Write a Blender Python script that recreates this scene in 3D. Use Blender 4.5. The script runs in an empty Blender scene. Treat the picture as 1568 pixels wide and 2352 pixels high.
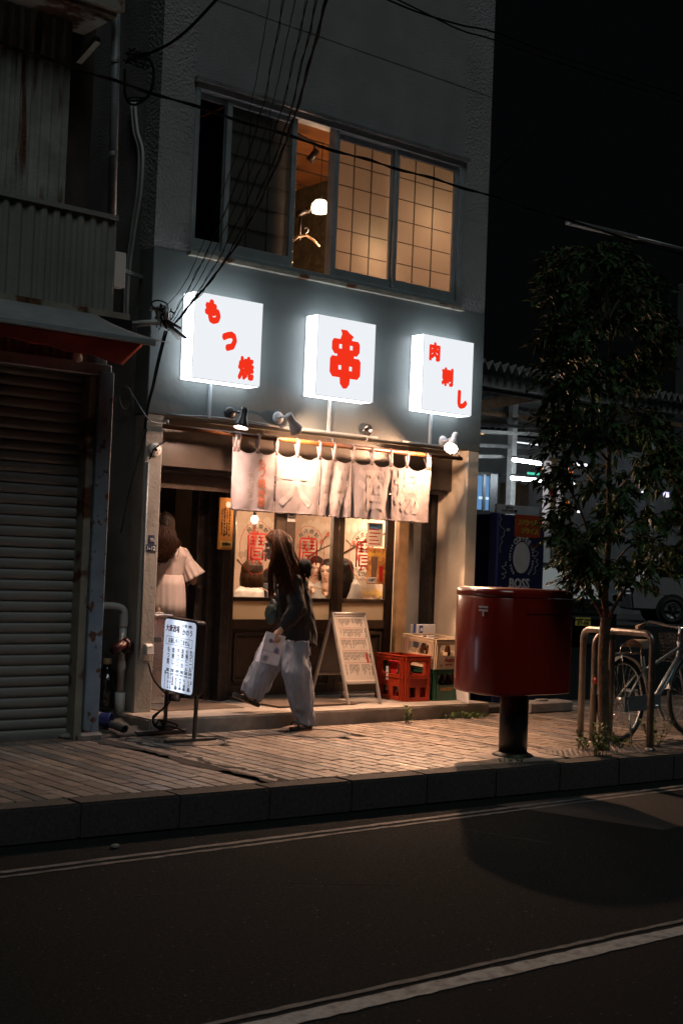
import bpy, bmesh, math, random
from mathutils import Vector, Matrix, noise

S = bpy.context.scene
COL = S.collection
RND = random.Random(11)
V = Vector

# ------------------------------------------------------------------ camera
CAM_H = 1.36
YAW, PITCH, ROLL = 0.687301, 0.0374926, 0.0393032
FOC = 3123.2                      # focal length in pixels of a 1568 x 2352 frame
fwv = V((math.sin(YAW)*math.cos(PITCH), math.cos(YAW)*math.cos(PITCH), math.sin(PITCH)))
rtv = V((math.cos(YAW), -math.sin(YAW), 0))
upv = rtv.cross(fwv)
RX = rtv*math.cos(ROLL) + upv*math.sin(ROLL)
UX = upv*math.cos(ROLL) - rtv*math.sin(ROLL)
cam = bpy.data.objects.new('camera', bpy.data.cameras.new('camera'))
COL.objects.link(cam)
cam.matrix_world = Matrix(((RX.x, UX.x, -fwv.x, 0), (RX.y, UX.y, -fwv.y, 0), (RX.z, UX.z, -fwv.z, CAM_H), (0, 0, 0, 1)))
cam.data.sensor_width = 36
cam.data.lens = 36*FOC/2352
cam.data.clip_start = .05
cam.data.clip_end = 400
cam.data.dof.use_dof = True
cam.data.dof.focus_distance = 11.0
cam.data.dof.aperture_fstop = 7.0
S.camera = cam

# ------------------------------------------------------------------ world, weak street glow, exposure
W = bpy.data.worlds.new('World'); S.world = W; W.use_nodes = True
wb = W.node_tree.nodes['Background']
wb.inputs[0].default_value = (.46, .52, .60, 1)
wb.inputs[1].default_value = 0.0026
sun = bpy.data.objects.new('street_glow', bpy.data.lights.new('street_glow', 'SUN'))
COL.objects.link(sun)
sun.data.energy = 0.38
sun.data.angle = math.radians(24)
sun.data.color = (.90, 1.0, .98)
sun.rotation_euler = V((.15, .62, -1.0)).to_track_quat('-Z', 'Y').to_euler()
vs = S.view_settings
vs.view_transform = 'Standard'; vs.look = 'None'; vs.exposure = 0; vs.gamma = 1
S.cycles.use_denoising = True
S.cycles.max_bounces = 7
S.cycles.transparent_max_bounces = 12
S.cycles.sample_clamp_indirect = 3
S.cycles.caustics_reflective = False
S.cycles.caustics_refractive = False

def ray(x, y): return fwv + RX*((x-784)/FOC) - UX*((y-1176)/FOC)
O0 = V((0, 0, CAM_H))
def at(x, y, Y): d = ray(x, y); return O0 + d*(Y/d.y)
def atz(x, y, z): d = ray(x, y); return O0 + d*((z-CAM_H)/d.z)
def atx(x, y, X): d = ray(x, y); return O0 + d*(X/d.x)
def atd(x, y, t): return O0 + ray(x, y)*t

# ------------------------------------------------------------------ materials
def _n(nt, t, **k):
    n = nt.nodes.new(t)
    for a, b in k.items(): setattr(n, a, b)
    return n
def mul(c, k): return tuple(min(1, max(0, x*k)) for x in c[:3]) + (1,)
MATS = {}
def mat(name, col, rough=.65, metal=0, var=.15, vs=7, bump=.08, bs=60, stain=0, ss=1.3, scol=(.03, .025, .02),
        rust=0, rs=9, streak=False, spec=.5, island=0, coat=0, crough=.06, trans=0, speck=0, vor=0, sub=0):
    m = bpy.data.materials.new(name); m.use_nodes = True
    nt = m.node_tree; b = nt.nodes['Principled BSDF']; L = nt.links.new
    tc = _n(nt, 'ShaderNodeTexCoord'); co = tc.outputs['Object']
    def noi(scale, detail=4, c=co, st=False):
        n = _n(nt, 'ShaderNodeTexNoise'); n.inputs['Scale'].default_value = scale; n.inputs['Detail'].default_value = detail
        if st:
            mp = _n(nt, 'ShaderNodeMapping'); mp.inputs['Scale'].default_value = (1, 1, .08); L(c, mp.inputs[0]); L(mp.outputs[0], n.inputs['Vector'])
        else: L(c, n.inputs['Vector'])
        return n.outputs['Fac']
    def ramp(s, a, c):
        r = _n(nt, 'ShaderNodeMapRange'); r.inputs[1].default_value = a; r.inputs[2].default_value = c; L(s, r.inputs[0]); return r.outputs[0]
    def mix(f, c1, c2):
        x = _n(nt, 'ShaderNodeMix', data_type='RGBA'); x.clamp_factor = True
        if isinstance(f, float): x.inputs[0].default_value = f
        else: L(f, x.inputs[0])
        for i, c in ((6, c1), (7, c2)):
            if isinstance(c, tuple): x.inputs[i].default_value = c
            else: L(c, x.inputs[i])
        return x.outputs[2]
    c = mix(ramp(noi(vs), .3, .7), mul(col, 1-var), mul(col, 1+var))
    if island:
        g = _n(nt, 'ShaderNodeNewGeometry'); oi = _n(nt, 'ShaderNodeObjectInfo')
        ad = _n(nt, 'ShaderNodeMath', operation='ADD'); L(g.outputs['Random Per Island'], ad.inputs[0]); L(oi.outputs['Random'], ad.inputs[1])
        fr = _n(nt, 'ShaderNodeMath', operation='FRACT'); L(ad.outputs[0], fr.inputs[0])
        k = ramp(fr.outputs[0], 0, 1); mm = _n(nt, 'ShaderNodeMath', operation='MULTIPLY_ADD'); L(k, mm.inputs[0]); mm.inputs[1].default_value = 2*island; mm.inputs[2].default_value = 1-island
        hs = _n(nt, 'ShaderNodeHueSaturation'); L(mm.outputs[0], hs.inputs['Value']); L(c, hs.inputs['Color']); c = hs.outputs[0]
    if stain:
        f = ramp(noi(ss, 6, st=streak), .48, .72); fm = _n(nt, 'ShaderNodeMath', operation='MULTIPLY'); L(f, fm.inputs[0]); fm.inputs[1].default_value = stain
        c = mix(fm.outputs[0], c, scol+(1,))
    if speck:
        c = mix(ramp(noi(speck, 2), .70, .74), c, (.16, .165, .16, 1))
    if rust:
        f = ramp(noi(rs, 8, st=streak), .62-rust*.2, .68-rust*.2); rc = mix(ramp(noi(rs*5), .35, .65), (.05, .018, .008, 1), (.16, .06, .02, 1)); c = mix(f, c, rc)
    L(c, b.inputs['Base Color'])
    b.inputs['Roughness'].default_value = rough; b.inputs['Metallic'].default_value = metal
    b.inputs['Specular IOR Level'].default_value = spec
    if coat: b.inputs['Coat Weight'].default_value = coat; b.inputs['Coat Roughness'].default_value = crough
    if sub: b.inputs['Subsurface Weight'].default_value = sub; b.inputs['Subsurface Radius'].default_value = (.02, .008, .004)
    rr = ramp(noi(vs*2.3), 0, 1); ra = _n(nt, 'ShaderNodeMath', operation='MULTIPLY_ADD'); L(rr, ra.inputs[0]); ra.inputs[1].default_value = rough*.3; ra.inputs[2].default_value = rough*.85
    L(ra.outputs[0], b.inputs['Roughness'])
    if bump:
        bp = _n(nt, 'ShaderNodeBump'); bp.inputs['Strength'].default_value = bump; bp.inputs['Distance'].default_value = .01
        if vor:
            vv = _n(nt, 'ShaderNodeTexVoronoi', feature='SMOOTH_F1'); vv.inputs['Scale'].default_value = vor; L(co, vv.inputs['Vector'])
            h = _n(nt, 'ShaderNodeMath', operation='ADD'); L(vv.outputs['Distance'], h.inputs[0]); L(noi(bs, 5), h.inputs[1]); L(h.outputs[0], bp.inputs['Height'])
        else: L(noi(bs, 5), bp.inputs['Height'])
        L(bp.outputs[0], b.inputs['Normal'])
    if trans:
        tl = _n(nt, 'ShaderNodeBsdfTranslucent'); L(c, tl.inputs[0]); mx = _n(nt, 'ShaderNodeMixShader'); mx.inputs[0].default_value = trans
        L(b.outputs[0], mx.inputs[1]); L(tl.outputs[0], mx.inputs[2]); L(mx.outputs[0], nt.nodes['Material Output'].inputs[0])
    MATS[name] = m
    return m
def glow(name, col, st):
    m = bpy.data.materials.new(name); m.use_nodes = True; nt = m.node_tree; nt.nodes.remove(nt.nodes['Principled BSDF'])
    e = _n(nt, 'ShaderNodeEmission'); e.inputs[0].default_value = col+(1,); e.inputs[1].default_value = st
    nt.links.new(e.outputs[0], nt.nodes['Material Output'].inputs[0]); MATS[name] = m; return m
def glass(name, tint=(1, 1, 1), refl=.09, rough=.02, frost=0):
    m = bpy.data.materials.new(name); m.use_nodes = True; nt = m.node_tree; nt.nodes.remove(nt.nodes['Principled BSDF']); L = nt.links.new
    t = _n(nt, 'ShaderNodeBsdfTransparent'); t.inputs[0].default_value = tint+(1,)
    g = _n(nt, 'ShaderNodeBsdfGlossy'); g.inputs['Roughness'].default_value = rough
    mx = _n(nt, 'ShaderNodeMixShader')
    lw = _n(nt, 'ShaderNodeLayerWeight'); lw.inputs[0].default_value = .25
    ma = _n(nt, 'ShaderNodeMath', operation='MULTIPLY_ADD'); ma.inputs[1].default_value = .35; ma.inputs[2].default_value = refl; L(lw.outputs[0], ma.inputs[0])
    L(ma.outputs[0], mx.inputs[0])
    if frost:
        d = _n(nt, 'ShaderNodeBsdfTranslucent'); d.inputs[0].default_value = tint+(1,)
        df = _n(nt, 'ShaderNodeBsdfDiffuse'); df.inputs[0].default_value = mul(tint, .45)
        m2 = _n(nt, 'ShaderNodeMixShader'); m2.inputs[0].default_value = .25; L(d.outputs[0], m2.inputs[1]); L(df.outputs[0], m2.inputs[2])
        m3 = _n(nt, 'ShaderNodeMixShader'); m3.inputs[0].default_value = frost; L(t.outputs[0], m3.inputs[1]); L(m2.outputs[0], m3.inputs[2])
        L(m3.outputs[0], mx.inputs[1])
    else: L(t.outputs[0], mx.inputs[1])
    L(g.outputs[0], mx.inputs[2]); L(mx.outputs[0], nt.nodes['Material Output'].inputs[0]); MATS[name] = m; return m

# ------------------------------------------------------------------ mesh builder
class MB:
    def __init__(s): s.v = []; s.f = []; s.sm = []
    def add(s, vs, fs, smooth=False):
        b = len(s.v); s.v += [tuple(v) for v in vs]; s.f += [tuple(i+b for i in f) for f in fs]; s.sm += [smooth]*len(fs); return s
    def box(s, x0, y0, z0, x1, y1, z1):
        return s.add([(x0,y0,z0),(x1,y0,z0),(x1,y1,z0),(x0,y1,z0),(x0,y0,z1),(x1,y0,z1),(x1,y1,z1),(x0,y1,z1)],
                     [(0,3,2,1),(4,5,6,7),(0,1,5,4),(1,2,6,5),(2,3,7,6),(3,0,4,7)])
    def bar(s, p, q, w, h, up=(0,0,1)):           # square bar from p to q
        p = V(p); q = V(q); d = (q-p).normalized(); u = V(up)
        if abs(d.dot(u)) > .95: u = V((0,1,0))
        a = d.cross(u).normalized()*w/2; b = a.cross(d).normalized()*h/2
        vs = [p-a-b, p+a-b, p+a+b, p-a+b, q-a-b, q+a-b, q+a+b, q-a+b]
        return s.add(vs, [(3,2,1,0),(4,5,6,7),(0,1,5,4),(1,2,6,5),(2,3,7,6),(3,0,4,7)])
    def tube(s, pts, r, n=8, cap=True, smooth=True, closed=False, flat=1):
        pts = [V(p) for p in pts]; m = len(pts); rs = r if isinstance(r, (list, tuple)) else [r]*m
        t0 = (pts[1]-pts[0]).normalized(); a = V((0,0,1)) if abs(t0.z) < .9 else V((1,0,0)); a = (a-t0*a.dot(t0)).normalized(); vs = []
        for i, p in enumerate(pts):
            t = ((pts[(i+1) % m] if closed or i+1 < m else pts[i])-(pts[i-1] if closed or i > 0 else pts[i])).normalized()
            a = (a-t*a.dot(t)); a = a.normalized() if a.length > 1e-6 else t.orthogonal().normalized(); b = t.cross(a)
            for k in range(n):
                g = 2*math.pi*k/n; vs.append(p+a*(rs[i]*math.cos(g))+b*(rs[i]*flat*math.sin(g)))
        fs = [(i*n+k, i*n+(k+1) % n, ((i+1) % m)*n+(k+1) % n, ((i+1) % m)*n+k) for i in range(m if closed else m-1) for k in range(n)]
        s.add(vs, fs, smooth)
        if cap and not closed: b0 = len(s.v)-m*n; s.f += [tuple(b0+k for k in reversed(range(n))), tuple(b0+(m-1)*n+k for k in range(n))]; s.sm += [False, False]
        return s
    def cyl(s, p, q, r, r2=None, n=16, smooth=True, cap=True): return s.tube([p, q], [r, r if r2 is None else r2], n, cap, smooth)
    def grid(s, fn, nu, nv, wu=False, wv=False, smooth=True):
        vs = [fn(i/(nu if wu else nu-1), j/(nv if wv else nv-1)) for j in range(nv) for i in range(nu)]
        fs = [(j*nu+i, j*nu+(i+1) % nu, ((j+1) % nv)*nu+(i+1) % nu, ((j+1) % nv)*nu+i) for j in range(nv if wv else nv-1) for i in range(nu if wu else nu-1)]
        return s.add(vs, fs, smooth)
    def prism(s, poly, mp, d):                     # polygon (x,y) -> mp(x,y,0..d)
        n = len(poly); vs = [mp(x, y, 0) for x, y in poly]+[mp(x, y, d) for x, y in poly]
        return s.add(vs, [tuple(range(n))[::-1], tuple(range(n, 2*n))]+[(i, (i+1) % n, n+(i+1) % n, n+i) for i in range(n)])
    def lathe(s, prof, c, n=20, smooth=True, axis=None):
        c = V(c); q = V(axis).to_track_quat('Z', 'Y') if axis is not None else None; vs = []
        for r, h in prof:
            for k in range(n):
                p = V((r*math.cos(2*math.pi*k/n), r*math.sin(2*math.pi*k/n), h)); vs.append(c+(q @ p if q else p))
        fs = [(j*n+k, j*n+(k+1) % n, (j+1)*n+(k+1) % n, (j+1)*n+k) for j in range(len(prof)-1) for k in range(n)]
        return s.add(vs, fs, smooth)
    def ball(s, c, rx, ry=None, rz=None, nu=14, nv=9, M=None):
        ry = rx if ry is None else ry; rz = rx if rz is None else rz; c = V(c)
        def fn(u, v):
            a = 2*math.pi*u; b = math.pi*(v-.5)*.999; p = V((rx*math.cos(a)*math.cos(b), ry*math.sin(a)*math.cos(b), rz*math.sin(b)))
            return c+(M @ p if M else p)
        return s.grid(fn, nu, nv, wu=True)
    def limb(s, pts, rs, n=12):
        s.tube(pts, list(rs), n)
        for p, r in zip(pts, rs): s.ball(p, r, nu=n, nv=7)
        return s
    def loft(s, secs, n=28, cap=True, fold=None, smooth=True):   # secs: (centre, ru, rv, angle[, tilt dx, dy])
        vs = []
        for j, q in enumerate(secs):
            c = V(q[0]); ru, rv, an = q[1], q[2], q[3]; ca, sa = math.cos(an), math.sin(an); tx, ty = (q[4], q[5]) if len(q) > 5 else (0, 0)
            for k in range(n):
                g = 2*math.pi*k/n; w = 1+(fold(k/n, j/(len(secs)-1)) if fold else 0)
                x, y = ru*w*math.cos(g), rv*w*math.sin(g); dx, dy = x*ca-y*sa, x*sa+y*ca
                vs.append((c.x+dx, c.y+dy, c.z+dx*tx+dy*ty))
        m = len(secs); fs = [(j*n+k, j*n+(k+1) % n, (j+1)*n+(k+1) % n, (j+1)*n+k) for j in range(m-1) for k in range(n)]
        s.add(vs, fs, smooth)
        if cap: b0 = len(s.v)-m*n; s.f += [tuple(b0+k for k in reversed(range(n))), tuple(b0+(m-1)*n+k for k in range(n))]; s.sm += [False, False]
        return s
    def mesh(s, name, me):
        b = len(s.v); s.v += [tuple(v.co) for v in me.vertices]
        for p in me.polygons: s.f.append(tuple(b+i for i in p.vertices)); s.sm.append(False)
        return s
    def xf(s, M, i0=0): s.v[i0:] = [tuple(M @ V(v)) for v in s.v[i0:]]; return s
    def data(s, name, material=None, bevel=0, solid=0, normals=True, seg=1, jig=0):
        me = bpy.data.meshes.new(name); me.from_pydata(s.v, [], s.f); me.polygons.foreach_set('use_smooth', s.sm)
        if bevel or solid or normals:
            bm = bmesh.new(); bm.from_mesh(me)
            if normals: bmesh.ops.recalc_face_normals(bm, faces=bm.faces)
            if solid: bmesh.ops.solidify(bm, geom=bm.faces[:], thickness=solid)
            if bevel:
                ed = [e for e in bm.edges if len(e.link_faces) == 2 and e.calc_face_angle(0) > .6]
                bmesh.ops.bevel(bm, geom=ed, offset=bevel, segments=seg, affect='EDGES', clamp_overlap=True)
            bm.to_mesh(me); bm.free()
        if material: me.materials.append(MATS[material] if isinstance(material, str) else material)
        return me
    def build(s, name, material, parent=None, local=False, **k):
        return link(name, s.data(name, material, **k), parent, local)
WM = {}
def link(name, me, parent=None, local=False, M=None):
    o = bpy.data.objects.new(name, me); COL.objects.link(o)
    if M is not None: o.matrix_basis = M
    if parent:
        o.parent = parent
        if not local: o.matrix_parent_inverse = WM.get(parent.name, Matrix()).inverted()
    return o
def thing(name, label, cat, loc=(0,0,0), rz=0, group=None, M=None):
    o = bpy.data.objects.new(name, None); COL.objects.link(o); o.empty_display_size = .1
    o.matrix_basis = M if M is not None else Matrix.Translation(V(loc)) @ Matrix.Rotation(rz, 4, 'Z')
    WM[o.name] = o.matrix_basis.copy()
    return tag(o, label, cat, group)
def tag(o, label=None, cat=None, group=None, kind=None):
    if label: o['label'] = label
    if cat: o['category'] = cat
    if group: o['group'] = group
    if kind: o['kind'] = kind
    return o
def struct(o): o['kind'] = 'structure'; return o
def copy_tree(o, parent=None):
    c = o.copy(); COL.objects.link(c); c.parent = parent
    for ch in list(o.children): copy_tree(ch, c)
    return c

# ------------------------------------------------------------------ lettering
def text(s, size, bold=0, ext=.0015, width=None, height=None, line=1.0, align='CENTER', cuts=0, space=1.0):
    cu = bpy.data.curves.new('t', 'FONT'); cu.body = s; cu.size = size; cu.extrude = ext; cu.align_x = align; cu.align_y = 'CENTER'
    cu.space_line = line; cu.space_character = space; cu.resolution_u = 2; cu.fill_mode = 'BOTH'
    ob = bpy.data.objects.new('t', cu); COL.objects.link(ob)
    me = bpy.data.meshes.new_from_object(ob.evaluated_get(bpy.context.evaluated_depsgraph_get()))
    bpy.data.objects.remove(ob); bpy.data.curves.remove(cu)
    b = MB().mesh('t', me); bpy.data.meshes.remove(me)
    if bold and b.v:                                 # embolden with shifted copies
        v0, f0 = list(b.v), list(b.f)
        for k in range(10): a = math.pi*k/5; b.add([(x+bold*math.cos(a), y+bold*math.sin(a), z+(k+1)*.00012) for x, y, z in v0], f0)
    if b.v:
        xs = [v[0] for v in b.v]; ys = [v[1] for v in b.v]; cx, cy = (min(xs)+max(xs))/2, (min(ys)+max(ys))/2
        if align != 'CENTER': cx = min(xs) if align == 'LEFT' else max(xs)
        kx = width/(max(xs)-min(xs)) if width else 1; ky = height/(max(ys)-min(ys)) if height else 1
        if width and not height and kx > 0: ky = kx
        if height and not width: kx = ky
        b.v = [((x-cx)*kx, (y-cy)*ky, z) for x, y, z in b.v]
    return b
def vert(s): return '\n'.join(s)
FRONT = Matrix(((1,0,0,0),(0,0,-1,0),(0,1,0,0),(0,0,0,1)))   # letters in XY -> standing, facing -Y
def front(b, x, y, z, k=1): return b.xf(Matrix.Translation((x, y, z)) @ FRONT)
def strokes(polys, w):                               # bold rounded strokes in XY, 3 mm thick
    b = MB()
    for pl in polys:
        b.tube([(x, y, 0) for x, y in pl], w, 10, flat=1)
    b.v = [(x, y, max(-.0015, min(.0015, z))) for x, y, z in b.v]
    return b
def remeshed(mb, vox, sm=6):
    me = mb.data('r', None); o = bpy.data.objects.new('r', me); COL.objects.link(o)
    m = o.modifiers.new('r', 'REMESH'); m.mode = 'VOXEL'; m.voxel_size = vox
    k = o.modifiers.new('s', 'SMOOTH'); k.iterations = sm; k.factor = .5
    out = bpy.data.meshes.new_from_object(o.evaluated_get(bpy.context.evaluated_depsgraph_get()))
    bpy.data.objects.remove(o); out.polygons.foreach_set('use_smooth', [True]*len(out.polygons)); return out
# ================================================================== materials
mat('asphalt', (.017, .021, .022), .92, var=.5, vs=60, bump=1.0, bs=150, speck=55, stain=.45, ss=.5, scol=(.014, .015, .015), spec=.08)
mat('asphalt_patch', (.032, .032, .032), .9, var=.5, vs=90, bump=1, bs=160)
mat('paint_worn', (.36, .38, .38), .7, var=.2, vs=30, bump=.5, bs=200, stain=.75, ss=14, scol=(.08, .08, .08))
mat('paint_faded', (.15, .16, .16), .75, var=.3, vs=20, bump=.6, bs=220, stain=.9, ss=9, scol=(.05, .05, .05))
mat('kerb', (.055, .054, .050), .85, var=.35, vs=40, bump=.8, bs=150, stain=.6, ss=2)
mat('mortar', (.055, .05, .045), .95, var=.3, bump=.6, bs=120)
mat('paver', (.205, .168, .138), .5, var=.22, vs=26, bump=.5, bs=130, island=.30, stain=.35, ss=3, scol=(.09, .08, .07))
mat('paver_light', (.34, .31, .27), .32, var=.18, vs=26, bump=.4, bs=130, island=.16, stain=.3, ss=3, scol=(.14, .12, .11))
mat('paver_dark', (.15, .14, .135), .34, var=.2, vs=26, bump=.4, bs=130, island=.22)
mat('step', (.30, .27, .24), .8, var=.22, vs=9, bump=.5, bs=110, stain=.65, ss=2.2, scol=(.08, .075, .07))
mat('concrete', (.24, .235, .22), .88, var=.25, vs=8, bump=.7, bs=90, stain=.5, ss=1.5)
mat('stucco', (.30, .305, .31), .85, var=.10, vs=3, bump=1.0, bs=38, vor=46, stain=.35, ss=.9, scol=(.16, .16, .16))
mat('wall_smooth', (.285, .29, .295), .85, var=.10, vs=3, bump=.5, bs=70, stain=.4, ss=.8, scol=(.15, .15, .15), streak=True)
mat('teal', (.122, .143, .143), .5, var=.12, vs=2.2, bump=.22, bs=16, stain=.3, ss=1.6, scol=(.06, .075, .08), streak=True)
mat('sidewall', (.27, .27, .255), .9, var=.2, vs=3, bump=.6, bs=50, stain=.6, ss=1.2, scol=(.08, .08, .07))
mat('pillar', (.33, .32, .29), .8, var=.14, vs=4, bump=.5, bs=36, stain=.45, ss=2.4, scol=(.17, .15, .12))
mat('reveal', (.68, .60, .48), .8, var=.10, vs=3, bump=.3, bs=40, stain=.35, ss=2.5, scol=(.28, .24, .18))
mat('alu', (.36, .41, .44), .42, .25, var=.1, vs=12, bump=.05, stain=.3, ss=4, scol=(.12, .12, .12))
mat('alu_dark', (.10, .11, .115), .45, .6, var=.15, bump=.05)
mat('wood_dark', (.050, .034, .022), .42, var=.35, vs=12, bump=.35, bs=60, stain=.4, ss=5, scol=(.12, .08, .05))
mat('wood_black', (.018, .015, .013), .4, var=.3, vs=10, bump=.3, bs=60, stain=.25, ss=16, scol=(.16, .13, .11))
mat('wood_orange', (.13, .045, .012), .38, var=.3, vs=9, bump=.15, bs=40)
mat('wood_light', (.42, .27, .14), .5, var=.25, vs=7, bump=.2, bs=40)
mat('panel_brown', (.085, .068, .055), .32, var=.2, vs=4, bump=.12, bs=30, stain=.4, ss=3, scol=(.04, .03, .025))
mat('ceiling_wood', (.22, .09, .028), .55, var=.25, vs=4, bump=.1)
mat('plaster_in', (.33, .25, .17), .8, var=.2, vs=4, bump=.3, bs=40, stain=.3)
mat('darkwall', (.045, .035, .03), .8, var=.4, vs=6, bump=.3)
mat('wallpaper', (.06, .05, .026), .7, var=.7, vs=18, bump=.2, stain=.8, ss=9, scol=(.02, .02, .015))
mat('mural', (.70, .53, .41), .75, var=.06, vs=2, bump=.05)
mat('mural_pale', (.82, .68, .55), .75, var=.05, bump=.03)
mat('mural_grey', (.48, .38, .29), .75, var=.1, bump=.03)
mat('mural_brown', (.17, .10, .06), .75, var=.2, bump=.03)
mat('mural_red', (.58, .17, .11), .7, var=.25, bump=.03)
mat('mural_yellow', (.70, .46, .16), .7, var=.15, bump=.03)
mat('print_red', (.46, .012, .014), .5, var=.08, bump=0)
mat('print_ink', (.02, .018, .02), .6, var=.1, bump=0)
mat('print_white', (.8, .8, .8), .5, var=.05, bump=0)
mat('steel', (.50, .52, .54), .28, .95, var=.1, bump=.04, bs=120)
mat('galv', (.36, .37, .37), .5, .7, var=.2, bump=.08, stain=.3, ss=5)
mat('rail_steel', (.27, .25, .225), .38, .9, var=.12, vs=14, bump=.06, stain=.4, ss=6, scol=(.12, .09, .06))
mat('white_plastic', (.72, .70, .66), .45, var=.06, bump=.05, stain=.2, ss=4, scol=(.4, .36, .3))
mat('pvc_grey', (.42, .43, .42), .5, var=.1, bump=.05, stain=.4, ss=5, scol=(.15, .14, .12))
mat('black_plastic', (.015, .015, .016), .4, var=.2, bump=.05)
mat('rubber', (.018, .018, .018), .7, var=.2, bump=.1)
mat('cable', (.008, .008, .009), .9, var=.3, bump=.1, spec=.08)
mat('cable_grey', (.25, .25, .25), .5, var=.2, bump=.05)
mat('shutter', (.25, .26, .25), .5, .25, var=.12, vs=3, bump=.15, bs=90, stain=.35, ss=2.5, scol=(.14, .13, .11))
mat('rust_blue', (.20, .27, .34), .6, .1, var=.2, vs=6, bump=.3, bs=80, rust=.24, rs=11, streak=False)
mat('rust_beige', (.30, .28, .23), .7, .1, var=.2, vs=6, bump=.4, bs=80, rust=.35, rs=4)
mat('rust_sheet', (.30, .305, .28), .75, .1, var=.25, vs=5, bump=.4, bs=60, rust=.22, rs=9, streak=True)
mat('sheet_grey', (.27, .27, .25), .6, .15, var=.15, vs=4, bump=.2, stain=.4, ss=2, scol=(.10, .09, .08))
mat('awning_top', (.26, .27, .28), .8, var=.12, bump=.2, bs=120, stain=.3, ss=2)
mat('awning_red', (.30, .025, .018), .8, var=.2, bump=.3, bs=120, stain=.35, ss=2.5, scol=(.09, .01, .01))
mat('downpipe', (.24, .255, .27), .5, .1, var=.15, bump=.1, stain=.3, ss=3)
mat('mat_floor', (.13, .095, .07), .95, var=.5, vs=140, bump=1, bs=220)
glass('glass_clear', (.93, .93, .92), .025, .02)
glass('glass_dark', (.35, .36, .37), .05, .03)
glass('glass_frost', (.80, .70, .58), .04, .25, frost=.9)
glass('glass_wire', (.88, .88, .86), .03, .12, frost=.10)
glow('bulb_warm', (1, .62, .30), 30)
glow('shade_lit', (1, .74, .42), 7)
glass('shoji_paper', (.95, .88, .82), .0, .5, frost=1.0)
mat('shoji_unlit', (.20, .19, .175), .9, var=.1, bump=.05)  # darker opaque copy of the paper, unlit look put into the colour

# ================================================================== ground: road, kerb, pavement
def kerbY(x): return 6.64-.0405*(x-3.22)
road = struct(MB().add([(-60,-60,-.2),(140,-60,-.2),(140,160,-.2),(-60,160,-.2)], [(0,1,2,3)]).build('road', 'asphalt'))
def stripe(name, x0, x1, ya, yb, w, m, z=-.196, seed=1):
    r = random.Random(seed); n = int((x1-x0)/.06); top = []; bot = []
    for i in range(n+1):
        x = x0+(x1-x0)*i/n; y = ya+(yb-ya)*i/n; bot.append((x, y+r.uniform(-.006, .006), z)); top.append((x, y+w+r.uniform(-.006, .006), z))
    b = MB(); b.add(bot+top, [(i, i+1, n+2+i, n+1+i) for i in range(n)]); return b.build(name, m, road)
stripe('edge_line', -2, 16, 5.93, 6.25, .035, 'paint_faded', seed=2)
stripe('edge_line', -2, 16, 6.015, 6.335, .045, 'paint_faded', seed=3)
stripe('lane_line', -3, 16, 3.66, 3.60, .10, 'paint_worn', seed=4)
stripe('lane_line', -3, 16, 3.80, 3.74, .030, 'paint_faded', seed=5)
for k, pts in enumerate((((3.3, 5.4), (4.1, 5.25), (4.6, 4.9)), ((5.3, 6.35), (5.75, 6.0), (6.0, 5.2)), ((1.6, 3.2), (2.6, 3.05), (3.6, 2.6)))):
    MB().tube([(x+.02*noise.noise((i*.7, k, 0)), y+.02*noise.noise((i*.7, k, 5)), -.2035) for i, (x, y) in enumerate([(a[0]+(c[0]-a[0])*u/12, a[1]+(c[1]-a[1])*u/12) for a, c in zip(pts, pts[1:]) for u in range(12)])], .007, 6).build('road_crack', 'asphalt_patch', road)
MB().add([(6.6, 6.32, -.1975), (8.0, 6.27, -.1975), (8.1, 5.3, -.1975), (6.9, 5.2, -.1975)], [(0,1,2,3)]).build('road_patch', 'asphalt_patch', road)
p0, p1, p2 = atz(1240, 1459, -.2), atz(1520, 1449, -.2), atz(1390, 1441, -.2)
for a, c in ((p0, p1), (p2, p1)):
    d = (c-a).normalized(); s_ = V((-d.y, d.x, 0))*.16; MB().add([a-s_+V((0,0,.004)), c-s_+V((0,0,.004)), c+s_+V((0,0,.004)), a+s_+V((0,0,.004))], [(0,1,2,3)]).build('parking_line', 'paint_worn', road)
kerb = struct(MB().add([(-4, kerbY(-4)+.02, -.25), (14, kerbY(14)+.02, -.25), (14, kerbY(14)+.17, -.25), (-4, kerbY(-4)+.17, -.25), (-4, kerbY(-4)+.02, -.012), (14, kerbY(14)+.02, -.012), (14, kerbY(14)+.17, -.012), (-4, kerbY(-4)+.17, -.012)],
     [(0,3,2,1),(4,5,6,7),(0,1,5,4),(1,2,6,5),(2,3,7,6),(3,0,4,7)]).build('kerb', 'mortar'))
kme = None
for i in range(19):
    x = 1.2+i*.62
    if kme is None: kme = MB().box(0, 0, -.2, .6195, .18, 0).data('kerb_stone', 'kerb', bevel=.012, seg=2)
    link('kerb_stone', kme, kerb, M=Matrix.Translation((x, kerbY(x), RND.uniform(-.002, .002))) @ Matrix.Rotation(-.0405+RND.uniform(-.002, .002), 4, 'Z'))
pave = MB()
pave.add([(-4, kerbY(-4)+.171, -.014), (14, kerbY(14)+.171, -.014), (14, 9.75, -.014), (-4, 9.75, -.014)], [(0,1,2,3)])
pave = struct(pave.build('pavement', 'mortar'))
def proj(p):
    p = V(p)-O0; z = p.dot(fwv); return 784+FOC*p.dot(RX)/z, 1176-FOC*p.dot(UX)/z
bricks = []
i = 0; x = 1.6
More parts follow.
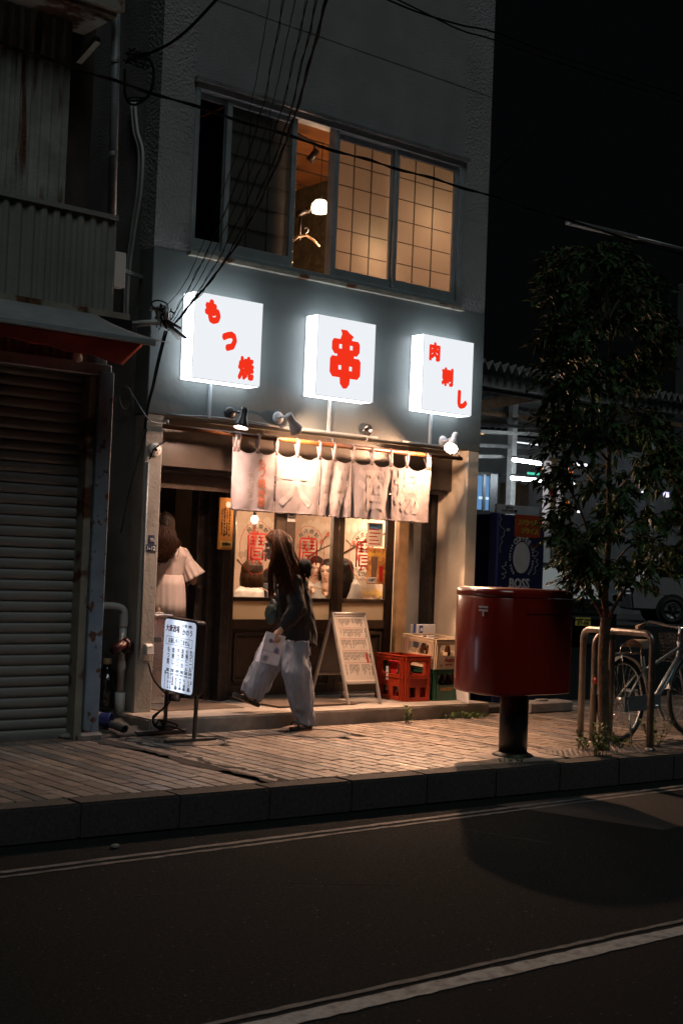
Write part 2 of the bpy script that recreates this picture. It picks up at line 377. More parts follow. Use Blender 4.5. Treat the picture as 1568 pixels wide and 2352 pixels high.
while x < 13:
    k = i % 11; wdt = .105 if k not in (3, 8) else .075
    ln = .215 if k not in (3, 8) else .30
    kind = {3: 'paver_light', 8: 'paver_dark', 5: 'paver_dark'}.get(k, 'paver')
    y = kerbY(x)+.185-((i*.37) % 1)*ln; yend = 8.86 if x > 5.4 and x < 9.2 else (8.93 if x < 9.2 else 9.6)
    while y < yend:
        y0, y1 = max(y, kerbY(x)+.182), min(y+ln, yend)
        if y1-y0 > .03 and not (5.0 < x+wdt/2 < 5.13 and y0 > 6.5) and not (abs(x-7.36) < .33 and y1 < 7.12) and not (x > 9.0 and y1 < 7.05) and not ((x-5.62)**2+((y0+y1)/2-8.50)**2 < .075) and not ((x-6.80)**2+((y0+y1)/2-8.48)**2 < .075): bricks.append((x, y0, wdt, y1-y0, kind))
        y += ln
    x += wdt; i += 1
seen = []
for b in bricks:
    px_, py_ = proj((b[0], b[1], 0)); dist = math.hypot(b[0], b[1]); vis = -30 < px_ < 1600 and (V((b[0], b[1], 0))-O0).dot(fwv) > 0
    seen.append((0 if vis else 1, dist, b))
seen.sort(key=lambda q: (q[0], q[1]))
shared = {}
rest = {}
def brick_mesh(w, l, kind, g=.0045):
    key = (round(w, 3), round(l, 2), kind)
    if key not in shared: shared[key] = MB().box(g, g, -.03, w-g, max(.02, round(l, 2)-g), 0).data('paver', kind, bevel=.004)
    return shared[key]
for n_, (vz, d_, (x, y, w, l, kind)) in enumerate(seen):
    z = RND.uniform(-.002, .0015)
    if n_ < 290: link('paver', brick_mesh(w, l, kind), pave, M=Matrix.Translation((x, y, z)) @ Matrix.Rotation(RND.uniform(-.008, .008), 4, 'Z'))
    else:
        g = .0045; rest.setdefault(kind, MB()).add([(x+g,y+g,z-.02),(x+w-g,y+g,z-.02),(x+w-g,y+l-g,z-.02),(x+g,y+l-g,z-.02),(x+g+.003,y+g+.003,z),(x+w-g-.003,y+g+.003,z),(x+w-g-.003,y+l-g-.003,z),(x+g+.003,y+l-g-.003,z)],
            [(4,5,6,7),(0,1,5,4),(1,2,6,5),(2,3,7,6),(3,0,4,7)])
for kind, b in rest.items(): tag(b.build('paver_field', kind, pave, normals=False), kind='stuff')
b = MB()                                     # ragged asphalt-filled trench across the pavement
r = random.Random(5); n = 60
for side, (wa, wb, h) in enumerate(((.13, .17, .004), )):
    top = []; bot = []
    for i in range(n+1):
        y = 6.72+(8.86-6.72)*i/n; c = 5.07+.05*math.sin(i*.21); top.append((c-.06-.05*noise.noise((i*.35, 0, 3))-.03*(i/n), y, h+.008*noise.noise((i*.5, 1, 0)))); bot.append((c+.09+.10*noise.noise((i*.3, 5, 3))+.10*(i/n), y, h+.008*noise.noise((i*.5, 4, 0))))
    mid = [((a[0]+c[0])/2+.01*noise.noise((j*.6, 0, 0)), a[1], -.006) for j, (a, c) in enumerate(zip(top, bot))]
    b.add(top+mid+bot, [(i, i+1, n+2+i, n+1+i) for i in range(n)]+[(n+1+i, n+2+i, 2*n+3+i, 2*n+2+i) for i in range(n)])
b.build('trench_patch', 'asphalt_patch', pave)
b = MB(); b.box(7.06, kerbY(7.4)+.185, -.03, 7.68, 7.10, .004); b.build('mailbox_plinth', 'step', pave, bevel=.01)
b = MB(); b.box(9.02, kerbY(9.5)+.2, -.03, 10.6, 7.03, -.002); b.build('tree_pit', 'mortar', pave)
ts = MB(); ts.box(7.72, kerbY(8)+.19, -.03, 8.98, 7.0, .002)
ts.build('tactile_slab', 'paver', pave, bevel=.003)
ts = MB()
for i in range(22):
    for j in range(5):
        ts.lathe([(.016, 0), (.013, .005), (0, .006)], (7.76+i*.055, 6.70+j*.055, .001), 8)
tag(ts.build('tactile_studs', 'paver_dark', pave), kind='stuff')

pb = MB().ball((0, 0, 0), .028, .02, .014, nu=10, nv=6); pb.xf(Matrix.Translation(atz(265, 1944, -.19))); tag(pb.build('pebble', 'concrete'), 'small loose stone lying on the road near the edge line', 'stone')
# manhole covers
for k, (cx_, cy_, lab) in enumerate(((5.62, 8.50, 'round paved manhole cover under the foot of the lit menu sign'), (6.80, 8.48, 'round paved manhole cover beneath the walking woman'))):
    t = thing('manhole_cover', lab, 'manhole cover', (cx_, cy_, 0), group='paved manhole covers')
    MB().lathe([(.27, -.02), (.27, .003), (.255, .004), (.255, -.004), (.24, -.004), (.24, .0005), (0, .001)], (0, 0, 0), 40, False).build('ring', 'alu_dark', t, local=True)
    b = MB()
    for q in range(-4, 5):
        x0 = q*.052; h = math.sqrt(max(0, .235**2-max(abs(x0-.026), abs(x0+.026))**2))
        yy = -h
        while yy < h-.03:
            b.box(x0-.024, yy, -.01, x0+.024, min(h, yy+.12), .002); yy += .125
    b.build('paving_infill', 'paver', t, local=True)

# ================================================================== restaurant building
FY = 9.29
BX0, BX1 = 5.595, 9.315
rb = thing('restaurant_building', 'narrow grey and teal restaurant building with three lit box signs and open first floor window', 'building', (7.4, 9.29, 0))
wx0, wx1, wz0, wz1 = 5.922, 8.972, 3.832, 5.235
b = MB(); b.box(BX0, FY, 3.82, wx0, FY+.22, 7.9); b.build('left_wall_pier', 'stucco', rb)
b = MB(); b.box(wx1, FY, 3.82, BX1, FY+.22, 7.9); b.build('right_wall_pier', 'stucco', rb)
b = MB(); b.box(wx0, FY, wz1, wx1, FY+.22, 7.9); b.build('upper_wall', 'wall_smooth', rb)
b = MB(); b.box(BX0-.004, FY-.006, 2.485, BX1+.004, FY+.2, 3.82); b.build('teal_wall', 'teal', rb, bevel=.006)
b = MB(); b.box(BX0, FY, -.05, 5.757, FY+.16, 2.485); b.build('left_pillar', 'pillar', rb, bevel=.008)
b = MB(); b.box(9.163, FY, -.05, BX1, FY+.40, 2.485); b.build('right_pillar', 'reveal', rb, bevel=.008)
b = MB(); b.box(BX0+.003, FY+.161, -.05, 5.74, 14, 2.48); b.box(BX0+.003, FY+.221, 2.481, 5.74, 14, 7.9); b.build('left_side_wall', 'sidewall', rb)
b = MB(); b.box(9.2, FY+.401, -.05, BX1-.003, 14, 2.48); b.box(9.2, FY+.221, 2.481, BX1-.003, 14, 7.9); b.build('right_side_wall', 'sidewall', rb)
b = MB(); b.box(5.745, 13.8, -.05, 9.195, 14, 7.9); b.build('rear_wall', 'sidewall', rb)
b = MB(); b.box(5.55, 9.5, 7.9, 9.36, 14.0, 8.0); b.build('roof', 'concrete', rb)
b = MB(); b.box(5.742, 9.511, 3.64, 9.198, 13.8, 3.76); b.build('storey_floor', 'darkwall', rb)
b = MB(); b.box(BX0-.002, FY-.004, 5.95, BX1+.002, FY, 5.965); b.build('wall_joint', 'sidewall', rb)
for x0, x1, z in ((BX0, wx0-.03, 4.62), (wx1+.05, BX1, 4.70), (wx1+.05, BX1, 3.95)):
    MB().box(x0, FY-.001, z, x1, FY+.002, z+.008).build('wall_joint', 'sidewall', rb)
# step and floors
b = MB(); nst = 46; r = random.Random(3)
b.box(5.50, 8.885, -.05, 9.16, 9.98, .12)
b.build('step', 'step', rb, bevel=.012, seg=2)
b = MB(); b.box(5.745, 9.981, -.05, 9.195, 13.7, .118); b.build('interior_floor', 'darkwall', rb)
# lintel panel, trims
b = MB(); b.box(5.76, 9.50, 2.10, 9.16, 9.56, 2.484); b.build('lintel_panel', 'panel_brown', rb)
b = MB(); b.box(5.76, 9.56, 2.06, 9.16, 9.98, 2.10); b.build('lintel_soffit', 'wood_black', rb)
b = MB(); b.box(5.758, 9.70, 1.93, 6.72, 9.76, 2.058); b.build('transom', 'wood_dark', rb)
b = MB(); b.box(6.735, 9.80, .12, 6.825, 9.90, 2.06); b.build('door_post', 'wood_black', rb, bevel=.006)
b = MB(); b.box(6.58, 9.98, .12, 6.66, 10.10, 2.06); b.build('door_post', 'wood_black', rb, bevel=.006)
b = MB(); b.box(8.775, 9.80, .12, 8.905, 9.86, 2.06); b.build('door_trim', 'wood_light', rb, bevel=.004)
b = MB(); b.box(8.91, 9.84, .12, 9.10, 9.90, 2.06); b.build('side_panel', 'pillar', rb)
b = MB(); b.box(9.10, 9.70, .12, 9.195, 9.98, 2.06); b.build('dark_jamb', 'wood_black', rb)
# sliding doors
DY = 10.0
def door(x0, x1, gx0, gx1, lab=None):
    d = MB(); y0, y1 = DY, DY+.045
    d.box(x0, y0, .13, gx0, y1, 2.05); d.box(gx1, y0, .13, x1, y1, 2.05)
    d.box(gx0, y0, 1.90, gx1, y1, 2.05); d.box(gx0, y0-.004, .985, gx1, y1, 1.022); d.box(gx0, y0, .735, gx1, y1, .82); d.box(gx0, y0, .13, gx1, y1, .22)
    o = d.build('sliding_door', 'wood_dark', rb, bevel=.004)
    MB().box(gx0, y0+.018, 1.022, gx1, y0+.023, 1.90).build('glass_pane', 'glass_clear', o)
    MB().box(gx0, y0+.018, .82, gx1, y0+.024, .985).build('frosted_pane', 'glass_frost', o)
    q = MB(); q.box(gx0, y0+.024, .22, gx1, y0+.034, .735); q.build('lower_panel', 'wood_dark', o)
    q = MB()
    a, c, e, f = gx0+.04, gx1-.04, .27, .69
    for (p1, p2) in (((a, e), (c, e)), ((c, e), (c, f)), ((c, f), (a, f)), ((a, f), (a, e))):
        q.bar((p1[0], y0+.014, p1[1]), (p2[0], y0+.014, p2[1]), .022, .03)
        q.bar((p1[0]+.03*(1 if p1[0] == a else -1), y0+.02, p1[1]+.03*(1 if p1[1] == e else -1)), (p2[0]+.03*(1 if p2[0] == a else -1), y0+.02, p2[1]+.03*(1 if p2[1] == e else -1)), .01, .012)
    q.build('panel_moulding', 'wood_dark', o, bevel=.003)
    return o
d1 = door(6.90, 7.555, 7.003, 7.447)
d2 = door(7.557, 8.19, 7.668, 8.118)
d3 = door(8.192, 8.90, 8.262, 8.80)
MB().box(6.955, DY-.004, .70, 6.975, DY, .95).build('handle', 'black_plastic', d1)
b = MB(); b.box(6.827, 9.86, .12, 6.898, 9.98, 2.06); b.build('door_post', 'wood_black', rb, bevel=.005)
b = MB(); b.box(6.9, 9.95, .12, 8.9, 9.998, .135); b.build('door_track', 'alu_dark', rb)
# interior of the dining room
b = MB(); b.box(6.75, 12.0, .12, 9.19, 12.06, 2.62); mw = b.build('mural_wall', 'mural', rb)
b = MB(); b.box(6.662, 9.92, .12, 6.733, 10.12, 2.06); b.box(6.733, 9.905, .12, 6.826, 10.12, 2.06); b.box(6.828, 9.985, .12, 6.899, 10.12, 2.06); b.build('door_pocket', 'wood_black', rb)
b = MB(); b.box(6.70, 10.12, .12, 6.748, 12.1, 2.62); b.build('interior_partition', 'plaster_in', rb)
b = MB(); b.box(9.10, 10.06, .12, 9.198, 12.0, 2.62); b.build('interior_side_wall', 'mural', rb)
b = MB(); b.box(5.745, 10.0, 2.62, 9.195, 13.7, 2.68); b.build('interior_ceiling', 'plaster_in', rb)
mx = lambda px, py: at(px, py, 11.99)
def onwall(px, py, off):                                # point on the mural wall or on the side wall that continues it
    p = at(px, py, 12.0-off)
    return (p, V((0, -1, 0))) if p.x < 9.08 else (atx(px, py, 9.10-off), V((-1, 0, 0)))
def cloud(px, py, w, h, m, seed=0):
    c, nr = onwall(px, py, .004+.0005*seed); tg = V((1, 0, 0)) if nr.y else V((0, -1, 0)); q = MB()
    for k, (dx, dz, rr) in enumerate([(-w*.5, 0, h*.38), (-w*.25, h*.12, h*.45), (w*.05, h*.2, h*.5), (w*.3, -.1*h, h*.42), (w*.5, 0, h*.3)]):
        q.lathe([(rr, 0), (rr, .0015), (0, .0015)], c+tg*dx+V((0, 0, dz))+nr*.0006*k, 18, False, axis=nr)
    q.build('mural_cloud', m, mw)
for k, a in enumerate(((610, 1205, .40, .12, 'mural_pale'), (600, 1340, .45, .14, 'mural_pale'), (725, 1210, .40, .13, 'mural_pale'), (740, 1262, .3, .1, 'mural_pale'), (830, 1345, .35, .13, 'mural_grey'), (830, 1215, .42, .12, 'mural_pale'), (855, 1362, .3, .1, 'mural_yellow'), (580, 1275, .3, .1, 'mural_grey'), (760, 1340, .3, .1, 'mural_yellow'), (700, 1255, .22, .08, 'mural_grey'), (815, 1300, .25, .09, 'mural_pale'))):
    cloud(*a, seed=k)
for pts, r0 in (([(790, 1270), (815, 1255), (840, 1240), (868, 1232), (890, 1222)], .011), ([(815, 1255), (830, 1262), (850, 1262)], .007), ([(840, 1240), (846, 1222), (858, 1210)], .007), ([(690, 1300), (712, 1276), (735, 1262), (762, 1250)], .012), ([(735, 1262), (742, 1240), (756, 1222)], .007), ([(545, 1285), (558, 1300), (562, 1318)], .010), ([(795, 1240), (806, 1252), (815, 1255)], .006)):
    q = MB(); q.tube([onwall(px, py, .011)[0] for px, py in pts], [r0*(1-.6*i/len(pts)) for i in range(len(pts))], 6); q.build('mural_branch', 'mural_brown', mw)
for px, py in ((812, 1247), (845, 1230), (870, 1236), (822, 1280), (850, 1262), (716, 1238), (738, 1244), (752, 1228), (705, 1262)):
    c, nr = onwall(px, py, .02); MB().lathe([(.026, 0), (.026, .002), (0, .002)], c, 10, False, axis=nr).build('mural_blossom', 'mural_red', mw)
q = MB()
c = at(578, 1292, 11.98)
q.prism([(-.07, -.34), (.08, -.34), (.05, -.1), (.09, .05), (.03, .12), (.06, .28), (.02, .42), (-.03, .25), (-.05, .1), (-.08, -.05)], lambda x, y, d: (c.x+x, c.y-d, c.z+y), .002); q.build('mural_tree_trunk', 'mural_red', mw)
# entrance passage behind the standing woman
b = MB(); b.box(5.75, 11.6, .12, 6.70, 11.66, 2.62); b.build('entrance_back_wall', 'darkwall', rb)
c0, c1 = at(369, 1107, 10.6), at(418, 1106, 10.6)
fr = MB(); fr.box(c1.x-.05, 10.57, .4, c1.x, 10.63, c1.z); fr.box(5.75, 10.571, c1.z-.05, c1.x-.051, 10.629, c1.z); ed = fr.build('inner_door_frame', 'wood_orange', rb)
MB().box(5.75, 10.58, .13, c1.x-.052, 10.60, c1.z-.052).build('inner_door', 'darkwall', rb)
b = MB(); b.box(c1.x+.04, 10.55, .12, 6.58, 10.60, 2.06); b.build('entrance_panel', 'wood_dark', rb)
b = MB(); b.box(6.60, 9.985, .13, 6.655, 9.995, 1.35); b.build('post_cladding', 'panel_brown', rb)

# emblem prints on the three door panes
def emblem(door_, cx, cz, s):
    y = DY+.0165
    q = MB(); pts = []
    for k in range(96):
        a = 2*math.pi*k/96; rr = 1+.035*abs(math.sin(a*6))**.6+(.06 if abs((k-24)) < 1 else 0); pts.append((cx+.186*s*rr*math.cos(a), y, cz+.235*s*rr*math.sin(a)))
    q.tube(pts, .0022, 5, closed=True); q.build('emblem_ring', 'print_red', door_)
    w = .0085*s
    H_ = [[(-.10,-.12),(-.10,.10),(-.085,.125),(.085,.125),(.10,.10),(.10,-.12)], [(0,.125),(0,.155)],
          [(-.07,.095),(-.015,.095)],[(-.07,.062),(-.015,.062)],[(-.075,.03),(-.012,.03)],[(-.043,.095),(-.043,.03)],
          [(.07,.095),(.015,.095)],[(.07,.062),(.015,.062)],[(.075,.03),(.012,.03)],[(.043,.095),(.043,.03)],
          [(-.065,-.105),(-.065,-.005),(.065,-.005),(.065,-.105)],[(-.035,-.035),(.035,-.035)],[(-.035,-.068),(.035,-.068)],[(-.065,-.105),(.065,-.105)],
          [(-.03,-.105),(-.035,-.135),(-.06,-.145)],[(.03,-.105),(.035,-.135),(.065,-.142)]]
    q = strokes([[(x*s, yy*s) for x, yy in pl] for pl in H_], w); front(q, cx, y, cz+.0); q.build('emblem_character', 'print_red', door_)
    q = MB()
    for k, ch in enumerate('純良焼酎'):
        a = math.radians(128-k*25); t = text(ch, .05*s); t.xf(Matrix.Rotation(a-math.pi/2, 4, 'Z')); front(t, cx+.15*s*math.cos(a)*1.02, y, cz+.012+.185*s*math.sin(a)); q.add(t.v, t.f)
    t = text('宝焼酎', .055*s); front(t, cx, y, cz-.182*s); q.add(t.v, t.f)
    q.build('emblem_lettering', 'print_ink', door_)
for dd, px, py in ((d1, 593, 1258), (d2, 710, 1268), (d3, 839, 1275)):
    c = at(px, py, DY); emblem(dd, c.x, c.z, 1.0)
# posters on the right pane
def sheet(name, pxl, pyt, pxr, pyb, Y, m, parent, th=.002):
    a = at(pxl, pyt, Y); c = at(pxr, pyb, Y); q = MB(); q.box(a.x, Y-th, c.z, c.x, Y, a.z); return q.build(name, m, parent), a, c
mat('poster_paper', (.72, .66, .56), .6, var=.1, vs=14, bump=0)
mat('poster_multi', (.60, .32, .10), .5, var=.6, vs=22, bump=0, stain=.7, ss=24, scol=(.35, .03, .02))
mat('poster_blue', (.08, .22, .45), .5, var=.5, vs=30, bump=0)
mat('poster_yellow', (.75, .5, .06), .5, var=.2, bump=0)
o, a, c = sheet('price_poster', 844, 1200, 877, 1256, DY+.016, 'poster_paper', d3)
q = MB()
for k in range(6): q.box(a.x+.02+.01*(k % 2), DY+.0125, c.z+.02+k*.035, c.x-.03-.02*(k % 3), DY+.0138, c.z+.03+k*.035)
q.build('poster_lines', 'print_red', d3)
MB().box(a.x+.02, DY+.0125, a.z-.06, c.x-.02, DY+.0138, a.z-.01).build('poster_picture', 'poster_blue', d3)
o, a, c = sheet('drink_poster', 844, 1258, 886, 1342, DY+.016, 'poster_multi', d3)
front(text('角ハイボール', .05, bold=.003, width=(c.x-a.x)*.85), (a.x+c.x)/2, DY+.013, a.z-.06).build('poster_title', 'poster_yellow', d3)
q = MB(); q.prism([(-.03,-.12),(.03,-.12),(.045,.1),(-.045,.1)], lambda x, y, d: (a.x+.09+x, DY+.0135-d, (a.z+c.z)/2-.01+y), .001); q.build('poster_glass', 'mural_brown', d3)
q = MB(); q.prism([(-.02,-.1),(.02,-.1),(.03,.05),(-.03,.05)], lambda x, y, d: (a.x+.18+x, DY+.0135-d, (a.z+c.z)/2-.05+y), .001); q.build('poster_can', 'print_red', d3)
MB().box(a.x+.01, DY+.0105, c.z+.01, a.x+.12, DY+.0125, c.z+.065).build('price_tag', 'print_white', d3)
front(text('528円', .04, bold=.0006, width=.09), a.x+.065, DY+.0095, c.z+.038).build('price_tag_text', 'print_ink', d3)
a = at(672, 1186, DY); MB().box(a.x-.06, DY-.003, a.z-.05, a.x+.03, DY-.001, a.z+.04).build('no_smoking_notice', 'print_white', d2)
front(text('NO SMOKING', .02, bold=.0008, width=.07), a.x-.015, DY-.004, a.z-.015).build('notice_text', 'print_ink', d2)
front(text('禁煙', .03, bold=.0004, width=.05), a.x-.015, DY-.004, a.z+.015).build('notice_text', 'print_ink', d2)
# ================================================================== first-floor window
win = MB(); WY = FY+.02
win.box(wx0, FY-.012, wz1-.055, wx1, FY+.10, wz1-.001); win.box(wx0, FY-.012, wz0+.001, wx1, FY+.10, wz0+.05)
win.box(wx0, FY-.010, wz0+.05, wx0+.045, FY+.10, wz1-.055); win.box(wx1-.05, FY-.010, wz0+.05, wx1, FY+.10, wz1-.055)
wo = win.build('window', 'alu', rb, bevel=.004)
b = MB(); b.box(wx0-.02, FY-.05, wz1, wx1+.03, FY, wz1+.03); b.build('drip_ledge', 'galv', wo)
b = MB(); b.box(wx0-.02, FY-.06, wz0-.035, wx1+.02, FY-.006, wz0); b.build('window_sill', 'rust_beige', wo)
zt, zb = wz1-.055, wz0+.05
sx = [at(px, 430, WY+.03).x for px in (514, 671, 768, 907)]
def sash(x0, x1, y, pane, w=.045, grid=None, lit='shoji_paper'):
    s_ = MB(); s_.box(x0, y, zb, x0+w, y+.03, zt); s_.box(x1-w, y, zb, x1, y+.03, zt); s_.box(x0+w, y, zb, x1-w, y+.03, zb+.09); s_.box(x0+w, y, zt-.05, x1-w, y+.03, zt)
    o = s_.build('sash', 'alu', wo, bevel=.003)
    o2 = MB().box(x0+w, y+.012, zb+.09, x1-w, y+.017, zt-.05).build('window_pane', pane, wo)
    if grid:
        nx, nz = grid; ym = y+.05
        MB().box(x0+.01, ym+.001, zb+.03, x1-.01, ym+.003, zt-.02).build('shoji_paper', lit, wo)
        for i in range(1, nx): MB().box(x0+w+(x1-x0-2*w)*i/nx-.0028, ym-.012, zb+.05, x0+w+(x1-x0-2*w)*i/nx+.0028, ym, zt-.03).build('muntin', 'wood_black', wo)
        for j in range(1, nz): z = zb+.06+(zt-zb-.1)*j/nz; MB().box(x0+w-.01, ym-.0135, z-.0028, x1-w+.01, ym-.0005, z+.0028).build('muntin', 'wood_black', wo)
sash(wx0+.045, sx[0]+.02, WY+.04, 'glass_dark', .03)
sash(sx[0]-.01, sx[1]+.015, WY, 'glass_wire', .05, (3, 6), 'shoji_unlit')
sash(sx[2]+.0, sx[3]+.02, WY+.04, 'glass_wire', .055, (3, 6))
sash(sx[3]-.02, wx1-.05, WY, 'glass_wire', .045, (3, 6))
b = MB(); b.box(sx[2]-.05, WY-.02, zb, sx[2]-.005, WY+.07, zt); b.build('mullion', 'alu', wo, bevel=.003)
# upstairs room
RZ = 5.55
b = MB(); b.box(5.75, 9.52, RZ, 9.19, 13.7, RZ+.05); b.build('upstairs_ceiling', 'ceiling_wood', rb)
b = MB()
for k in range(9): b.box(5.76, 9.7+k*.45, RZ-.012, 9.18, 9.72+k*.45, RZ-.001)
b.build('ceiling_batten', 'wood_dark', rb)
b = MB(); b.box(5.76, 12.4, 3.76, 9.18, 12.46, RZ); b.build('upstairs_back_wall', 'wallpaper', rb)
b = MB(); b.box(5.742, 9.53, 3.761, 5.78, 12.39, RZ-.001); b.build('upstairs_side_wall', 'darkwall', rb)
b = MB(); b.box(9.15, 9.53, 3.761, 9.197, 12.39, RZ-.001); b.build('upstairs_side_wall', 'wallpaper', rb)
b = MB(); b.box(sx[1]-.02, 9.50, 3.761, sx[1]+.02, 12.39, RZ-.02); b.build('upstairs_light_block', 'wood_dark', rb)  # unseen wall added to block room light from the left panes
b = MB(); b.box(7.0, 11.9, 4.62, 8.4, 12.38, 4.66); b.build('upstairs_shelf', 'wood_black', rb)
c = at(735, 480, 10.6)
def pendant(p, label, power, grp=None, r=.085):
    t = thing('pendant_lamp', label, 'lamp', p, group=grp)
    MB().lathe([(.015, .09), (.05, .085), (r, .045), (r*1.05, 0), (r*.95, -.035), (r*.6, -.045), (.0, -.047)], (0,0,0), 24).build('lamp_shade', 'shade_lit', t, local=True)
    MB().lathe([(.02, .085), (.02, .13), (.008, .14)], (0,0,0), 10).build('lamp_cap', 'black_plastic', t, local=True)
    MB().cyl((0,0,.13), (0,0,RZ-p[2]-.002), .004, n=6).build('lamp_cord', 'cable', t, local=True)
    l = bpy.data.lights.new('pendant_light', 'POINT'); l.energy = power; l.color = (1, .54, .31); l.shadow_soft_size = .07
    o = bpy.data.objects.new('lamp_light', l); COL.objects.link(o); o.parent = t; o.location = (0, 0, -.09)
pendant(c, 'glowing round pendant lamp hanging in the open first-floor window', 5)
pendant(V((7.98, 9.63, 4.22)), 'assumed unseen pendant lamp added to light the lattice window beside the open sash', 115)  # assumed lamp, never in view, added to brighten the lattice pane from behind
pendant(V((8.66, 9.66, 4.64)), 'assumed unseen pendant lamp added to light the rightmost lattice window', 100)  # second unseen lamp, added so the rightmost pane glows
# track with spot, coat hanger
t = thing('track_spotlight', 'black track spotlight under the wooden ceiling upstairs', 'spotlight', at(722, 330, 10.3))
p = at(722, 330, 10.3)
MB().bar(p+V((-.35, -.1, .02)), p+V((.15, .1, .02)), .03, .025).build('track', 'black_plastic', t)
MB().cyl(p+V((0,0,.01)), p+V((0,0,-.07)), .008, n=8).build('stem', 'black_plastic', t)
MB().cyl(p+V((.02,-.02,-.06)), p+V((-.03,.03,-.17)), .03, .04).build('lamp_head', 'black_plastic', t)
p = at(703, 540, 9.75)
t = thing('coat_hanger', 'pale wooden coat hanger hanging in the open window', 'hanger', p)
MB().tube([p+V((-.16,0,-.09)), p+V((-.09,0,-.03)), p+V((0,0,0)), p+V((.09,0,-.03)), p+V((.16,0,-.075))], [.010,.013,.014,.013,.010], 8).build('hanger_bar', 'wood_light', t)
MB().tube([p+V((0,0,.01))]+[p+V((.022*math.sin(a), 0, .045-.022*math.cos(a))) for a in [k*.5 for k in range(0, 10)]], .0035, 6).build('hook', 'steel', t)
p = at(690, 490, 9.9)
b = MB(); b.cyl(p+V((-.05,0,-.02)), p+V((.05,0,.03)), .03); b.ball(p+V((.07,0,.04)), .035); b.cyl(p, p+V((0,0,-.25)), .012)
tag(b.build('wall_speaker', 'black_plastic'), 'small black fan-like fixture beside the pendant lamp upstairs', 'fixture')

# ================================================================== the three light boxes
mat('sign_edge', (.55, .56, .60), .4, var=.05, bump=0)
SIGN_E = 5.6
glow('sign_white', (.86, .93, 1.0), SIGN_E)
glow('sign_face', (.92, .955, 1.0), .93)
glow('sign_red', (.95, .035, .012), .95)
def lightbox(x0, x1, label, pipe):
    t = thing('light_box_sign', label, 'sign', ((x0+x1)/2, FY, 2.785), group='white light box signs above the entrance')
    z0, z1, y0, y1 = 2.787, 3.482, 9.115, FY-.012
    MB().box(x0, y0, z0, x1, y1, z1).build('light_box', 'sign_white', t, bevel=.006)
    MB().box(x0+.004, y0-.0025, z0+.004, x1-.004, y0-.0005, z1-.002).build('sign_face', 'sign_face', t)
    q = MB(); q.box(x0-.003, y1, z0-.003, x1+.003, y1+.006, z1+.003); q.build('back_plate', 'sign_edge', t)
    q = MB(); e = .004
    for xx in (x0-.001, x1-e+.001): q.box(xx, y0-.0015, z0, xx+e, y0+.003, z1)
    q.box(x0+e, y0-.0015, z0-.001, x1-e, y0+.003, z0+e); q.build('face_rim', 'sign_edge', t)
    px = x0+(x1-x0)*pipe; MB().box(px-.011, FY-.03, 2.50, px+.011, FY-.0065, z0-.004).build('conduit', 'alu', t)
    return t, (x0+x1)/2, y0-.0045
t1, cx1, ys = lightbox(5.886, 6.556, 'white light box sign with three red characters stepping down, leftmost, near the cable clump', .43)
t2, cx2, _ = lightbox(7.140, 7.792, 'white light box sign with one large red skewer character, middle of the three', .44)
t3, cx3, _ = lightbox(8.372, 9.013, 'white light box sign with three red characters, rightmost, at the building corner', .42)
def sign_char(t, ch, cx, cz, w, h, bold=.020):
    front(text(ch, .2, bold=bold if ch in 'もつし' else .013, width=w*1.06, height=h*1.06), cx, ys, cz).build('character', 'sign_red', t)
for ch, px, py, w, h in (('も', 489, 716, .145, .185), ('つ', 527, 784, .14, .155), ('焼', 565, 846, .15, .185)):
    c = at(px, py, ys); sign_char(t1, ch, c.x, c.z, w, h)
for ch, px, py, w, h in (('肉', 998, 808, .13, .165), ('刺', 1027, 866, .14, .165), ('し', 1061, 918, .12, .165)):
    c = at(px, py, ys); sign_char(t3, ch, c.x, c.z, w, h)
c = at(793, 824, ys)
def rrect(x0, y0, x1, y1, r, n=5):
    o = []
    for cx_, cy_, a0 in ((x1-r, y1-r, 0), (x0+r, y1-r, 90), (x0+r, y0+r, 180), (x1-r, y0+r, 270)):
        for k in range(n+1): a = math.radians(a0+90*k/n); o.append((cx_+r*math.cos(a), cy_+r*math.sin(a)))
    return o
q = MB(); i0 = 0; mp = lambda x, y, d: (c.x+x, ys-d, c.z+y)
def frame(x0, y0, x1, y1, hx, hy):       # block with two square counters left and right of the stem
    for a0, a1 in ((x0, -hx-.016), (-hx+.016, hx-.016), (hx+.016, x1)): q.prism([(a0+(.03 if a0 == x0 else 0), y0), (a1-(.03 if a1 == x1 else 0), y0), (a1, y0+.035 if a1 == x1 else y0), (a1, y1-.025 if a1 == x1 else y1), (a1-(.02 if a1 == x1 else 0), y1), (a0+(.02 if a0 == x0 else 0), y1), (a0, y1-.025 if a0 == x0 else y1), (a0, y0+.035 if a0 == x0 else y0)], mp, .003)
    for s in (-1, 1):
        q.box(c.x+s*hx-.016, ys-.003, c.z+y0, c.x+s*hx+.016, ys, c.z+hy-.018); q.box(c.x+s*hx-.016, ys-.003, c.z+hy+.018, c.x+s*hx+.016, ys, c.z+y1)
frame(-.15, .03, .15, .155, .058, .095); frame(-.165, -.16, .165, .012, .058, -.078)
q.prism([(-.062,.155),(.062,.155),(.062,.165),(.08,.19),(.03,.215),(.005,.235),(-.06,.235),(-.045,.2)], mp, .003)
q.prism([(-.055,-.16),(.055,-.16),(.05,-.21),(.02,-.245),(-.015,-.248),(-.05,-.21)], mp, .003); q.box(c.x-.09, ys-.003, c.z+.012, c.x+.09, ys, c.z+.03)
q.v = [(c.x+(x-c.x)*1.04, y, c.z+(z-c.z)*1.06) for x, y, z in q.v]; q.build('character', 'sign_red', t2)

